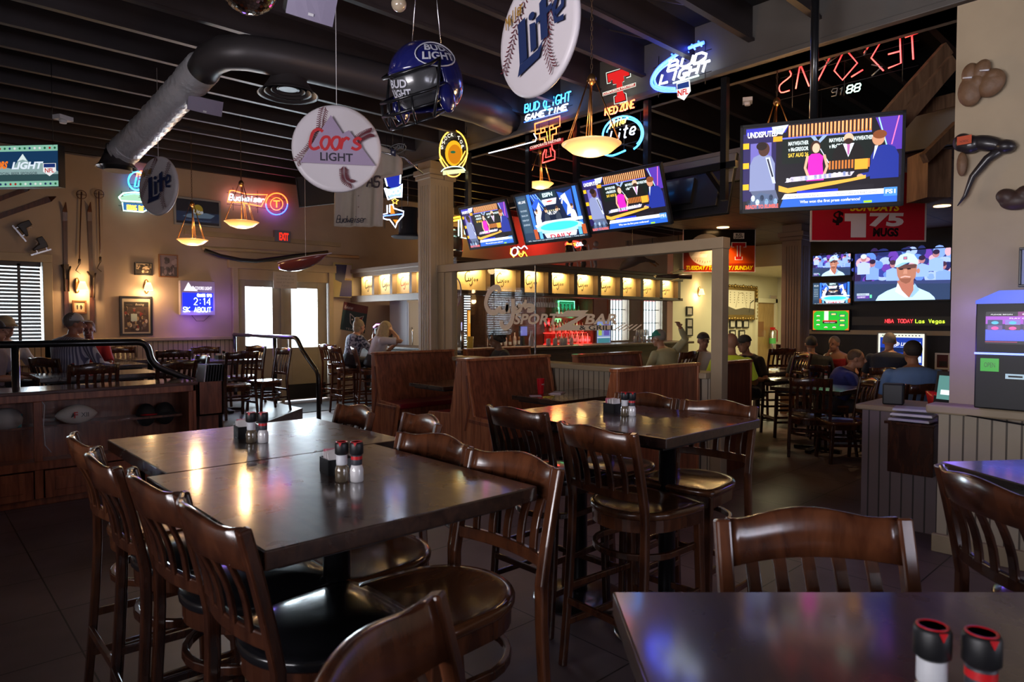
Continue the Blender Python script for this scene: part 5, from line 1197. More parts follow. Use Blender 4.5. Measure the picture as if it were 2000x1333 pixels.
# ------------------------------------------------------------------ pendants
def bowl_mat():
    m, nt, b = _new('alabaster_bowl'); L = nt.links.new; tc = nt.nodes.new('ShaderNodeTexCoord'); ln = nt.nodes.new('ShaderNodeVectorMath'); ln.operation = 'LENGTH'; L(tc.outputs['Object'], ln.inputs[0])
    mr = nt.nodes.new('ShaderNodeMapRange'); mr.inputs[1].default_value = .07; mr.inputs[2].default_value = .2; mr.inputs[3].default_value = 3.6; mr.inputs[4].default_value = .7; L(ln.outputs['Value'], mr.inputs[0])
    L(mr.outputs[0], b.inputs['Emission Strength']); b.inputs['Emission Color'].default_value = (1, .44, .1, 1); b.inputs['Base Color'].default_value = (.75, .5, .3, 1); b.inputs['Roughness'].default_value = .4
    return m
BOWL = bowl_mat()
def make_pendant(label, loc, top, dia=.4, drop=.34):
    t = thing('pendant_lamp', label, 'lamp', loc, random.random(), 'glass bowl pendants')
    r = dia/2
    MB().lathe([(.004, -.36*r), (r*.35, -.34*r), (r*.7, -.22*r), (r*.92, -.04*r), (r*1.03, .04*r), (r, .055*r), (r*.88, -.03*r), (r*.6, -.18*r), (.004, -.28*r)], n=32).build('glass_bowl', BOWL, t)
    m = MB()
    for k in range(3):
        for o in (-.06, .06):
            a = 2*PI*k/3+.4+o; m.tube([(r*.97*math.cos(a), r*.97*math.sin(a), .02), (.03*math.cos(a), .03*math.sin(a), drop)], .0035, 5)
    m.tube([(0, 0, 0), (0, 0, drop)], .006, 6); m.build('hanging_rod', BRASS, t)
    MB().lathe([(.01, drop-.03), (.035, drop), (.03, drop+.03), (.012, drop+.05)], n=14).build('hub', BRASS, t)
    zz = drop+.05; m = MB(); H = top-loc[2]; k = 0
    while zz < H:
        m.tube([(.008*math.cos(q*PI/4)*(1-k % 2), .008*math.cos(q*PI/4)*(k % 2), zz+.02+.02*math.sin(q*PI/4)) for q in range(8)], .003, 4, True); zz += .034; k += 1
    m.build('chain', plain('rusty_chain', (.12, .07, .04), .5, metal=.6), t)
    MB().lathe([(.01, H-.05), (.06, H-.03), (.06, H)], n=16).build('ceiling_canopy', BRASS, t)
    point('bulb', (loc[0], loc[1], loc[2]+.16), 9 if dia > .3 else 6, WARM, .06)
    point('bulb_below', (loc[0], loc[1], loc[2]-.14), 5, WARM, .08)
    return t
make_pendant('large glowing bowl pendant in front of the beam neon signs', P(1155, 284, D=4.8), 4.42, .42, .46)
make_pendant('glowing bowl pendant before the framed boat screen, nearest the sconces', P(376, 470, D=9.4), 4.42, .4, .5)
make_pendant('glowing bowl pendant below the bow-tie neon on the back wall', P(472, 435, D=8.7), 4.42, .42, .5)
make_pendant('small bowl pendant above the second tilted television', P(1055, 360, D=8.8), 4.42, .35, .42)
make_pendant('bowl pendant hidden behind the large upright television, only its rods showing', P(1516, 290, D=6.2), 4.42, .4, .42)
# ------------------------------------------------------------------ hanging baseball signs
BALLW = plain('printed_white', (.66, .6, .63), .4)
def make_ball_sign(label, loc, r, rz, drawf, top, roll=0):
    t = thing('baseball_sign', label, 'hanging sign', loc, rz, 'hanging baseball signs')
    MB().lathe([(r*.9, -.018), (r*.97, -.014), (r, 0), (r*.97, .014), (r*.9, .018)], n=56, M=Matrix.Rotation(PI/2, 4, 'X')).build('disc', BALLW, t)
    pc = Pic(2*r, 2*r, None, .0002, 0); drawf(pc); o = pc.build('print', PRINT, t, (0, -.0183, 0), 0)
    if roll: o.rotation_euler = (0, roll, 0)
    MB().tube([(0, 0, r-.01), (0, 0, top-loc[2])], .0025, 5).build('cord', WHITEP, t)
    return t
def seam(pc, pts, col=C('5a1020'), s=.07):
    q = smooth_pts(pts, 6); 
    for i in range(1, len(q)-1, 1):
        t = Vector((q[i+1][0]-q[i-1][0], q[i+1][1]-q[i-1][1])).normalized(); n = Vector((-t.y, t.x)); c = Vector(q[i])
        for sg in (-1, 1):
            a = c+n*sg*.008; b = c+n*sg*s*.75+t*s*.5*1; pc.line([tuple(a), tuple((a+b)/2+t*.012), tuple(b)], .009*pc.w, col)
    pc.line(q, .002, C('907080'))
def d_coors(pc):
    seam(pc, [(.37, .97), (.34, .84), (.32, .7), (.25, .56), (.17, .44), (.06, .32)]); seam(pc, [(.58, .3), (.58, .21), (.6, .14), (.66, .1)]); seam(pc, [(.7, .56), (.76, .62), (.83, .665), (.88, .685)])
    pc.poly([(.1, .31), (.44, .86), (.57, .66), (.64, .7), (.93, .31)], C('a08ca8')); 
    pc.script('Coors', .2, .47, .13, .02, C('c02028'), .25, .85, .3, rot=.03); pc.text('LIGHT', .5, .345, .09, C('2c2434'), bold=.02, width=.36)
def d_lite(pc0, small=False):
    class _T:   # the lettering climbs to the right across the ball
        w, h = pc0.w, pc0.h
        def f(s, x, z): return (x*.84+.08, z*.68+.08+(x-.35)*.17)
        def poly(s, p, c): pc0.poly([s.f(*q) for q in p], c)
        def line(s, p, wd, c): pc0.line([s.f(*q) for q in p] if wd > .02 else p, wd*(.8 if wd > .02 else 1), c)
        def ell(s, x, z, a, b, c): pc0.ell(*s.f(x, z), a*.8, b*.7, c)
        def rect(s, a, b, c, d, k): s.poly([(a, b), (c, b), (c, d), (a, d)], k)
        def script(s, *a, **k): pc0.script(*a, **k)
    pc = _T()
    seam(pc, [(.5, .99), (.45, .9), (.3, .7), (.18, .5), (.08, .33)]); seam(pc, [(.86, .88), (.78, .7), (.7, .5), (.66, .3), (.72, .12)])
    pc.poly([(.28, .34), (.4, .34), (.4, .84), (.28, .84)], C('1c2c58')); pc.poly([(.24, .22), (.58, .22), (.66, .38), (.56, .32), (.28, .34)], C('1c2c58'))
    pc.poly([(.46, .36), (.55, .36), (.55, .66), (.46, .7)], C('1c2c58')); pc.ell(.5, .77, .05, .045, C('1c2c58')); pc.poly([(.62, .38), (.72, .36), (.72, .86), (.62, .82)], C('1c2c58')); pc.rect(.56, .62, .8, .69, C('1c2c58'))
    pc.line([(.83, .52), (.94, .54), (.95, .64), (.88, .7), (.82, .6), (.84, .44), (.95, .4)], .055*pc.w, C('1c2c58')); pc.script('Miller', .16, .66, .06, .009, C('a07830'), .3, .8, .3, rot=.25)
make_ball_sign('round white baseball sign reading Coors LIGHT with grey mountains', P(658, 291, D=4.6), .302, CAMRZ+.2, d_coors, 4.1)
make_ball_sign('turned white baseball sign reading Miller Lite cut by the top edge', P(1051, 66, D=3.4), .318, CAMRZ-.93, d_lite, 4.1, -.08)
make_ball_sign('small turned baseball sign reading Lite in front of the back wall neon', P(310, 364, D=6.75), .3, CAMRZ-.47, d_lite, 4.1, 0)
# ------------------------------------------------------------------ football helmet
def make_helmet():
    c = P(832, 158, D=4.3); rz = CAMRZ-.62
    t = thing('football_helmet', 'giant dark blue football helmet reading BUD LIGHT hanging from the ceiling', 'helmet', c, rot=(.28, 0, rz)); t.scale = (1.08, 1.08, 1.14)
    NAVY = plain('navy_gloss', (.012, .014, .12), .16, coat=1); rx, ry, rr = .2, .25, .215
    n1, n2 = 30, 48; vs = []; fs = []
    for i in range(n1+1):
        for j in range(n2):
            a = -PI/2+PI*i/n1; b = 2*PI*j/n2; k = math.cos(a)
            flare = 1+.12*max(0, -math.sin(a))
            vs.append(Vector((rx*k*math.cos(b)*flare, ry*k*math.sin(b), rr*math.sin(a))))
    for i in range(n1):
        for j in range(n2):
            q = [i*n2+j, i*n2+(j+1) % n2, (i+1)*n2+(j+1) % n2, (i+1)*n2+j]; m = sum((vs[v] for v in q), Vector())/4
            if m.z < -.165: continue
            if m.y < -.07 and m.z < .05 and abs(m.x) < .5: continue
            fs.append(q)
    o = MB().add(vs, fs, True).build('shell', NAVY, t); s = o.modifiers.new('thick', 'SOLIDIFY'); s.thickness = .012
    for sx in (-1, 1): MB().ball((sx*.185, -.06, -.12), (.03, .07, .085), 8).build('ear_flap', NAVY, t)
    vs = []; fs = []; V = 10
    for i in range(V+1):
        for j in range(V+1):
            a = -.75+.95*i/V; b = -PI/2+(-1.15+2.3*j/V); vs.append(Vector((.193*math.cos(a)*math.cos(b), .243*math.cos(a)*math.sin(b), .208*math.sin(a))))
    for i in range(V):
        for j in range(V): fs.append((i*(V+1)+j, i*(V+1)+j+1, (i+1)*(V+1)+j+1, (i+1)*(V+1)+j))
    MB().add(vs, fs, True).build('visor', plain('smoked_visor', (.06, .06, .065), .25, coat=.8), t)
    m = MB()
    def arc(z, y0, w, r=.0085, y1=-.08): m.tube([(-w, y1, z+.05), (-w*.95, y0*.6, z+.02), (-w*.5, y0*.95, z), (0, y0, z-.005), (w*.5, y0*.95, z), (w*.95, y0*.6, z+.02), (w, y1, z+.05)], r, 8)
    arc(.03, -.27, .2); arc(-.1, -.33, .2); arc(-.17, -.34, .19); arc(-.24, -.31, .16)
    for x in (-.12, -.04, .04, .12): m.tube([(x, -.325+abs(x)*.3, -.1), (x, -.335+abs(x)*.3, -.17), (x*.9, -.31+abs(x)*.3, -.24)], .0075, 8)
    for sx in (-1, 1): m.tube([(sx*.2, -.08, .08), (sx*.205, -.14, -.05), (sx*.18, -.2, -.22)], .0085, 8)
    m.build('face_mask', BLACKMET, t)
    def wrap(txt, lon, lat, w, h, mat, off=1.02, name='logo'):
        mb = MB(); vs, fs, x0, x1, y0, y1 = glyphs(txt, .03); tris = []
        for f in fs:
            for k in range(1, len(f)-1): tris.append([Vector(((vs[i][0]-x0)/(x1-x0), vs[i][1]/.7)) for i in (f[0], f[k], f[k+1])])
        out = []
        while tris:
            T = tris.pop(); L = [(T[(k+1) % 3]-T[k]).length for k in range(3)]; mx = max(L)
            if mx < .25: out.append(T); continue
            k = L.index(mx); a, b, c_ = T[k], T[(k+1) % 3], T[(k+2) % 3]; md = (a+b)/2; tris += [[a, md, c_], [md, b, c_]]
        for T in out:
            q = []
            for p in T:
                lo = lon+(p.x-.5)*w+p.y*.04; la = lat+p.y*h+(p.x-.5)*-.08; q.append(Vector((rx*off*math.cos(la)*math.cos(lo), ry*off*math.cos(la)*math.sin(lo), rr*off*math.sin(la))))
            mb.add(q, [(0, 1, 2)])
        mb.build(name, mat, t, fix=False)
    LOGO = plain('logo_silver', (.6, .6, .68), .35)
    wrap('BUD', -.25, .62, .75, .2, LOGO, 1.03); wrap('LIGHT', -.25, .36, 1.0, .2, LOGO, 1.03); wrap('BUD', -1.62, -.16, .62, .18, LOGO, 1.0); wrap('LIGHT', -1.62, -.4, .72, .18, LOGO, 1.0)
    q = []
    for i in range(25):
        a = 2*PI*i/24; lo = -.25+.68*math.cos(a); la = .56+.38*math.sin(a); q.append((rx*1.03*math.cos(la)*math.cos(lo), ry*1.03*math.cos(la)*math.sin(lo), rr*1.03*math.sin(la)))
    MB().tube(q, .004, 5).build('logo_ring', LOGO, t)
    Mi = Matrix.Translation(c) @ Euler((.28, 0, rz)).to_matrix().to_4x4() @ Matrix.Diagonal((1.08, 1.08, 1.14, 1)); Mi = Mi.inverted()
    for sx in (-.12, .12):
        a = Vector((sx, .05, .17)); w = Mi.inverted() @ a; MB().tube([a, Mi @ Vector((c.x+(w.x-c.x)*.3, c.y+(w.y-c.y)*.3, 4.1))], .003, 5).build('hanging_wire', CHROME, t)
make_helmet()
# ------------------------------------------------------------------ ducts, speakers, mirror ball
DUCT = plain('duct_grey', (.07, .06, .062), .45, metal=.4); FOIL = plain('flex_foil', (.78, .76, .8), .38, metal=.35, bump=1.0, nscale=26)
pts = [(990, 235, 8.4, .19), (930, 206, 7.6, .2), (700, 148, 6.5, .17), (560, 116, 6.0, .16), (480, 103, 5.8, .15), (440, 103, 5.8, .145), (412, 116, 5.9, .14), (395, 140, 6.0, .135)]
w = [P(a, b, D=d) for a, b, d, r in pts]
t = thing('air_duct', 'dark round air duct under the joists ending in a silver flexible hose', 'duct', (0, 0, 0))
MB().tube(smo := [tuple(x) for x in w], [p[3] for p in pts], 28).build('rigid_duct', DUCT, t)
fl = [(400, 130, 6.0), (372, 160, 6.2), (330, 206, 6.5), (285, 254, 6.8), (250, 288, 7.0), (236, 302, 7.05)]
path = []; rr = []
for i in range(len(fl)-1):
    A = P(fl[i][0], fl[i][1], D=fl[i][2]); B = P(fl[i+1][0], fl[i+1][1], D=fl[i+1][2]); n = 10
    for k in range(n): path.append(A.lerp(B, k/n)); rr.append(.14+(.014 if k % 2 else -.008)+random.uniform(-.005, .005))
MB().tube(path, rr, 28).build('flexible_hose', FOIL, t)
e = P(230, 305, D=7.05); MB().tube([P(240, 296, D=7.05), e, e+Vector((0, 0, -.06)), e+Vector((0, 0, -.16))], .135, 24).build('duct_boot', DARKPL, t)
def diffuser(c, r, label, par=None):
    m = MB()
    for k, (a, b) in enumerate(((1, 0), (.78, .02), (.56, .035), (.34, .045), (.16, .05))): m.lathe([(r*a*.8, b+.045), (r*a*.93, b+.012), (r*a, b), (r*a*.98, b+.006), (r*a*.9, b+.018)], n=36, cap=False)
    m.lathe([(.1, .05), (r*.2, .06), (r*.2, .07)], n=24); m.lathe([(r*.82, .04), (r*.5, .18), (r*.5, .24)], n=28, cap=False)
    return solo('ceiling_diffuser', m, DUCT, label, 'air diffuser', c, group='round air diffusers')
diffuser(P(228, 328, D=7.05), .2, 'round dark air diffuser at the bottom end of the silver hose'); diffuser(P(563, 186, D=6.1), .27, 'round dark air diffuser under the straight duct above the mountain baseball sign')
def speaker(px, py, D, label, w=.3, h=.2):
    c = P(px, py, D=D); t = thing('ceiling_speaker', label, 'speaker', c, rot=(.5, .1, CAMRZ+.5), group='ceiling speakers')
    MB().bx(-w/2, w/2, -.02, .16, -h/2, h/2).build('cabinet', DARKPL, t, bevel=.01)
    rings = [[Vector((x, y-.012*math.cos(x/w*PI), z)) for x, z in ((-w/2, -h/2), (-w/4, -h/2), (0, -h/2), (w/4, -h/2), (w/2, -h/2), (w/2, h/2), (w/4, h/2), (0, h/2), (-w/4, h/2), (-w/2, h/2))] for y in (-.02, -.035)]
    MB().loft(rings, smooth=False).build('grille', plain('speaker_grille', (.28, .24, .34), .5), t); MB().bx(-.015, .015, -.052, -.045, -.06, -.045).build('badge', WHITEP, t)
    MB().tube([(0, .1, 0), (0, .14, 4.15-c.z)], .012, 6).build('hanger', BLACKMET, t)
speaker(608, 8, 3.9, 'white-fronted ceiling speaker at the top edge beside the mirror ball', .27, .17); speaker(401, 205, 6.3, 'tilted ceiling speaker with pale grille below the duct bend', .3, .14)
def mirror_ball():
    c = P(486, -32, D=4.4); m = MB(); r = .195; n = 26
    for i in range(n):
        a0 = -PI/2+PI*i/n; a1 = -PI/2+PI*(i+1)/n; k = max(4, int(2*n*math.cos((a0+a1)/2)))
        for j in range(k):
            b0 = 2*PI*j/k; b1 = 2*PI*(j+.93)/k; a1_ = a0+(a1-a0)*.93
            q = [Vector((r*math.cos(a)*math.cos(b), r*math.cos(a)*math.sin(b), r*math.sin(a))) for a, b in ((a0, b0), (a0, b1), (a1_, b1), (a1_, b0))]
            m.add(q, [(0, 1, 2, 3)])
    t = thing('mirror_ball', 'mirrored disco ball half cut by the top edge', 'mirror ball', c)
    m.build('mirror_tiles', plain('mirror_tile', (.9, .88, .8), .05, metal=1), t); MB().ball((0, 0, 0), r*.985, 14).build('core', DARKPL, t); MB().tube([(0, 0, r*.9), (0, 0, 4.3-c.z)], .008, 6).build('rod', BLACKMET, t)
mirror_ball()
v = P(779, 8, D=4.3); t = thing('ceiling_globe', 'small round glass globe fixture at the top edge above the helmet', 'fixture', v); MB().ball((0, 0, 0), .05, 10).build('globe', plain('amber_glass', (.5, .4, .28), .15, coat=1), t); MB().lathe([(.03, .04), (.05, .06), (.05, .3)], n=16).build('holder', BRASS, t)
for px, py, D, lab in ((1460, 197, 7.2, 'small white ceiling sensor right of the big blue neon'), (123, 231, 6.5, 'small white box on a joist at the upper left')):
    solo('ceiling_sensor', MB().box((0, 0, 0), (.14, .1, .04)).lathe([(.03, -.05), (.035, -.02)], n=12), WHITEP, lab, 'sensor', P(px, py, D=D), .5)
# ------------------------------------------------------------------ jersey on a pole
def jersey():
    D = 8.4; f = lambda px, py: P(px, py, D=D); c = f(705, 370)
    t = thing('jersey', 'large cream baseball jersey hanging from a pole, Budweiser script at its hem', 'jersey', c)
    out = [(654, 316), (690, 296), (720, 283), (746, 286), (762, 292), (772, 298), (787, 310), (785, 343), (752, 340), (745, 446), (657, 441)]
    cl = plain('cream_cloth', (.5, .42, .34), .8, noise=.06, bump=.15, nscale=9); m = MB(); fr = [f(*q)-c for q in out]
    nx, nz = 26, 20; vs = []; fs = []
    for j in range(nz+1):
        py = 285+(443-285)*j/nz
        lo, hi = (654, 748) if py > 342 else (654+max(0, (316-py))*1.0, 786 if py > 310 else 752+(py-285)*1.35)
        for i in range(nx+1):
            px = lo+(hi-lo)*i/nx; p = f(px, py)-c; vs.append(p+FW*(.025*math.sin(px*.16)+.018*math.sin(px*.33+py*.02)))
    for j in range(nz):
        for i in range(nx): a = j*(nx+1)+i; fs.append((a, a+1, a+nx+2, a+nx+1))
    o = MB().add(vs, fs, True).build('cloth', cl, t); s = o.modifiers.new('thick', 'SOLIDIFY'); s.thickness = .006
    pc = Pic(.6, .16); pc.script('Budweiser', .05, .2, .085, .009, C('14142c'), .25, .8, .3); pc.build('script', PRINT, t, f(702, 430)-c-FW*.09, CAMRZ)
    pc = Pic(.3, .2); pc.script('AS', .2, .1, .13, .022, C('301820'), .15, .9, 1); pc.build('team_letters', PRINT, t, f(733, 356)-c-FW*.09, CAMRZ)
    m = MB()
    for py in (362, 384, 406): m.ball(f(702, py)-c-FW*.05, .009, 5)
    m.tube([f(697, 345)-c-FW*.04, f(697, 442)-c-FW*.04], .002, 4); m.build('buttons', plain('button', (.35, .28, .22), .5), t)
    m = MB(); pts = [f(765, 292)-c-FW*.06, f(775, 297)-c-FW*.06, f(774, 309)-c-FW*.06, f(764, 304)-c-FW*.06]; m.add(pts, [(0, 1, 2, 3)]); m.build('sleeve_patch', plain('patch', (.02, .02, .06), .7), t, fix=False)
    m = MB(); st = []
    for i in range(10): a = PI/2+2*PI*i/10; r = (.02, .009)[i % 2]; st.append(f(769.5, 300.5)-c-FW*.065+RT*r*math.cos(a)+UP*r*math.sin(a))
    m.add(st, [tuple(range(10))]); m.build('star', WHITEP, t, fix=False)
    solo('flag_pole', MB().tube([f(668, 280), f(790, 308), f(822, 332)+FW*.2], .012, 8), CHROME, 'thin pole from the column that holds the cream jersey', 'pole')
jersey()
# ------------------------------------------------------------------ sports things on the back wall
SKI = wood('old_ski', (.05, .016, .008), (.11, .035, .016), (9, 9, 1), .4, .3)
def ski(label, px0, py0, px1, py1, wpx, Y=11.935, binding=None, tip=True):
    a = P(px0, py0, Y=Y); b = P(px1, py1, Y=Y); d = (b-a); L = d.length; w = wpx/FPX*10.4
    t = thing('ski', label, 'ski', a, rot=None); u = d.normalized()
    path = []; prof = []
    for i in range(15):
        k = i/14; y = -.0; ww = w*(1-.25*math.sin(PI*k)) if k > .08 else w*(.15+.85*(k/.08))
        if k < .1: y = -.1*(1-k/.1)**1.5
        path.append(u*L*k+Vector((0, y, 0))); prof.append([(-.007, -ww/2), (.007, -ww/2), (.007, ww/2), (-.007, ww/2)])
    side = u.cross(Vector((0, 1, 0)))
    MB().sweep(path, lambda i: prof[i], up=side, smooth=False).build('ski_body', SKI, t, bevel=.002)
    if binding is not None:
        c = u*L*binding; MB().box((c.x, c.y-.03, c.z), (w*.9, .05, .22)).tube([(c.x-w*.75, -.03, c.z+.1), (c.x-w*.4, -.06, c.z+.03), (c.x-w*.3, -.05, c.z-.3)], .013, 6).tube([(c.x+w*.75, -.03, c.z+.08), (c.x+w*.4, -.06, c.z+.0), (c.x+w*.3, -.05, c.z-.3)], .013, 6).build('binding', plain('old_leather', (.05, .03, .02), .6), t)
    return t
ski('long dark ski hung upright, the left one of the upright pair, sconce beside it', 126, 397, 131, 640, 9, binding=.55)
ski('long dark ski hung upright, the right one of the upright pair, glinting tip', 174, 397, 181, 641, 9, binding=.6)
ski('wooden ski slanting up to the right over the skates, upper one', 60, 366, -40, 404, 10)
ski('wooden ski slanting up to the right over the skates, lower one', 107, 386, -40, 436, 11)
def pole(label, px0, py0, px1, py1):
    a = P(px0, py0, Y=11.88); b = P(px1, py1, Y=11.88)-a; t = thing('ski_pole', label, 'ski pole', a, group='ski poles')
    MB().tube([(0, 0, 0), tuple(b)], .009, 8).build('shaft', SKI, t); m = MB(); c = b*.04
    m.tube([(c.x+.065*math.cos(2*PI*k/16), -.01, c.z+.065*math.sin(2*PI*k/16)) for k in range(16)], .006, 5, True).tube([(c.x-.06, -.01, c.z), (c.x+.06, -.01, c.z)], .005, 5).build('basket', SKI, t)
    MB().tube([tuple(b*.93), tuple(b)], .018, 8).tube([(b.x, 0, b.z), (b.x-.05, -.02, b.z-.1), (b.x+.01, -.02, b.z-.15)], .007, 5).build('grip', plain('old_leather', (.05, .03, .02), .6), t)
pole('bamboo ski pole between the two upright skis', 159, 375, 155, 516); pole('bamboo ski pole at the right, next to the wall corner', 193, 374, 196, 512)
BOOT = plain('black_leather', (.02, .016, .018), .4, coat=.3)
def skate(label, px, py, ang, flip):
    c = P(px, py, Y=11.85); t = thing('ice_skate', label, 'skate', c, rot=(0, ang, 0), group='old ice skates')
    MB().prism([(-.13, 0), (.12, 0), (.13, .04), (.05, .08), (-.01, .1), (-.01, .22), (-.12, .23), (-.14, .08)], -.04, .04).build('boot', BOOT, t, bevel=.015)
    MB().bx(-.16, .2, -.004, .004, -.07, -.04).bx(-.1, -.08, -.01, .01, -.04, 0).bx(.07, .09, -.01, .01, -.04, 0).build('blade', CHROME, t)
    MB().tube([(.05, -.045, .1), (.0, -.05, .14), (.03, -.05, .18)], .005, 5).build('laces', WHITEP, t)
    t.scale = (-.75, .75, .75) if flip else (.75, .75, .75)
skate('black ice skate hung steeply with its blade down left, upper one', 42, 452, .95, False); skate('black ice skate with blade down, lower one by the window', 80, 487, -.4, True)
def sconce(label, c, rz, side=True):
    t = thing('wall_sconce', label, 'lamp', c, rz, 'brass wall sconces')
    MB().ball((0, -.01, 0), (.04, .02, .12), 8).build('backplate', BRASS, t); MB().tube([(0, -.02, -.03), (0, -.08, -.05), (0, -.12, .02), (0, -.12, .06)], .009, 8).build('arm', BRASS, t)
    MB().lathe([(.03, .0), (.035, .0), (.055, -.06), (.075, -.13), (.07, -.13), (.05, -.06), (.028, -.005)], (0, -.12, .06), 20).build('glass_shade', plain('sconce_glass', (.9, .7, .45), .4, emis=2.4, ecol=(1, .6, .22)), t)
    l = Matrix.Translation(c) @ Matrix.Rotation(rz, 4, 'Z') @ Vector((0, -.14, -.1)); point('sconce_bulb', l, 9, WARM, .05)
    l = Matrix.Translation(c) @ Matrix.Rotation(rz, 4, 'Z') @ Vector((0, -.12, .13)); point('sconce_glow', l, 3, WARM, .04)
sconce('glowing brass sconce between the upright skis', P(150, 558, Y=11.93), .5); sconce('glowing brass sconce above the tall dark poster frame', P(286, 560, Y=12.08), 0)
def frame_on_wall(px0, py0, px1, py1, label, draw, fm, fw, Y=12.07, mat=PRINT):
    w, h, l = on_Y(px0, py0, px1, py1, Y); return panel_thing('framed_picture', label, 'picture', w, h, l, 0, mat, draw, .02, fm, fw, group='framed pictures on the back wall')
def sepia(seed, pal):
    def f(pc):
        rnd = random.Random(seed); pc.rect(0, 0, 1, 1, C(pal[0])); pc.rect(0, 0, 1, .45, C(pal[1]))
        for i in range(24): pc.ell(rnd.random(), rnd.random()*.9, .04+.1*rnd.random(), .03+.12*rnd.random(), C(rnd.choice(pal)), 9)
        pc.m.v = [(max(-pc.w/2, min(pc.w/2, x)), y, max(-pc.h/2, min(pc.h/2, z))) for x, y, z in pc.m.v]
    return f
OAKF = plain('oak_frame', (.22, .09, .03), .4)
frame_on_wall(263, 513, 298, 538, 'small landscape photograph in a dark frame above the sconce', sepia(1, ['c8b090', '302820', '605040', '201810']), FRAMEK, .02)
frame_on_wall(310, 497, 348, 542, 'grey portrait photograph in a thin brown frame right of the landscape one', sepia(2, ['807078', '504850', '988890', '40383c']), OAKF, .02)
frame_on_wall(141, 587, 169, 613, 'small square picture of two figures in an oak frame under the left sconce', lambda pc: (pc.rect(0, 0, 1, 1, C('d0b088')), pc.rect(.15, .15, .85, .85, C('d8c8a8')), pc.poly([(.25, .25), (.35, .25), (.38, .6), (.3, .75), (.22, .6)], C('302820')), pc.poly([(.6, .25), (.72, .25), (.8, .5), (.66, .75), (.55, .6)], C('402824'))), OAKF, .025, 11.9)
def d_poster(pc):
    pc.rect(0, 0, 1, 1, C('a89c88')); pc.rect(.06, .04, .94, .9, C('403028')); pc.rect(.06, .76, .94, .9, C('181410')); pc.text('Boxing', .62, .8, .06, C('b8b0a0'), shear=.2, width=.3); pc.text('GENTLEMEN', .25, .8, .03, C('706050'), width=.24)
    rnd = random.Random(9)
    for i in range(46): pc.ell(.12+.76*rnd.random(), .1+.62*rnd.random(), .03+.05*rnd.random(), .02+.05*rnd.random(), C(rnd.choice(['a08860', '50402c', 'b8a890', '282018', '6c6058', '803028'])), 8)
    pc.rect(.3, .35, .52, .56, C('a8b8b0'))
frame_on_wall(234, 579, 298, 656, 'tall poster in a thick black frame leaning on the beadboard ledge', d_poster, FRAMEK, .035)
def d_boat(pc):
    pc.rect(0, 0, 1, 1, C('0c1420')); pc.rect(0, .1, 1, .5, C('183050')); pc.poly([(.15, .3), (.3, .42), (.7, .5), (.9, .42), (.8, .28), (.3, .25)], C('7088a0')); pc.ell(.5, .6, .12, .22, C('b09030')); pc.text('Lite', .5, .45, .16, C('e8e8f0'), shear=.2, bold=.03, width=.24); pc.text('WATERFRONT', .5, .12, .06, C('6078a0'), width=.6)
frame_on_wall(340, 388, 431, 442, 'wide dark blue boat picture in a pale metal frame behind a pendant', d_boat, plain('grey_frame', (.3, .32, .34), .4), .03, 12.05, vcol('dim_screen', .3, .25))
# blue clock sign
def clock_sign():
    w, h, l = on_Y(352, 549, 420, 616, 11.98); t = thing('led_clock_sign', 'square beer clock sign glowing blue, showing 2:14 above scrolling letters', 'sign', l)
    MB().bx(-w/2, w/2, 0, .1, -h/2, h/2).build('case', plain('clock_case', (.5, .45, .6), .4), t, bevel=.01)
    pc = Pic(w*.88, h*.52, None); pc.rect(0, 0, 1, 1, (.004, .012, .75)); pc.build('lit_panel', vcol('clock_lit', .3, 2.4), t, (0, -.004, -.11*h), 0)
    pc = Pic(w*.9, h*.3, None); pc.poly([(.05, .1), (.2, .95), (.3, .5), (.35, .6), (.5, .1)], C('f4e8f8')); pc.text('COORS LIGHT', .68, .25, .3, C('f8f0ff'), bold=.04, width=.55); pc.build('lit_logo', LIT, t, (0, -.004, .32*h), 0)
    q = MB()
    for s, x, z, hh, ww in (('CUJOS SPO', -.02, .04, .08, .42), ('2:14', -.12, -.2, .2, .5), ('SK ABOUT', -.42, -.4, .13, .82)):
        k = ww*w/(stroke_width(s, hh*h)); 
        for st in strokes(s, x*w, z*h, hh*h, 0, k): q.tube([(a, -.012, b) for a, b in st], .0065, 5)
    q.build('led_text', neon('led_white', (.55, .8, 1), 4), t)
    MB().tube([(-.1, .02, -h/2), (-.02, .03, -h/2-.1), (.1, .03, -h/2-.1), (.2, .02, -h/2)], .004, 5).build('power_cord', DARKPL, t)
    area('clock_glow', l+Vector((0, -.06, -.05)), (PI/2, 0, 0), .5, .4, 3, (.25, .12, 1)).rotation_euler = (PI/2+PI, 0, 0)
    point('clock_halo', l+Vector((-.1, -.18, -h/2-.12)), 3.5, (.28, .12, 1), .1); point('clock_halo', l+Vector((w/2+.12, -.2, -.1)), 2.5, (.35, .2, 1), .1)
clock_sign()
w, h, l = on_Y(536, 451, 567, 473, 12.02)
t = panel_thing('exit_sign', 'red EXIT sign above the glass doors', 'sign', w, h, l, 0, LIT, lambda pc: (pc.rect(0, 0, 1, 1, C('2c2428')), pc.text('EXIT', .6, .16, .66, C('ff3020'), bold=.05, width=.62)), .06, plain('exit_case', (.25, .24, .26), .4), .006)
w, h, l = on_Y(534, 532, 580, 564, 11.975)
panel_thing('paper_sign', 'square white notice seen from its blank side above the glass doors', 'sign', w, h, l, 0, PRINT, lambda pc: (pc.rect(0, 0, 1, 1, C('b8b0a8')), [pc.text(s, .5, .72-i*.2, .1, C('8c847c'), width=.75 if i < 3 else .3) for i, s in enumerate(('YOU MUST BE 21', 'TO ENTER AFTER', 'NINE AT NIGHT', 'PLEASE'))]), .01, WHITEP, 0)
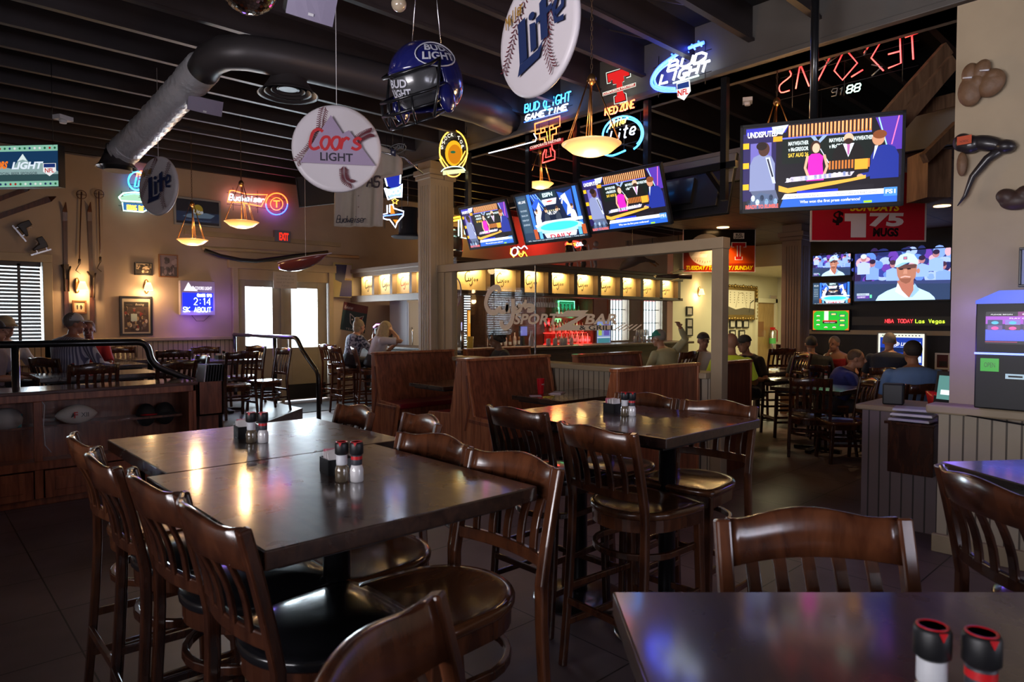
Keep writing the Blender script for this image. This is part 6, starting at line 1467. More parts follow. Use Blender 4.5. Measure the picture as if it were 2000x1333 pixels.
a = P(395, 489, Y=11.95); pts = [P(*q, Y=11.93) for q in ((400, 489), (430, 500), (470, 508), (500, 510), (540, 505), (575, 500), (640, 493))]
solo('black_pipe', MB().tube(pts, .035, 10), DARKPL, 'sagging black pipe along the back wall above the doors', 'pipe')
solo('conduit', MB().tube([P(395, 484, Y=12.0), P(575, 495, Y=12.0), P(700, 503, Y=12.0)], .035, 10), PAINT, 'straight pale conduit along the back wall above the doors', 'pipe')
def canoe():
    D = 10.2; q = lambda px, py: P(px, py, D=D); a, b = q(546, 517), q(648, 497); c = (a+b)/2; t = thing('canoe', 'small dark red canoe hanging bow out above the doors', 'canoe', c); rings = []
    for i in range(15):
        k = i/14; ctr = a.lerp(b, k)-c; s = math.sin(PI*min(1, k*1.0+.12))**.6*(1 if k < .9 else .7); wd, dp = .13*s+.004, .17*s+.004
        rings.append([ctr+FW*wd*math.cos(th)+Vector((0, 0, dp*math.sin(th)+.02)) for th in [PI+PI*j/10 for j in range(11)]])
    MB().loft(rings).build('hull', plain('red_varnish', (.15, .035, .04), .2, coat=1), t)
    MB().tube([r[0] for r in rings], .008, 6).tube([r[-1] for r in rings], .008, 6).build('gunwale', plain('violet_white', (.5, .45, .6), .4), t); MB().tube([(0, 0, 0), (0, 0, 4.42-c.z)], .003, 4).build('cord', WHITEP, t)
canoe()
# pictures between doors and bar, banner, poster
w, h, l = on_Y(651, 514, 689, 581, 12.0)
panel_thing('wall_banner', 'blue and white flag banner on the wall beside the bar canopy', 'banner', w, h, l, 0, PRINT, lambda pc: (pc.rect(0, 0, 1, 1, C('a89c70')), pc.rect(.1, .55, .95, .95, C('b0a0a8')), pc.poly([(.1, .95), (.7, .95), (.55, .4), (.1, .5)], C('141c58')), pc.poly([(.45, .5), (.95, .5), (.95, .02), (.3, .02)], C('201c60')), pc.text('Sun', .75, .5, .06, C('702030'), width=.25)), .005, WHITEP, 0)
def d_texans(pc):
    pc.rect(0, 0, 1, 1, C('12303c')); pc.rect(0, .72, 1, 1, C('5c1c28')); pc.script('Budweiser', .05, .78, .06, .008, C('b0a0a8'), .2, .6, .2)
    pc.line([(.3, .62), (.36, .3), (.5, .16), (.6, .34), (.8, .42), (.86, .62), (.7, .54), (.5, .5), (.3, .62)], .018, C('b8b0b8')); pc.poly([(.55, .36), (.8, .44), (.84, .58), (.7, .5)], C('802030')); pc.ell(.42, .42, .03, .03, W_); pc.text('TEXANS', .5, .03, .07, C('a8a8b0'), width=.6)
w, h, l = on_Y(668, 594, 716, 648, 12.09)
o = panel_thing('beer_poster', 'slanted red and teal beer poster behind the woman with the bun', 'poster', w, h, l, 0, PRINT, d_texans, .006, FRAMEK, 0); o.rotation_euler = (0, .16, 0)
# ------------------------------------------------------------------ boxing gear and kiosk on the right wall
LEA = plain('tan_leather', (.17, .09, .045), .55, noise=.3, bump=.4, nscale=30); XW = 5.14
def blob(name, label, cat, px, py, shapes, mat, extra=None, X=XW):
    c = P(px, py, X=X); t = thing(name, label, cat, c); mb = MB()
    for (dx, dz, ra, rb, rot) in shapes:   # dx to the right in the picture
        M = Matrix.Translation((0, -dx, dz)) @ Matrix.Rotation(rot, 4, 'X'); mb.ball((0, 0, 0), (.05, ra, rb), 10, M)
    o = mb.build('leather_body', mat, t); r = o.modifiers.new('fuse', 'REMESH'); r.mode = 'VOXEL'; r.voxel_size = .008; r.use_smooth_shade = True
    return t, c
t, c = blob('boxing_glove', 'worn tan boxing glove, left of the pair high on the right wall', 'glove', 1895, 172, [(0, -.02, .07, .1, 0), (.0, .09, .05, .07, .1), (.045, .03, .04, .06, -.3)], LEA)
MB().tube([(-.05, .03, .06), (-.055, -.02, .05)], .006, 5).build('lacing', WHITEP, t)
t, c = blob('boxing_glove', 'worn tan boxing glove, right of the pair high on the right wall', 'glove', 1928, 158, [(.02, -.02, .075, .09, .5), (-.035, .07, .05, .075, .4), (.03, .02, .05, .05, 0)], LEA)
MB().tube([(-.05, .03, .06), (-.055, -.02, .05)], .006, 5).build('lacing', WHITEP, t)
t, c = blob('leather_skate', 'black leather boot with long curved blade and orange label on the right wall', 'skate', 1915, 288, [(-.1, .05, .055, .06, 0), (-.06, .03, .07, .06, .3), (.03, .02, .11, .05, .35), (.13, -.02, .06, .045, .2)], BOOT)
MB().tube([(-.0, -.13, -.02), (0, -.04, -.08), (0, .04, -.18), (0, .08, -.3), (0, .12, -.36)], [.03, .028, .02, .012, .003], 10).build('blade_guard', BOOT, t)
pc = Pic(.08, .055, C('c04818')); pc.text('NORDIC', .5, .25, .25, C('201010'), width=.6); pc.build('label_patch', PRINT, t, (-.085, .07, .045), FACE_NX)
MB().ball((0, .1, -.09), (.03, .03, .08), 8).build('leather_tongue', LEA, t)
blob('leather_mitt', 'dark leather mitt at the right edge of the wall', 'glove', 1985, 392, [(0, 0, .09, .06, 0), (-.05, .03, .06, .05, .5), (.05, .04, .06, .05, 0)], plain('dark_leather', (.05, .025, .02), .5))
w, h, l = on_X(1990, 482, 2060, 560, 5.17)
panel_thing('framed_picture', 'framed picture cut off by the right edge above the kiosk', 'picture', w, h, l, FACE_NX, PRINT, lambda pc: pc.rect(0, 0, 1, 1, C('a0a8c8')), .02, FRAMEK, .015)
def kiosk():
    X0 = 4.93; a = P(1905, 640, X=X0); zt = P(1910, 572, X=X0).z; zb = P(1905, 785, X=X0).z; w = .62; c = Vector((X0, a.y-w/2, 0)); t = thing('jukebox', 'black touchscreen jukebox with blue light strips on the right wall', 'jukebox', (X0, c.y, 1.0), FACE_NX)
    zt -= 1; zb = 0.0; zm = P(1905, 690, X=X0).z-1
    MB().bx(-w/2, w/2, 0, .2, zb, zt-.05).build('cabinet', DARKPL, t, bevel=.008)
    BL = neon('blue_strip', (.03, .12, 1), 2.0)
    MB().prism([(-w/2, zt-.05), (-w/2+.12, zt+.01), (w/2-.12, zt+.01), (w/2, zt-.05), (w/2, zt-.07), (-w/2, zt-.07)], -.01, .2).build('top_light', plain('blue_cap', (.01, .03, .3), .3, emis=.6, ecol=(.02, .1, 1)), t)
    MB().bx(-w/2, w/2, -.012, .0, zm-.006, zm+.006).build('light_strip', BL, t)
    sh = zt-.12-(zm+.06); pc = Pic(w*.86, sh, None, .00008); pic_menu(pc); pc.build('screen', SCREEN, t, (.01, -.004, (zt-.12+zm+.06)/2), 0)
    pc = Pic(w*.9, .1, None); pc.rect(0, .1, .17, .9, C('108c10')); pc.text('OPEN', .085, .35, .3, C('083808'), width=.1); pc.build('green_label', LIT, t, (0, -.004, zm-.07), 0)
    for x in (-.1, .06, .2):
        q = MB().bx(x-.05, x+.05, -.012, 0, zm-.15, zm-.12).build('card_slot', plain('slot_lit', (.4, .5, .55), .4, emis=.35, ecol=(.5, .75, .9)), t); MB().bx(x-.035, x+.035, -.015, -.011, zm-.14, zm-.13).build('slot_gap', DARKPL, q)
    MB().tube([(-w/2+.1, .15, zb), (-w/2-.1, .1, zb-.06), (w/2, .05, zb-.12)], .006, 5).build('power_cord', DARKPL, t)
    point('jukebox_glow', (X0-.05, a.y+.14, 1.35), 1.8, (.2, .1, 1), .08); point('jukebox_glow', (X0+.1, a.y+.1, 1.62), .8, (.3, .25, 1), .05)
kiosk()
# server stand, menus and point of sale left of the stub wall
PURW = boards('stand_boards', (.2, .15, .16), (.05, .04, .04), 13, 'Y')
t = thing('server_stand', 'grey boarded server stand beside the end of the right wall', 'stand', (0, 0, 0))
MB().bx(5.44, 5.95, .9, 1.9, 0, .86).build('stand_body', PURW, t); MB().bx(5.43, 6.0, .88, 1.95, .86, .9).build('stand_top', PAINT, t, bevel=.01)
b = thing('wooden_box', 'dark wood menu shelf box hung on the server stand', 'box', (0, 0, 0)); MB().bx(5.25, 5.42, 1.37, 1.66, .45, .8).bx(5.23, 5.43, 1.36, 1.68, .8, .82).build('box_body', CHAIRW, b, bevel=.004)
for i in range(3):
    solo('menu', MB().box((0, 0, 0), (.2, .26, .012)).box((-.0, 0, .008), (.19, .25, .004)), (MI, WHITEP, MI)[i], ('white menus stacked on the shelf box, lowest', 'white menu with black edge stacked on the shelf box, middle', 'white menu on top of the stack by the right wall')[i], 'menu', (5.32+.02*i, 1.52-.0*i, .835+i*.035), .1*i, 'menus on the server stand')
t = thing('register_screen', 'black order terminal with a pale green screen on the server stand', 'terminal', (5.75, 1.36, .9), FACE_NX-.3)
MB().prism([(-.02, 0), (.14, 0), (.05, .26), (.03, .26)], -.16, .16, ax='x').build('terminal_body', DARKPL, t, bevel=.004); pc = Pic(.26, .18, C('487470')); pc.rect(.1, .2, .5, .4, C('d0e8e8')); o = pc.build('screen', SCREEN, t, (0, -.002+.01, .14), 0, rot=(-.19, 0, 0)); o.location = (0, -.008, .14)
solo('card_reader', MB().bx(-.06, .06, -.07, .07, 0, .16), DARKPL, 'small black printer on the server stand left of the terminal', 'printer', (5.62, 1.74, .9), .2, bevel=.01)
solo('plastic_bin', MB().lathe([(.065, 0), (.085, .1), (.078, .1), (.058, .01)], n=4), REDC, 'red plastic bin on the server stand behind the terminal', 'bin', (5.85, 1.5, .9), .3)
# timber braces behind the stub wall
BR = wood('rough_timber', (.12, .06, .03), (.24, .13, .07), (6, 6, 1), .7, 0)
for i, (a, b, d) in enumerate((((1735, 268), (1862, 120), 5.3), ((1722, 240), (1850, 95), 5.4), ((1745, 225), (1862, 195), 5.5), ((1805, 310), (1870, 245), 5.4))):
    A = P(*a, D=d); B = P(*b, D=d+.15); solo('timber_brace', MB().bar([A, B], .05, .11 if i < 3 else .08), BR, ('thick diagonal timber brace behind the pale right wall, lower of the long pair', 'thin diagonal timber behind the pale right wall, upper of the long pair', 'nearly level timber brace behind the pale right wall', 'short lowest diagonal timber behind the pale right wall')[i], 'timber', group='timber braces by the right wall')
w, h, l = at_cam(1812, 292, 1858, 385, 5.7); solo('plywood_box', MB().bx(-w/2, w/2, 0, .3, -h/2, h/2), BR, 'brown plywood box beside the pale right wall above the price banner', 'box', l, CAMRZ)
# ------------------------------------------------------------------ bar canopy with lit signs
PARCH = plain('parchment_panel', (.75, .58, .28), .6, noise=.1, nscale=4)
CANW = plain('canopy_brown', (.07, .04, .022), .5, noise=.2, nscale=5)
CANB = plain('canopy_taupe', (.2, .14, .1), .5, noise=.15)
CB0, CB1, CP = 6.56, 12.75, .688
t = thing('bar_canopy', 'long brown canopy over the bar with a row of lit cream signs reading Cujos', 'canopy', (0, 0, 0))
MB().bx(6.5, 12.9, 8.3, 8.7, 2.4, 2.5).bx(6.5, 12.9, 8.3, 8.7, 1.97, 2.03).bx(6.5, 12.9, 8.62, 8.7, 1.97, 2.5).build('canopy_box', CANW, t, bevel=.006)
MB().bx(6.45, 12.95, 8.24, 8.34, 2.48, 2.54).build('cornice', CANW, t, bevel=.01)
MB().bx(6.75, 7.1, 8.7, 12.0, 2.4, 2.5).bx(6.75, 7.1, 8.7, 12.0, 1.97, 2.03).bx(7.02, 7.1, 8.7, 12.0, 1.97, 2.5).build('canopy_box', CANB, t, bevel=.006)
MB().bx(6.69, 6.79, 8.6, 12.05, 2.48, 2.56).bx(6.71, 6.77, 8.6, 12.05, 1.9, 2.03).build('cornice', CANB, t, bevel=.01)
def cujos(pc, x=.26, z=.42, s=1, col=C('2c1a0c')):
    h = pc.h*.4*s
    pc.line(smooth_pts([(x+.17, z+.36), (x+.12, z+.42), (x+.02, z+.3), (x, z+.1), (x+.04, z-.02), (x+.12, z+.02)], 4), .017, col)
    pc.line(smooth_pts([(x+.13, z+.14), (x+.13, z+.02), (x+.18, z+.01), (x+.2, z+.14), (x+.21, z+.02)], 3), .013, col)
    pc.line(smooth_pts([(x+.26, z+.18), (x+.24, z-.12), (x+.18, z-.2), (x+.16, z-.12)], 3), .014, col)
    pc.line(smooth_pts([(x+.3, z+.04), (x+.33, z+.1), (x+.36, z+.05), (x+.32, z+.01), (x+.3, z+.04)], 3), .011, col); pc.line([(x+.38, z+.16), (x+.375, z+.11)], .006, col)
    pc.line(smooth_pts([(x+.45, z+.1), (x+.4, z+.08), (x+.44, z+.04), (x+.4, z+.01)], 3), .011, col)
def sign_panel(par, w, h, loc, rz, col=C('2c1a0c')):
    o = MB().bx(-w/2, w/2, 0, .012, -h/2, h/2).build('sign_panel', PARCH, par); o.location = loc; o.rotation_euler = (0, 0, rz)
    pc = Pic(w, h); cujos(pc, col=col); q = pc.build('sign_script', PRINT, o, (0, -.002, 0), 0)
    return o
for i in range(9):
    x = CB0+CP*(i+.5); sign_panel(t, CP-.08, .37, (x, 8.42, 2.215), 0)
    MB().bx(x+CP/2-.05, x+CP/2+.05, 8.3, 8.45, 2.0, 2.42).build('divider', CANW, t)
    MB().tube([(x-.27, 8.39, 2.385), (x+.06, 8.39, 2.385)], .012, 8).build('lamp_tube', neon('warm_tube', (1, .62, .2), 30), t)
    area('canopy_tube', (x-.1, 8.36, 2.395), (.5, 0, 0), .45, .03, 7, (1, .68, .28))
for i in range(5):
    y = 11.9-.64*(i+.5); sign_panel(t, .57, .37, (6.86, y, 2.215), FACE_NX, C('2c1a0c') if i != 2 else C('a02010'))
    MB().bx(6.76, 6.9, y-.32-.04, y-.32+.04, 2.0, 2.42).build('divider', CANB, t)
    MB().tube([(6.83, y-.2, 2.385), (6.83, y+.1, 2.385)], .012, 8).build('lamp_tube', neon('warm_tube', (1, .62, .2), 30), t)
    area('canopy_tube', (6.81, y, 2.395), (0, -.5, 0), .03, .4, 4.5, (1, .78, .4))
# ------------------------------------------------------------------ counter, back bar and bar things
BARW = wood('bar_wood', (.025, .01, .005), (.06, .022, .01), (1, 9, 9), .5, .1)
t = thing('bar_counter', 'dark polished bar counter under the lit canopy', 'counter', (0, 0, 0))
MB().bx(6.35, 12.9, 8.0, 8.65, 1.03, 1.08).bx(6.35, 6.98, 8.65, 11.6, 1.03, 1.08).build('counter_top', BARW, t, bevel=.012, seg=3)
MB().bx(6.6, 12.9, 8.15, 8.6, .0, 1.03).bx(6.55, 6.95, 8.6, 11.6, 0, 1.03).build('counter_body', BARW, t, bevel=.004)
MB().tube([(6.3, 8.02, .22), (12.8, 8.02, .22)], .025, 8).build('foot_rail', BRASS, t)
t = thing('back_bar', 'dark back bar cabinet with red lit bottle shelves behind the counter', 'cabinet', (0, 0, 0))
bx0, bx1 = P(948, 650, Y=10.7).x, P(1160, 650, Y=10.7).x
MB().bx(bx0, bx1, 10.7, 11.2, 0, .95).bx(bx0, bx1, 11.15, 11.2, .95, 2.35).bx(bx0, bx1, 10.72, 11.2, 2.3, 2.4).bx(bx1-.05, bx1, 10.7, 11.2, .95, 2.35).bx(bx0, bx0+.05, 10.7, 11.2, .95, 2.35).build('cabinet_body', BARW, t)
rx0, rx1 = P(1082, 650, Y=10.8).x, P(1156, 650, Y=10.8).x
MB().bx(rx0, rx1, 10.72, 11.15, .95, .97).bx(rx0, rx1, 10.9, 11.15, 1.22, 1.24).build('lit_shelf', plain('red_lit_shelf', (.5, .03, .02), .4, emis=1.6, ecol=(1, .04, .03)), t)
MB().bx(rx0, rx1, 11.12, 11.15, .97, 1.6).build('mirror_panel', plain('red_mirror', (.5, .1, .1), .15, metal=.8), t)
point('shelf_red_light', ((rx0+rx1)/2, 10.55, 1.45), 10, (1, .04, .05), .05); point('shelf_red_light', ((rx0+rx1)/2+.4, 10.6, 1.1), 7, (1, .05, .06), .05)
BG = [plain('bottle_clear', (.5, .4, .4), .12, coat=1), plain('bottle_brown', (.16, .06, .02), .12, coat=1), plain('bottle_green', (.03, .14, .05), .12, coat=1)]
def make_bottle(mat, lab):
    t = thing('liquor_bottle', lab, 'bottle'); MB().lathe([(.03, 0), (.036, .01), (.036, .16), (.03, .19), (.012, .22), (.012, .28)], n=14).build('bottle_glass', mat, t)
    MB().lathe([(.0365, .05), (.0365, .12)], n=14, cap=False).build('bottle_label', LABEL, t); MB().lathe([(.013, .28), (.013, .31)], n=10).build('bottle_cap', DARKPL, t); return t
protos = [make_bottle(m, l) for m, l in zip(BG, ('clear bottle on the red lit shelf of the back bar', 'brown bottle on the red lit shelf of the back bar', 'green bottle on the red lit shelf of the back bar'))]
used = set(); rnd = random.Random(4)
def bottle(k, loc, label=None, sc=1, group='bottles on the back bar'):
    src = protos[k]
    if k not in used: used.add(k); src.location = loc; src['group'] = group; src.scale = (sc, sc, sc); return
    dup(src, loc, 0, label, group, (sc, sc, sc))
for i in range(14): bottle(i % 2, (rx0+.07+(rx1-rx0-.14)*i/13, 10.8, .97), None, rnd.uniform(.85, 1.1))
for i in range(12): bottle((i+1) % 2, (rx0+.1+(rx1-rx0-.2)*i/11, 11.02, 1.24), None, rnd.uniform(.85, 1.05))
for i in range(7): bottle(2, (rx0+.3+i*.13, 10.98, 1.62), 'green bottle silhouetted by the green lit board', 1)
for i in range(8): bottle(i % 2, (bx0+.15+i*.14, 10.85, .95), 'bottle on the dark left part of the back bar', rnd.uniform(.9, 1.15))
solo('bottle_shelf', MB().bx(rx0+.1, rx1, 10.9, 11.15, 1.59, 1.62), BARW, 'dark shelf that holds the green bottles on the back bar', 'shelf')
w, h, l = on_Y(1091, 588, 1122, 613, 11.1)
t = panel_thing('neon_menu_board', 'green glowing handwritten menu board above the bar bottles', 'sign', w, h, l, 0, LIT, lambda pc: (pc.rect(0, 0, 1, 1, C('0a7048')), [pc.text(s, .5, .8-i*.13, .06, C('50ffb0'), width=.8) for i, s in enumerate(('TODAY SPECIALS', 'DRAFT PINTS', 'WINGS BASKET', 'HOUSE BURGER', 'MARGARITAS'))]), .03, NG, .015)
point('green_board_glow', l+Vector((0, -.25, -.3)), 3, (.05, 1, .4), .08)
GLS = glass('drinking_glass', (.92, .94, .95)); GLF = plain('glass_frost', (.6, .6, .64), .1, coat=1, alpha=.45)
def make_glass(label): 
    t = thing('stem_glass', label, 'glass', group='wine glasses hanging under the bar canopy')
    MB().lathe([(.034, 0), (.034, .003), (.004, .008), (.004, .08), (.03, .1), (.038, .14), (.034, .18)], n=12, cap=False).build('glass_bowl', GLF, t); return t
gl = make_glass('wine glass hanging upside down under the bar canopy'); first = True
for i in range(26):
    x = P(966+i*5, 595, Y=8.5).x; loc = (x, 8.5, 1.96)
    if first: gl.location = loc; gl.rotation_euler = (PI, 0, 0); first = False
    else: dup(gl, loc, rot=(PI, 0, 0))
t = thing('glass_rack', 'thin rack of rods for the hanging wine glasses', 'rack', (0, 0, 0)); MB().tube([(6.9, 8.46, 1.955), (9.8, 8.46, 1.955)], .005, 5).tube([(6.9, 8.54, 1.955), (9.8, 8.54, 1.955)], .005, 5).build('rack_rod', CHROME, t)
tg = thing('pint_glass', 'clear glass turned upside down on the bar counter', 'glass', group='glasses on the bar counter'); MB().lathe([(.04, 0), (.03, .13), (.028, .13), (.037, .003)], n=12).build('glass_body', GLF, tg)
sp = [(1068+i*6.5, 674) for i in range(6)]+[(1100+i*7, 674) for i in range(3)]+[(1243+i*4.5, 676) for i in range(6)]
for i, (a, b) in enumerate(sp):
    x = P(a, 672, Y=8.35).x; loc = (x, 8.32+.06*(i % 2), 1.08)
    if i == 0: tg.location = loc
    else: dup(tg, loc)
for i in range(5): dup(tg, (P(1245+i*4.5, 660, Y=8.35).x, 8.35, 1.215), 0, 'clear glass in the upper tier of the stack on the bar')
t = thing('register_screen', 'order terminal with a lilac screen on the bar', 'terminal', P(1023, 652, Y=8.9), .25); MB().bx(-.13, .13, 0, .03, -.1, .1).bx(-.04, .04, .0, .06, -.26, -.1).build('terminal_body', DARKPL, t, bevel=.004)
t.location.z = 1.34; pc = Pic(.23, .17, C('5858a0')); pc.build('screen', LIT, t, (0, -.003, 0), 0)
solo('terminal_stand', MB().bx(-.1, .1, -.08, .08, 0, 1.08), DARKPL, 'dark box under the lilac order terminal', 'stand', (t.location.x, t.location.y+.04, 0))
solo('water_carafe', MB().lathe([(.045, 0), (.05, .02), (.05, .14), (.02, .22), (.025, .29)], n=16, cap=False), GLF, 'clear glass carafe on the bar right of the lilac terminal', 'carafe', (P(1038, 660, Y=8.3).x, 8.3, 1.08))
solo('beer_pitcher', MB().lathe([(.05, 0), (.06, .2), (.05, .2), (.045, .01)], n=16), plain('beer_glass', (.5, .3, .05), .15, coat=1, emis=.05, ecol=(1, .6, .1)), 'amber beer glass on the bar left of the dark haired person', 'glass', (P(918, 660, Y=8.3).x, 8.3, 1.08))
solo('beer_tap', MB().tube([(0, 0, 0), (0, 0, .3)], .028, 10).tube([(0, 0, .28), (0, -.1, .26)], .012, 6).box((0, 0, .36), (.03, .03, .14)), CHROME, 'chrome beer tap tower on the bar behind the far booth bench', 'tap', (P(903, 660, Y=8.35).x, 8.35, 1.08))
w, h, l = on_Y(1166, 628, 1192, 674, 10.9); t = thing('bottle_cooler', 'lit glass-door cooler with pale green bottle at the end of the back bar', 'cooler', (l.x, 10.9, 0))
MB().bx(-w/2-.05, w/2+.05, 0, .5, 0, l.z+h/2+.06).build('cooler_body', plain('cooler_steel', (.3, .32, .34), .4, metal=.5), t, bevel=.01); pc = Pic(w, h, C('8090c8')); pc.rect(.0, .3, 1, .34, C('d0e0e8')); pc.poly([(.1, .4), (.35, .4), (.35, .7), (.28, .9), (.18, .9), (.1, .7)], C('a8c050')); pc.rect(.5, .4, .9, .9, C('6050a8')); pc.rect(.05, .05, .95, .28, C('40808c')); pc.build('lit_door', vcol('cooler_lit', .2, .8), t, (0, -.004, l.z), 0)
# refrigerator and door under the left canopy
t = thing('refrigerator', 'tall white refrigerator behind the seated women', 'refrigerator', (7.9, 11.3, 0)); MB().bx(-.4, .4, -.1, .55, .0, 1.95).build('fridge_body', plain('fridge_white', (.6, .62, .66), .3), t, bevel=.02); MB().bx(-.39, .39, -.14, -.1, .05, 1.9).build('fridge_door', plain('fridge_white', (.6, .62, .66), .3), t, bevel=.015); MB().tube([(-.33, -.17, .8), (-.33, -.19, .9), (-.33, -.19, 1.3), (-.33, -.17, 1.4)], .012, 6).build('handle', CHROME, t)
t = thing('cold_room_door', 'grey cold room door with a small amber window behind the bar', 'door', (9.0, 11.85, 0)); MB().bx(-.45, .45, 0, .1, 0, 2.1).build('door_slab', plain('door_grey', (.3, .3, .3), .4), t, bevel=.01); pc = Pic(.2, .9, C('f0a838')); pc.build('door_window', LIT, t, (.1, -.003, 1.5), 0); MB().tube([(-.35, -.02, 1.0), (-.35, -.07, 1.0), (-.35, -.07, 1.2), (-.35, -.02, 1.2)], .014, 6).build('handle', CHROME, t)
t = thing('beer_tower', 'small game machine with a violet arc light beyond the seated women', 'machine', (6.75, 10.9, 1.08)); MB().bx(-.1, .1, -.2, .2, 0, .32).build('machine_body', DARKPL, t, bevel=.02); MB().tube([(-.08, .2, .33), (-.08, .1, .38), (-.08, -.1, .38), (-.08, -.2, .33)], .014, 8).build('arc_light', neon('violet_arc', (.8, .2, 1), 3), t)
for i in range(4): bottle(1, (6.62, 10.65+i*.12, 1.08), ('dark bottle with pale label on the counter before the seated women'), 1, 'bottles on the counter by the women')
w, h, l = on_Y(912, 606, 940, 658, 11.98); panel_thing('amber_reflection', 'glowing amber sheet painted as a warm reflection in the bar window', 'notice', w, h, l, 0, LIT, lambda pc: (pc.rect(0, 0, 1, 1, C('e09030')), pc.rect(.1, .5, .9, .95, C('f0b868')), [pc.rect(.2, .1+.08*i, .8, .13+.08*i, C('a06020')) for i in range(4)]), .01, OAKF, .01)  # warm reflection in the window glass, painted as a glowing amber sheet
t = thing('tennis_racket', 'violet oval racket head hanging before the bar window blinds', 'racket', P(888, 571, D=10.15), CAMRZ); MB().tube([(.1*math.cos(2*PI*k/24), 0, .23*math.sin(2*PI*k/24)) for k in range(24)], .01, 6, True).tube([(0, 0, -.23), (0, 0, -.42)], .014, 6).build('racket_frame', plain('racket_violet', (.3, .25, .5), .3), t)
m = MB(); [m.tube([(x, 0, -.23*math.sqrt(1-(x/.1)**2)), (x, 0, .23*math.sqrt(1-(x/.1)**2))], .0016, 3) for x in [-.08+.02*k for k in range(9)]]; [m.tube([(-.1*math.sqrt(1-(z/.23)**2), 0, z), (.1*math.sqrt(1-(z/.23)**2), 0, z)], .0016, 3) for z in [-.2+.025*k for k in range(17)]]; m.build('strings', plain('racket_strings', (.5, .45, .7), .5), t); MB().tube([(0, 0, .23), (0, 0, .4)], .003, 4).build('cord', WHITEP, t)
# ------------------------------------------------------------------ on top of the canopy
b = P(888, 505, Y=8.5); t = thing('wooden_barrel', 'wooden barrel with steel hoops on top of the canopy beside the column', 'barrel', (b.x, 8.6, 2.5)); MB().lathe([(.16, 0), (.185, .12), (.195, .27), (.185, .42), (.16, .54)], n=24).build('staves', wood('barrel_wood', (.05, .016, .008), (.12, .04, .02), (9, 9, 1), .5, .1), t); m = MB()
for z, r in ((.05, .172), (.16, .19), (.38, .19), (.49, .172)): m.lathe([(r, z-.015), (r+.006, z), (r, z+.015)], n=24, cap=False)
m.build('hoop', CHROME, t)
c = P(797, 440, D=10.7); t = thing('top_hat', 'oversized black top hat hanging beside the fluted column', 'hat', c); MB().lathe([(.16, -.19), (.15, -.1), (.155, .1), (.175, .24), (.17, .27)], n=28).build('crown', plain('hat_felt', (.008, .009, .02), .8), t); MB().lathe([(.14, -.18), (.24, -.205), (.27, -.19), (.27, -.18), (.24, -.19), (.14, -.17)], n=32).build('hat_brim', plain('hat_felt', (.008, .009, .02), .8), t); MB().tube([(0, 0, .27), (0, 0, 4.42-c.z)], .003, 4).build('cord', CHROME, t)
STAT = plain('bronze_dark', (.05, .025, .02), .4, coat=.3)
for i, (px, lab) in enumerate(((1110, 'dark player figure standing on the canopy in the red glow, left one'), (1137, 'dark player figure on the canopy in the red glow, beside a white stick'), (1160, 'pale striped figure on the canopy right of the red glow'))):
    q = P(px, 520, Y=8.55); t = thing('player_figure', lab, 'figure', (q.x, 8.55, 2.5), .4*i, 'figures on the bar canopy'); m = MB()
    m.tube([(-.07, 0, 0), (-.06, -.03, .13), (-.035, 0, .26)], [.03, .032, .045], 8).tube([(.08, .02, 0), (.05, -.04, .13), (.035, 0, .26)], [.03, .032, .045], 8).tube([(0, 0, .24), (0, -.02, .36), (0, -.03, .47)], [.07, .075, .06], 10).tube([(-.08, -.03, .45), (-.12, -.08, .35), (-.05, -.13, .3)], [.03, .026, .02], 8).tube([(.08, -.03, .45), (.13, -.07, .35), (.06, -.13, .3)], [.03, .026, .02], 8).ball((0, -.04, .55), .055, 8)
    o = m.build('figure_body', STAT if i < 2 else plain('dull_stripe', (.3, .26, .24), .6), t); r = o.modifiers.new('fuse', 'REMESH'); r.mode = 'VOXEL'; r.voxel_size = .009; r.use_smooth_shade = True
    if i < 2: MB().tube([(-.05, -.14, .5), (.12, -.16, 0)], .012, 6).build('stick', WHITEP, t)
c = P(1235, 512, D=10.5); t = thing('mounted_bird', 'dark mounted bird hanging head down left of the baseball banner', 'bird', c); m = MB(); pts = [c*0+RT*a+UP*b for a, b in ((-.2, -.12), (-.12, -.05), (0, .02), (.12, .06), (.22, .03), (.36, -.0))]
m.tube(pts, [.02, .07, .095, .08, .03, .018], 12); o = m.build('bird_body', plain('dark_feather', (.06, .04, .035), .7, noise=.4), t); MB().tube([pts[4], pts[4]+RT*.1+UP*-.06, pts[4]+RT*.16+UP*-.1], .012, 6).tube([pts[5], pts[5]+RT*.06+UP*-.05], .01, 5).build('bird_foot', BRASS, t); MB().tube([(0, 0, .1), (0, 0, 4.42-c.z)], .003, 4).build('cord', CHROME, t)
c = P(1315, 540, D=11); t = thing('model_airplane', 'small dark model biplane hanging over the right end of the canopy', 'model', c, CAMRZ); MB().tube([(-.3, 0, 0), (.3, .0, 0)], [.02, .05], 8).bx(.02, .14, -.3, .3, .08, .09).bx(.02, .14, -.3, .3, -.06, -.05).bx(-.3, -.22, -.1, .1, .0, .008).build('plane_body', STAT, t); MB().tube([(0, 0, .05), (0, 0, 4.42-c.z)], .002, 4).build('cord', CHROME, t)
point('red_wall_glow', P(1085, 462, Y=11.4), 30, (1, .03, .02), .15); point('yellow_wall_glow', P(915, 450, Y=11.5), 9, (1, .6, .12), .15)
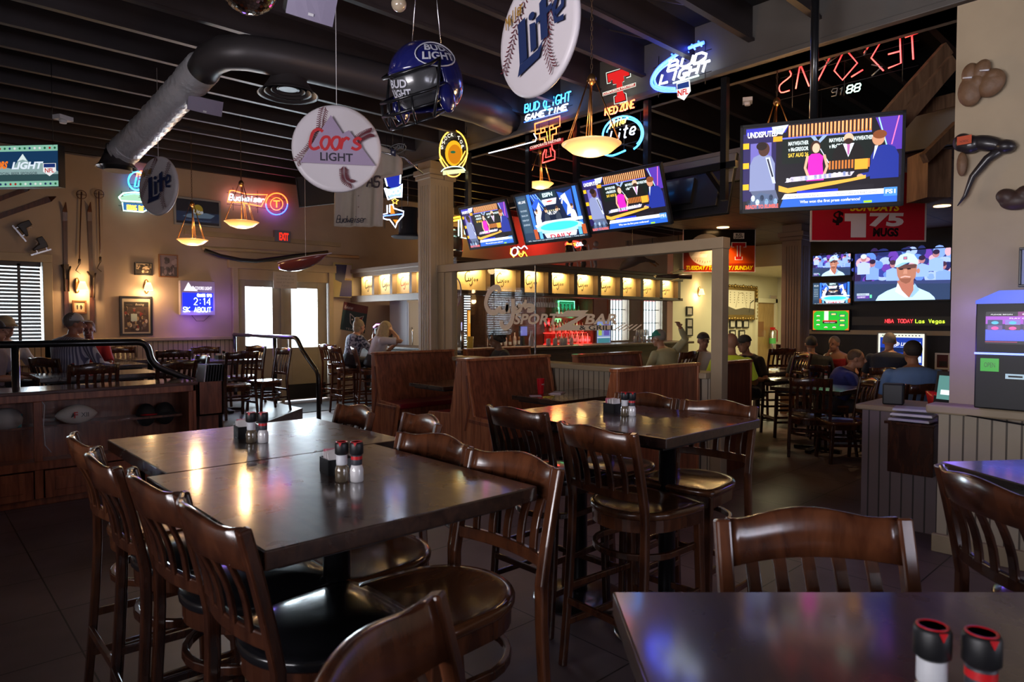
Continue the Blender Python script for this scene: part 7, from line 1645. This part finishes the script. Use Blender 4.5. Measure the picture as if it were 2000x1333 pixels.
# ------------------------------------------------------------------ the wall at the end of the bar and the hall
sconce('glowing wall sconce at the right end of the bar canopy', P(1366, 570, Y=8.56), -.6); 
for i, (px, py) in enumerate(((1347, 608), (1347, 631), (1347, 648))):
    w, h, l = on_Y(px-6, py-9, px+6, py+9, 8.57); panel_thing('framed_picture', ('framed certificate right of the bar end, topmost of three', 'framed certificate right of the bar end, middle of three', 'framed certificate right of the bar end, lowest of three')[i], 'picture', w, h, l, 0, PRINT, lambda pc: (pc.rect(0, 0, 1, 1, C('a8a098')), [pc.rect(.2, .2+.15*k, .8, .24+.15*k, C('807870')) for k in range(4)]), .02, FRAMEK, .03, group='certificates at the end of the bar')
w, h, l = on_Y(1420, 566, 1474, 617, 8.54)
def d_old(pc):
    pc.rect(0, 0, 1, 1, C('d8d0b8')); pc.poly([(0, 0), (1, 0), (1, .25), (.6, .3), (.3, .22), (0, .35)], C('585040'))
    for i in range(5):
        for j in range(6): pc.ell(.1+.15*j, .5+.1*i, .02, .02, C('706850'), 8, True)
    pc.line([(.3, .3), (.4, .85), (.5, .9), (.6, .85), (.7, .3)], .02, C('988c70')); pc.line([(.8, .1), (.85, .5), (.98, .62)], .03, C('282420'))
GOLD = plain('gilt_frame', (.3, .2, .06), .35, metal=.8, bump=.8, nscale=20)
o = panel_thing('gilt_picture', 'large old print in an ornate gilt frame on the bright cream wall', 'picture', w+.2, h+.2, l, 0, PRINT, d_old, .05, GOLD, .12); m = MB()
for k in range(12):
    for s in (-1, 1): m.ball((-w/2-.05+(w+.1)*k/11, -.02, s*(h/2+.08)), (.06, .03, .035+.02*(k % 3 == 0)), 5)
for k in range(8):
    for s in (-1, 1): m.ball((s*(w/2+.08), -.02, -h/2+h*k/7), (.035, .03, .06), 5)
m.build('gilt_carving', GOLD, o)
k = 0
for r, (py, xs) in enumerate(((633, (1431, 1444, 1457)), (653, (1431, 1449)))):
    for px in xs:
        w, h, l = on_Y(px-5.5, py-8, px+5.5, py+8, 8.57); k += 1
        panel_thing('framed_picture', 'small framed notice below the gilt picture, number %s of the cluster' % ('upper left', 'upper middle', 'upper right', 'lower left', 'lower right')[k-1].replace('number ', ''), 'picture', w, h, l, 0, PRINT, lambda pc: (pc.rect(0, 0, 1, 1, C('c8c4b4')), [pc.rect(.2, .2+.15*q, .8, .23+.15*q, C('908c80')) for q in range(4)]), .02, FRAMEK, .03, group='notices below the gilt picture')
a = P(1477, 650, Y=8.55).x; b = P(1511, 650, Y=8.55).x; zt = P(1494, 592, Y=8.55).z
t = struct('door_2', MB().bx(a-.12, a, 8.5, 8.62, 0, zt+.12).bx(b, b+.12, 8.5, 8.62, 0, zt+.12).bx(a-.12, b+.12, 8.5, 8.62, zt, zt+.12), CREAM, bevel=.006); MB().bx(a, b, 8.55, 8.6, 0, zt).build('door_leaf', wood('tan_door', (.3, .18, .06), (.42, .27, .1), (6, 6, 1), .4, .2), t); MB().bx(a+.1, a+.4, 8.54, 8.55, 1.1, 1.5).build('door_notice', OAKF, t)
for i, (px0, py0, px1, py1, lab, c_) in enumerate(((1520, 578, 1532, 630, 'tall printed sheet on the hall wall above the extinguisher', 'b8a498'), (1519, 632, 1531, 658, 'white notices pinned below the tall sheet in the hall', 'c8c8c0'))):
    w, h, l = on_Y(px0, py0, px1, py1, 8.5)
    l.x = min(l.x, 18.0-w/2); l.y = 8.57; panel_thing('paper_notice', lab, 'notice', w, h, l, 0, PRINT, lambda pc: (pc.rect(0, 0, 1, 1, C(c_)), [pc.rect(.15, .1+.08*k, .85, .12+.08*k, C('908480')) for k in range(10)]), .01, WHITEP, 0)
e = P(1519, 690, Y=8.3); t = thing('fire_extinguisher', 'fire extinguisher on the bright hall wall by the dark column', 'extinguisher', (min(e.x, 17.9), 8.45, .75)); MB().lathe([(.08, 0), (.085, .02), (.085, .42), (.04, .5), (.03, .52)], n=18).build('cylinder', CHROME, t); MB().box((0, 0, .56), (.05, .12, .07)).tube([(0, -.05, .56), (.1, -.08, .5), (.1, -.08, .2)], .014, 6).build('valve', REDP, t); MB().lathe([(.087, .15), (.087, .3)], n=18, cap=False).build('green_label', plain('green_tag', (.1, .5, .12), .5), t)
# ------------------------------------------------------------------ people
def _elbow(S, H, l1, l2, pole):
    d = H-S; L = min(d.length, (l1+l2)*.98); u = d.normalized(); H2 = S+u*L
    a = (l1*l1-l2*l2+L*L)/(2*L); h = math.sqrt(max(l1*l1-a*a, 0)); n = pole-u*pole.dot(u)
    if n.length < 1e-4: n = Vector((0, 0, -1))
    return S+u*a+n.normalized()*h, H2
def person(label, px, py, D, face, shirt, skin=(.42, .22, .14), hair=None, cap=None, floor=0, sleeve='short', lean=.1, head=(0, 0), hands=None, pants=(.03, .03, .05), ts=1.0, style='short', chair=None, mat=None, size=1.0, extra=None, brim=0, wide=1.0, seat=None, poles=None):
    """seated figure; face: 0 looks at the viewer, + turns to the right of the picture"""
    rz = CAMRZ+face; hd = P(px, py, D=D); ts *= size
    sp = Vector((0, -math.sin(lean), math.cos(lean)))
    hl = sp*(.6*ts)+Vector((0, -.02-.1*math.sin(lean), .085*ts))
    R = Matrix.Rotation(rz, 4, 'Z'); o = R @ hl; base = Vector((hd.x-o.x, hd.y-o.y, 0)); hz = hd.z-hl.z
    if seat is not None: hz = seat+.1
    t = thing('person', label, 'person', base, rz, 'people')
    hip = Vector((0, 0, hz)); mb = MB(); sh = MB(); pt = MB(); W = wide*size
    def rings(dat, grow=0, m=mb):
        rs = []
        for k, rx, ry, oy in dat:
            c = hip+sp*(k*ts)+Vector((0, oy, 0)); fwd = Vector((0, -math.cos(lean), -math.sin(lean)))
            rs.append([c+Vector((1, 0, 0))*(rx+grow)*W*math.cos(2*PI*j/20)+fwd*(ry+grow)*W*math.sin(2*PI*j/20) for j in range(20)])
        m.loft(rs)
    torso = [(-.11, .1, .08, 0), (-.08, .165, .125, 0), (.02, .168, .125, 0), (.14, .15, .112, 0), (.26, .158, .115, 0), (.38, .18, .122, 0), (.46, .195, .112, .005), (.5, .17, .095, .008), (.535, .09, .07, .008), (.56, .055, .055, .0)]
    rings(torso, 0, mb); nk = hip+sp*(.53*ts)
    hc = hip+hl; mb.tube([nk, nk.lerp(hc, .6)], [.056*size, .052*size], 12)
    hy, hp = head; HM = Matrix.Translation(hc) @ Euler((hp, 0, hy)).to_matrix().to_4x4() @ Matrix.Scale(size*1.07, 4)
    mb.ball((0, .008, .025), (.073, .09, .092), 12, HM); mb.ball((0, -.022, -.045), (.052, .062, .062), 10, HM); mb.ball((0, -.05, -.085), (.03, .025, .018), 8, HM)
    mb.tube([HM @ Vector((0, -.084, .015)), HM @ Vector((0, -.106, -.022)), HM @ Vector((0, -.09, -.036))], [.009, .014, .012], 8)
    for s in (-1, 1): mb.ball((s*.074, .01, -.005), (.009, .018, .03), 6, HM)
    mb.ball((0, -.072, .03), (.05, .012, .008), 6, HM)
    hands = hands or ((-.16, -.38, .2), (.16, -.38, .2)); poles = poles or (Vector((-.6, .2, -.8)), Vector((.6, .2, -.8)))
    for s, H, pl in ((-1, Vector(hands[0]), Vector(poles[0])), (1, Vector(hands[1]), Vector(poles[1]))):
        S = hip+sp*(.455*ts)+Vector((s*.185*W, 0, 0)); Ht = Vector((H.x, H.y, hz+H.z)); E, Hn = _elbow(S, Ht, .285*size, .255*size, pl)
        mb.tube([S, S.lerp(E, .5), E, E.lerp(Hn, .35), Hn], [.052*size, .046*size, .037*size, .038*size, .026*size], 12); mb.ball(S, .055*size, 8); mb.ball(E, .038*size, 8)
        d = (Hn-E).normalized(); n = Vector((0, 0, -1)) if abs(d.z) < .8 else Vector((-s, 0, 0)); sd = d.cross(n).normalized(); n = sd.cross(d).normalized()
        pc_ = Hn+d*.045; B = Matrix((( sd.x, n.x, d.x, pc_.x), (sd.y, n.y, d.y, pc_.y), (sd.z, n.z, d.z, pc_.z), (0, 0, 0, 1)))
        mb.ball((0, 0, 0), (.04, .016, .05), 8, B)
        for q in range(4):
            a = pc_+sd*(-.03+.02*q)+d*.04; L = (.034, .042, .039, .03)[q]; b = a+d*L*.75+n*L*.35; c = b+d*L*.35+n*L*.65; mb.tube([a, b, c], [.0095, .0088, .007], 6); mb.ball(c, .0072, 5)
        a = pc_-sd*(.035*s)-d*.015; b = a-sd*(.022*s)+d*.03+n*.01; mb.tube([a, b, b+d*.025+n*.012], [.012, .01, .008], 6)
        if sleeve == 'short': sh.tube([S+Vector((0, 0, .005)), S.lerp(E, .45), S.lerp(E, .8)], [.066*size, .06*size, .062*size], 14)
        elif sleeve == 'long': sh.tube([S, S.lerp(E, .5), E, E.lerp(Hn, .5), E.lerp(Hn, .92)], [.066*size, .058*size, .052*size, .045*size, .036*size], 14); sh.ball(E, .053*size, 8)
        if sleeve != 'none': sh.ball(S, .067*size, 8)
        K = hip+Vector((s*.11, -.4*size, .0)); az = max(floor+.08, hz-.47); A = Vector((s*.11, -.38*size, az)); Q = hip+Vector((s*.085, -.02, -.02))
        mb.tube([Q, K, A], [.08*size, .056*size, .035*size], 12); pt.tube([Q, Q.lerp(K, .5), K], [.1*size, .088*size, .07*size], 14); pt.ball(K, .071*size, 8); pt.tube([K, A+Vector((0, 0, .03))], [.07*size, .052*size], 14)
        f = MB(); f.loft([[A+Vector((x*.045*wd, y, -.075+z)) for x, z in ((-1, 0), (1, 0), (1, .05*hh), (.6, .075*hh), (-.6, .075*hh), (-1, .05*hh))] for y, wd, hh in ((.07, .8, 1.0), (.0, .95, 1.3), (-.1, 1.1, .8), (-.17, .8, .45))]); f.build('shoe', plain('shoe_dark', (.02, .018, .018), .5), t, bevel=.008)
    rings([(k, a, b, c) for k, a, b, c in torso[1:(9 if sleeve != 'none' else 7)]], .014, sh); rings([(k, a, b, c) for k, a, b, c in torso[:4]], .016, pt)
    if sleeve != 'none': sh.lathe([(.062, -.012), (.058, .022)], (0, 0, 0), 16, Matrix.Translation(nk+sp*.0), cap=True)
    def fuse(o, v, sm=3):
        r = o.modifiers.new('fuse', 'REMESH'); r.mode = 'VOXEL'; r.voxel_size = v; r.use_smooth_shade = True
        s = o.modifiers.new('soften', 'SMOOTH'); s.iterations = sm; s.factor = .5
    key = 'skin_%d_%d' % (int(skin[0]*1000), int(skin[1]*1000)); body = mb.build('body', plain(key, skin, .5, noise=.08), t); fuse(body, .0085, 2)
    SM = mat or plain('shirt_'+'_'.join('%d' % int(v*1000) for v in shirt), shirt, .8, noise=.1, nscale=14, bump=.2)
    o = sh.build('shirt', SM, t); fuse(o, .011, 4)
    o = pt.build('trousers', plain('cloth_'+'_'.join('%d' % int(v*1000) for v in pants), pants, .8), t); fuse(o, .013, 3)
    m = MB()
    for s in (-1, 1): m.ball((s*.03, -.079, .012), (.011, .006, .0055), 6, HM)
    m.build('eyes', plain('eye_dark', (.02, .015, .012), .3), t)
    MB().ball((0, -.082, -.056), (.022, .006, .005), 6, HM).build('mouth', plain('lip', (.3, .1, .08), .5), t)
    if hair:
        HMt = plain('hair_'+'_'.join('%d' % int(v*1000) for v in hair), hair, .7, noise=.35, nscale=60, bump=.4); m = MB()
        m.ball((0, .02, .04), (.081, .092, .09), 12, HM)
        if style == 'buzz': m = MB(); m.ball((0, .016, .036), (.0765, .09, .087), 12, HM)
        if style == 'long':
            for k in range(9):
                a = -.2+(PI+.4)*k/8; x, y = .07*math.cos(a), .02+.075*math.sin(a); m.tube([HM @ Vector((x, y, .06)), HM @ Vector((x*1.25, y*1.25, -.05)), HM @ Vector((x*1.45, y*1.35+.01, -.16)), HM @ Vector((x*1.3, y*1.3+.02, -.27-.02*(k % 3)))], [.03, .036, .036, .014], 8)
        if style == 'bun': m.ball((0, .06, .12), (.042, .042, .038), 8, HM); m.ball((0, .05, -.02), (.07, .06, .07), 8, HM)
        if style == 'curly':
            rr = random.Random(2)
            for k in range(40): a = rr.uniform(0, 2*PI); b = rr.uniform(-.5, 1.4); m.ball((.09*math.cos(a)*math.cos(b), .03+.1*math.sin(a)*math.cos(b), .03+.1*math.sin(b)), .034, 5, HM)
        o = m.build('hair', HMt, t); fuse(o, .009, 1)
    if cap:
        CM = plain('cap_'+'_'.join('%d' % int(v*1000) for v in cap), cap, .8, noise=.1, nscale=30)
        m = MB(); rs = []
        for k in range(8): a = k/7*PI/2*.96; rs.append([HM @ Vector((.083*math.cos(a)*math.cos(2*PI*j/24), .012+.099*math.cos(a)*math.sin(2*PI*j/24), .04+.088*math.sin(a))) for j in range(24)])
        m.loft(rs, cap=True); c_ = m.build('cap', CM, t); m = MB(); rs = []
        for k in range(9):
            a = -PI/2+(-1.0+2.0*k/8)+brim; p = Vector((.083*math.cos(a), .012+.099*math.sin(a), .045)); w_ = .075*math.cos((k-4)/4*PI/2*.93)+.004; dd = Vector((math.cos(-PI/2+brim), math.sin(-PI/2+brim), -.18)); zc = -.012*((k-4)/4)**2
            rs.append([HM @ (p+Vector((0, 0, zc+.003))), HM @ (p+dd*w_+Vector((0, 0, zc+.003))), HM @ (p+dd*w_+Vector((0, 0, zc-.003))), HM @ (p+Vector((0, 0, zc-.003)))])
        m.loft(rs, smooth=False); m.build('cap_brim', CM, c_)
    if extra: extra(t, hip, sp, HM)
    if chair:
        src, lab, g = chair; loc = (base.x, base.y, floor); v = R @ Vector((0, .02, 0)); z = floor
        dup(src, (loc[0]+v.x, loc[1]+v.y, floor), rz+PI, lab, g)
    return t
GRAYH = (.3, .28, .27); SK = (.4, .2, .13); SKD = (.2, .09, .05)
def stripes(name, c1, c2, n, ax='Z'):
    m, nt, b = _new(name); tc = nt.nodes.new('ShaderNodeTexCoord'); sp = nt.nodes.new('ShaderNodeSeparateXYZ'); nt.links.new(tc.outputs['Object'], sp.inputs[0])
    s = nt.nodes.new('ShaderNodeMath'); s.operation = 'MULTIPLY'; s.inputs[1].default_value = n; nt.links.new(sp.outputs[ax], s.inputs[0]); f = nt.nodes.new('ShaderNodeMath'); f.operation = 'FRACT'; nt.links.new(s.outputs[0], f.inputs[0])
    g = nt.nodes.new('ShaderNodeMath'); g.operation = 'GREATER_THAN'; g.inputs[1].default_value = .5; nt.links.new(f.outputs[0], g.inputs[0]); mx = nt.nodes.new('ShaderNodeMix'); mx.data_type = 'RGBA'; mx.inputs[6].default_value = (*c1, 1); mx.inputs[7].default_value = (*c2, 1)
    nt.links.new(g.outputs[0], mx.inputs[0]); nt.links.new(mx.outputs[2], b.inputs['Base Color']); b.inputs['Roughness'].default_value = .8; return m
def mottle(name, c1, c2, sc):
    m, nt, b = _new(name); tc = nt.nodes.new('ShaderNodeTexCoord'); n = nt.nodes.new('ShaderNodeTexNoise'); n.inputs['Scale'].default_value = sc; n.inputs['Detail'].default_value = 4; nt.links.new(tc.outputs['Object'], n.inputs['Vector'])
    r = nt.nodes.new('ShaderNodeValToRGB'); r.color_ramp.elements[0].position = .47; r.color_ramp.elements[1].position = .53; r.color_ramp.elements[0].color = (*c1, 1); r.color_ramp.elements[1].color = (*c2, 1)
    nt.links.new(n.outputs['Fac'], r.inputs['Fac']); nt.links.new(r.outputs[0], b.inputs['Base Color']); b.inputs['Roughness'].default_value = .8; return m
person('woman with grey-blond bun in a dark patterned top seated at the bar, back turned', 702, 643, 11.2, 2.3, (.1, .1, .2), SK, (.28, .21, .13), None, 0, 'long', .25, (.2, .1), ((-.2, -.42, .3), (.15, -.42, .32)), ts=.86, style='bun', mat=mottle('floral_print', (.02, .025, .06), (.3, .33, .45), 26), chair=(stoolW, 'wooden bar stool under the woman in the patterned top', GS), seat=.75)
person('woman with long wavy blond hair and white T-shirt, hand at her face', 755, 652, 10.9, 1.9, (.5, .47, .55), SK, (.4, .3, .17), None, 0, 'short', .35, (.1, .1), ((-.1, -.3, .52), (.2, -.42, .3)), ts=.84, style='long', chair=(stoolW, 'wooden bar stool under the woman with long blond hair', GS), seat=.75)
def phone(t, hip, sp, HM):
    MB().box((.0, -.43, hip.z+.34), (.07, .01, .14)).build('phone', plain('phone_glow', (.3, .35, .4), .3, emis=.5, ecol=(.6, .8, 1)), t)
person('dark curly haired person holding up a lit phone behind the far booth', 968, 664, 9.7, -1.2, (.03, .03, .04), SKD, (.012, .01, .01), None, 0, 'long', .2, (0, .1), ((-.05, -.42, .3), (.1, -.42, .26)), style='curly', extra=phone)
person('man in a pale yellow jacket raising one arm over his head at the bar', 1286, 662, 9.6, -2.4, (.5, .48, .3), SK, GRAYH, (.02, .25, .2), 0, 'long', .3, (.2, .1), ((-.17, .02, .83), (.2, -.4, .2)), poles=((-.9, .3, .1), (.6, .2, -.8)), wide=1.15, chair=(stoolW, 'wooden stool under the man in the pale yellow jacket', GS))
person('man in a white jersey and dark camouflage cap facing the viewer by the pale post', 1374, 667, 9.7, .1, (.6, .55, .55), (.26, .1, .06), None, (.04, .035, .03), 0, 'short', .1, (0, 0), ((-.15, -.3, .12), (.15, -.3, .12)), extra=lambda t, hip, sp, HM: MB().bx(-.1, .1, -.16, -.142, hip.z+.15, hip.z+.24).build('chest_print', plain('print_red', (.35, .02, .03), .6), t))
person('bald man in a bright yellow safety vest seen from behind by the post', 1428, 671, 8.1, 2.9, (.55, .6, .02), SK, None, None, 0, 'short', .15, mat=plain('safety_yellow', (.6, .7, .02), .6, emis=.04, ecol=(.8, 1, .1)), extra=lambda t, hip, sp, HM: MB().bx(.07, .11, .14, .15, hip.z+.1, hip.z+.46).build('reflective_band', plain('silver_band', (.6, .6, .6), .3), t))
person('man in black T-shirt and dark cap looking left in front of the bright cream wall', 1453, 673, 9.2, -.9, (.015, .015, .018), SK, None, (.06, .06, .06), 0, 'short', .3, (-.2, .1))
person('man with a round red and white logo on the back of his black T-shirt', 1584, 673, 9.8, 2.8, (.012, .012, .014), SKD, (.02, .015, .012), None, 0, 'short', .15, wide=1.2, chair=(chairL, 'dark chair under the man in the black T-shirt', GR), style='buzz',
       extra=lambda t, hip, sp, HM: (lambda pc: (pc.ell(.5, .5, .5, .38, C('c8c0c8'), 24), pc.ell(.5, .5, .42, .28, C('a82818'), 24), pc.ell(.52, .45, .26, .18, C('283c80'), 20), pc.build('shirt_logo', PRINT, t, (0, .165, hip.z+.28), PI)))(Pic(.26, .24)))
person('man in a red tank top with short grey hair resting his chin on his hand', 1629, 672, 11.0, -1.0, (.35, .02, .03), SK, (.2, .16, .14), None, 0, 'none', .3, (0, .1), ((-.05, -.3, .5), (.2, -.35, .2)), chair=(chairL, 'dark chair under the man in the red tank top', GR), style='buzz')
person('man in a royal blue polo shirt leaning on the table, in profile to the right', 1673, 702, 8.6, 1.25, (.02, .03, .22), SK, (.1, .06, .04), None, 0, 'short', .42, (-.1, .05), ((-.1, -.5, .14), (.12, -.52, .13)), wide=1.25, style='buzz', mat=stripes('polo_blue', (.018, .03, .24), (.03, .045, .3), 70), chair=(chairL, 'dark chair under the man in the blue polo shirt', GR), ts=.95)
person('grey-haired man in a dark navy shirt in front of the lit beer board', 1737, 668, 9.2, 2.6, (.012, .016, .035), SK, (.2, .17, .15), None, 0, 'short', .15, (.1, 0), wide=1.2, chair=(chairL, 'dark chair under the man in the dark navy shirt', GR), style='buzz')
person('man in a light blue shirt seen from behind, nearest in the far dining room', 1781, 690, 7.0, 3.0, (.13, .24, .5), (.3, .14, .08), (.02, .014, .012), None, 0, 'short', .12, (.0, 0), wide=1.25, pants=(.3, .22, .12), chair=(chairL, 'dark chair directly behind the man in the light blue shirt', GR))
person('man in a striped shirt and pale mesh cap seen from behind on the platform', 146, 634, 7.7, 2.85, (.4, .4, .5), (.3, .13, .09), (.12, .1, .09), (.42, .42, .45), .22, 'long', .1, (-.5, 0), wide=1.25, mat=stripes('shirt_stripes', (.42, .42, .52), (.1, .1, .18), 38, 'X'), chair=(chairL, 'dark chair of the striped-shirt man on the platform', GP))
person('person in a red shirt with dark glasses across the table from the striped-shirt man', 172, 645, 9.0, .3, (.4, .02, .03), (.2, .07, .06), (.1, .05, .04), None, .22, 'short', .1, (.3, 0))
person('man in a tan cap and white shirt near the blinds at the left edge', 12, 640, 7.6, 1.2, (.5, .47, .5), SK, GRAYH, (.4, .32, .2), .22, 'short', .2, (0, .1))
person('person in grey with a black cap cut off by the left edge', -10, 648, 6.95, 1.9, (.2, .18, .25), SK, (.02, .02, .02), (.015, .015, .03), .22, 'short', .1, (0, 0), wide=1.1)
tb = P(1765, 750, z=.76)+FW*.42
# glass of beer and table things in the far room
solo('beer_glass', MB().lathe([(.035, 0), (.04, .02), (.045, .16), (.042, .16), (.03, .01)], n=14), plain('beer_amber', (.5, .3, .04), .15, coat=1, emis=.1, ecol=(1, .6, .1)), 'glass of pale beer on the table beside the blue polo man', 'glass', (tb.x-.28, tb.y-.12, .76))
shk = [(1613, 742, 'small shaker on the green-glinting table in the far room')]
for a, b, lab in shk: dup(shS, P(a, b, z=.76), 0, lab)
for a, b, lab in ((437, 699, 'grinder on the violet-topped platform table'), (125, 712, 'tall grinder on the table of the striped-shirt man')):
    q = P(a, b, D=9.6) if a > 300 else Vector((1.3, 8.0, 0)); dup(shP, (q.x, q.y, .98), 0, lab)
q = P(428, 699, D=9.7); dup(cad, (q.x, q.y, .98), .3, 'sugar caddy on the violet-topped platform table')
# ------------------------------------------------------------------ lamps of the far room and the hall
for i, (px, py) in enumerate(((1412, 444), (1600, 470), (1840, 402))):
    v = P(px, py, z=3.1)
    if v.x > 17: v = Vector((12, 3.5, 3.1))
    solo('recessed_light', MB().lathe([(.08, -.012), (.1, -.01), (.1, 0), (.07, 0)], n=24), plain('downlight_lens', (.9, .7, .5), .4, emis=4, ecol=(1, .6, .25)), ('recessed ceiling light above the baseball banner', 'recessed ceiling light by the dark column', 'recessed ceiling light at the right of the large television')[i], 'lamp', (v.x, v.y, 3.1), group='recessed lights in the low ceiling')
    spot('downlight', (v.x, v.y, 3.05), (0, 0, 0), 110, (1, .62, .3), 2.0, .8, .05)
area('hall_light', (15.5, 7.2, 2.68), (0, 0, 0), 2.5, 1.0, 60, (1, .88, .5))
area('kitchen_light', (13.2, 7.0, 2.6), (0, 0, 0), .5, .8, 25, (1, .86, .5))
area('bar_work_light', (9.5, 9.8, 2.6), (0, 0, 0), 4, .6, 45, (1, .7, .4))
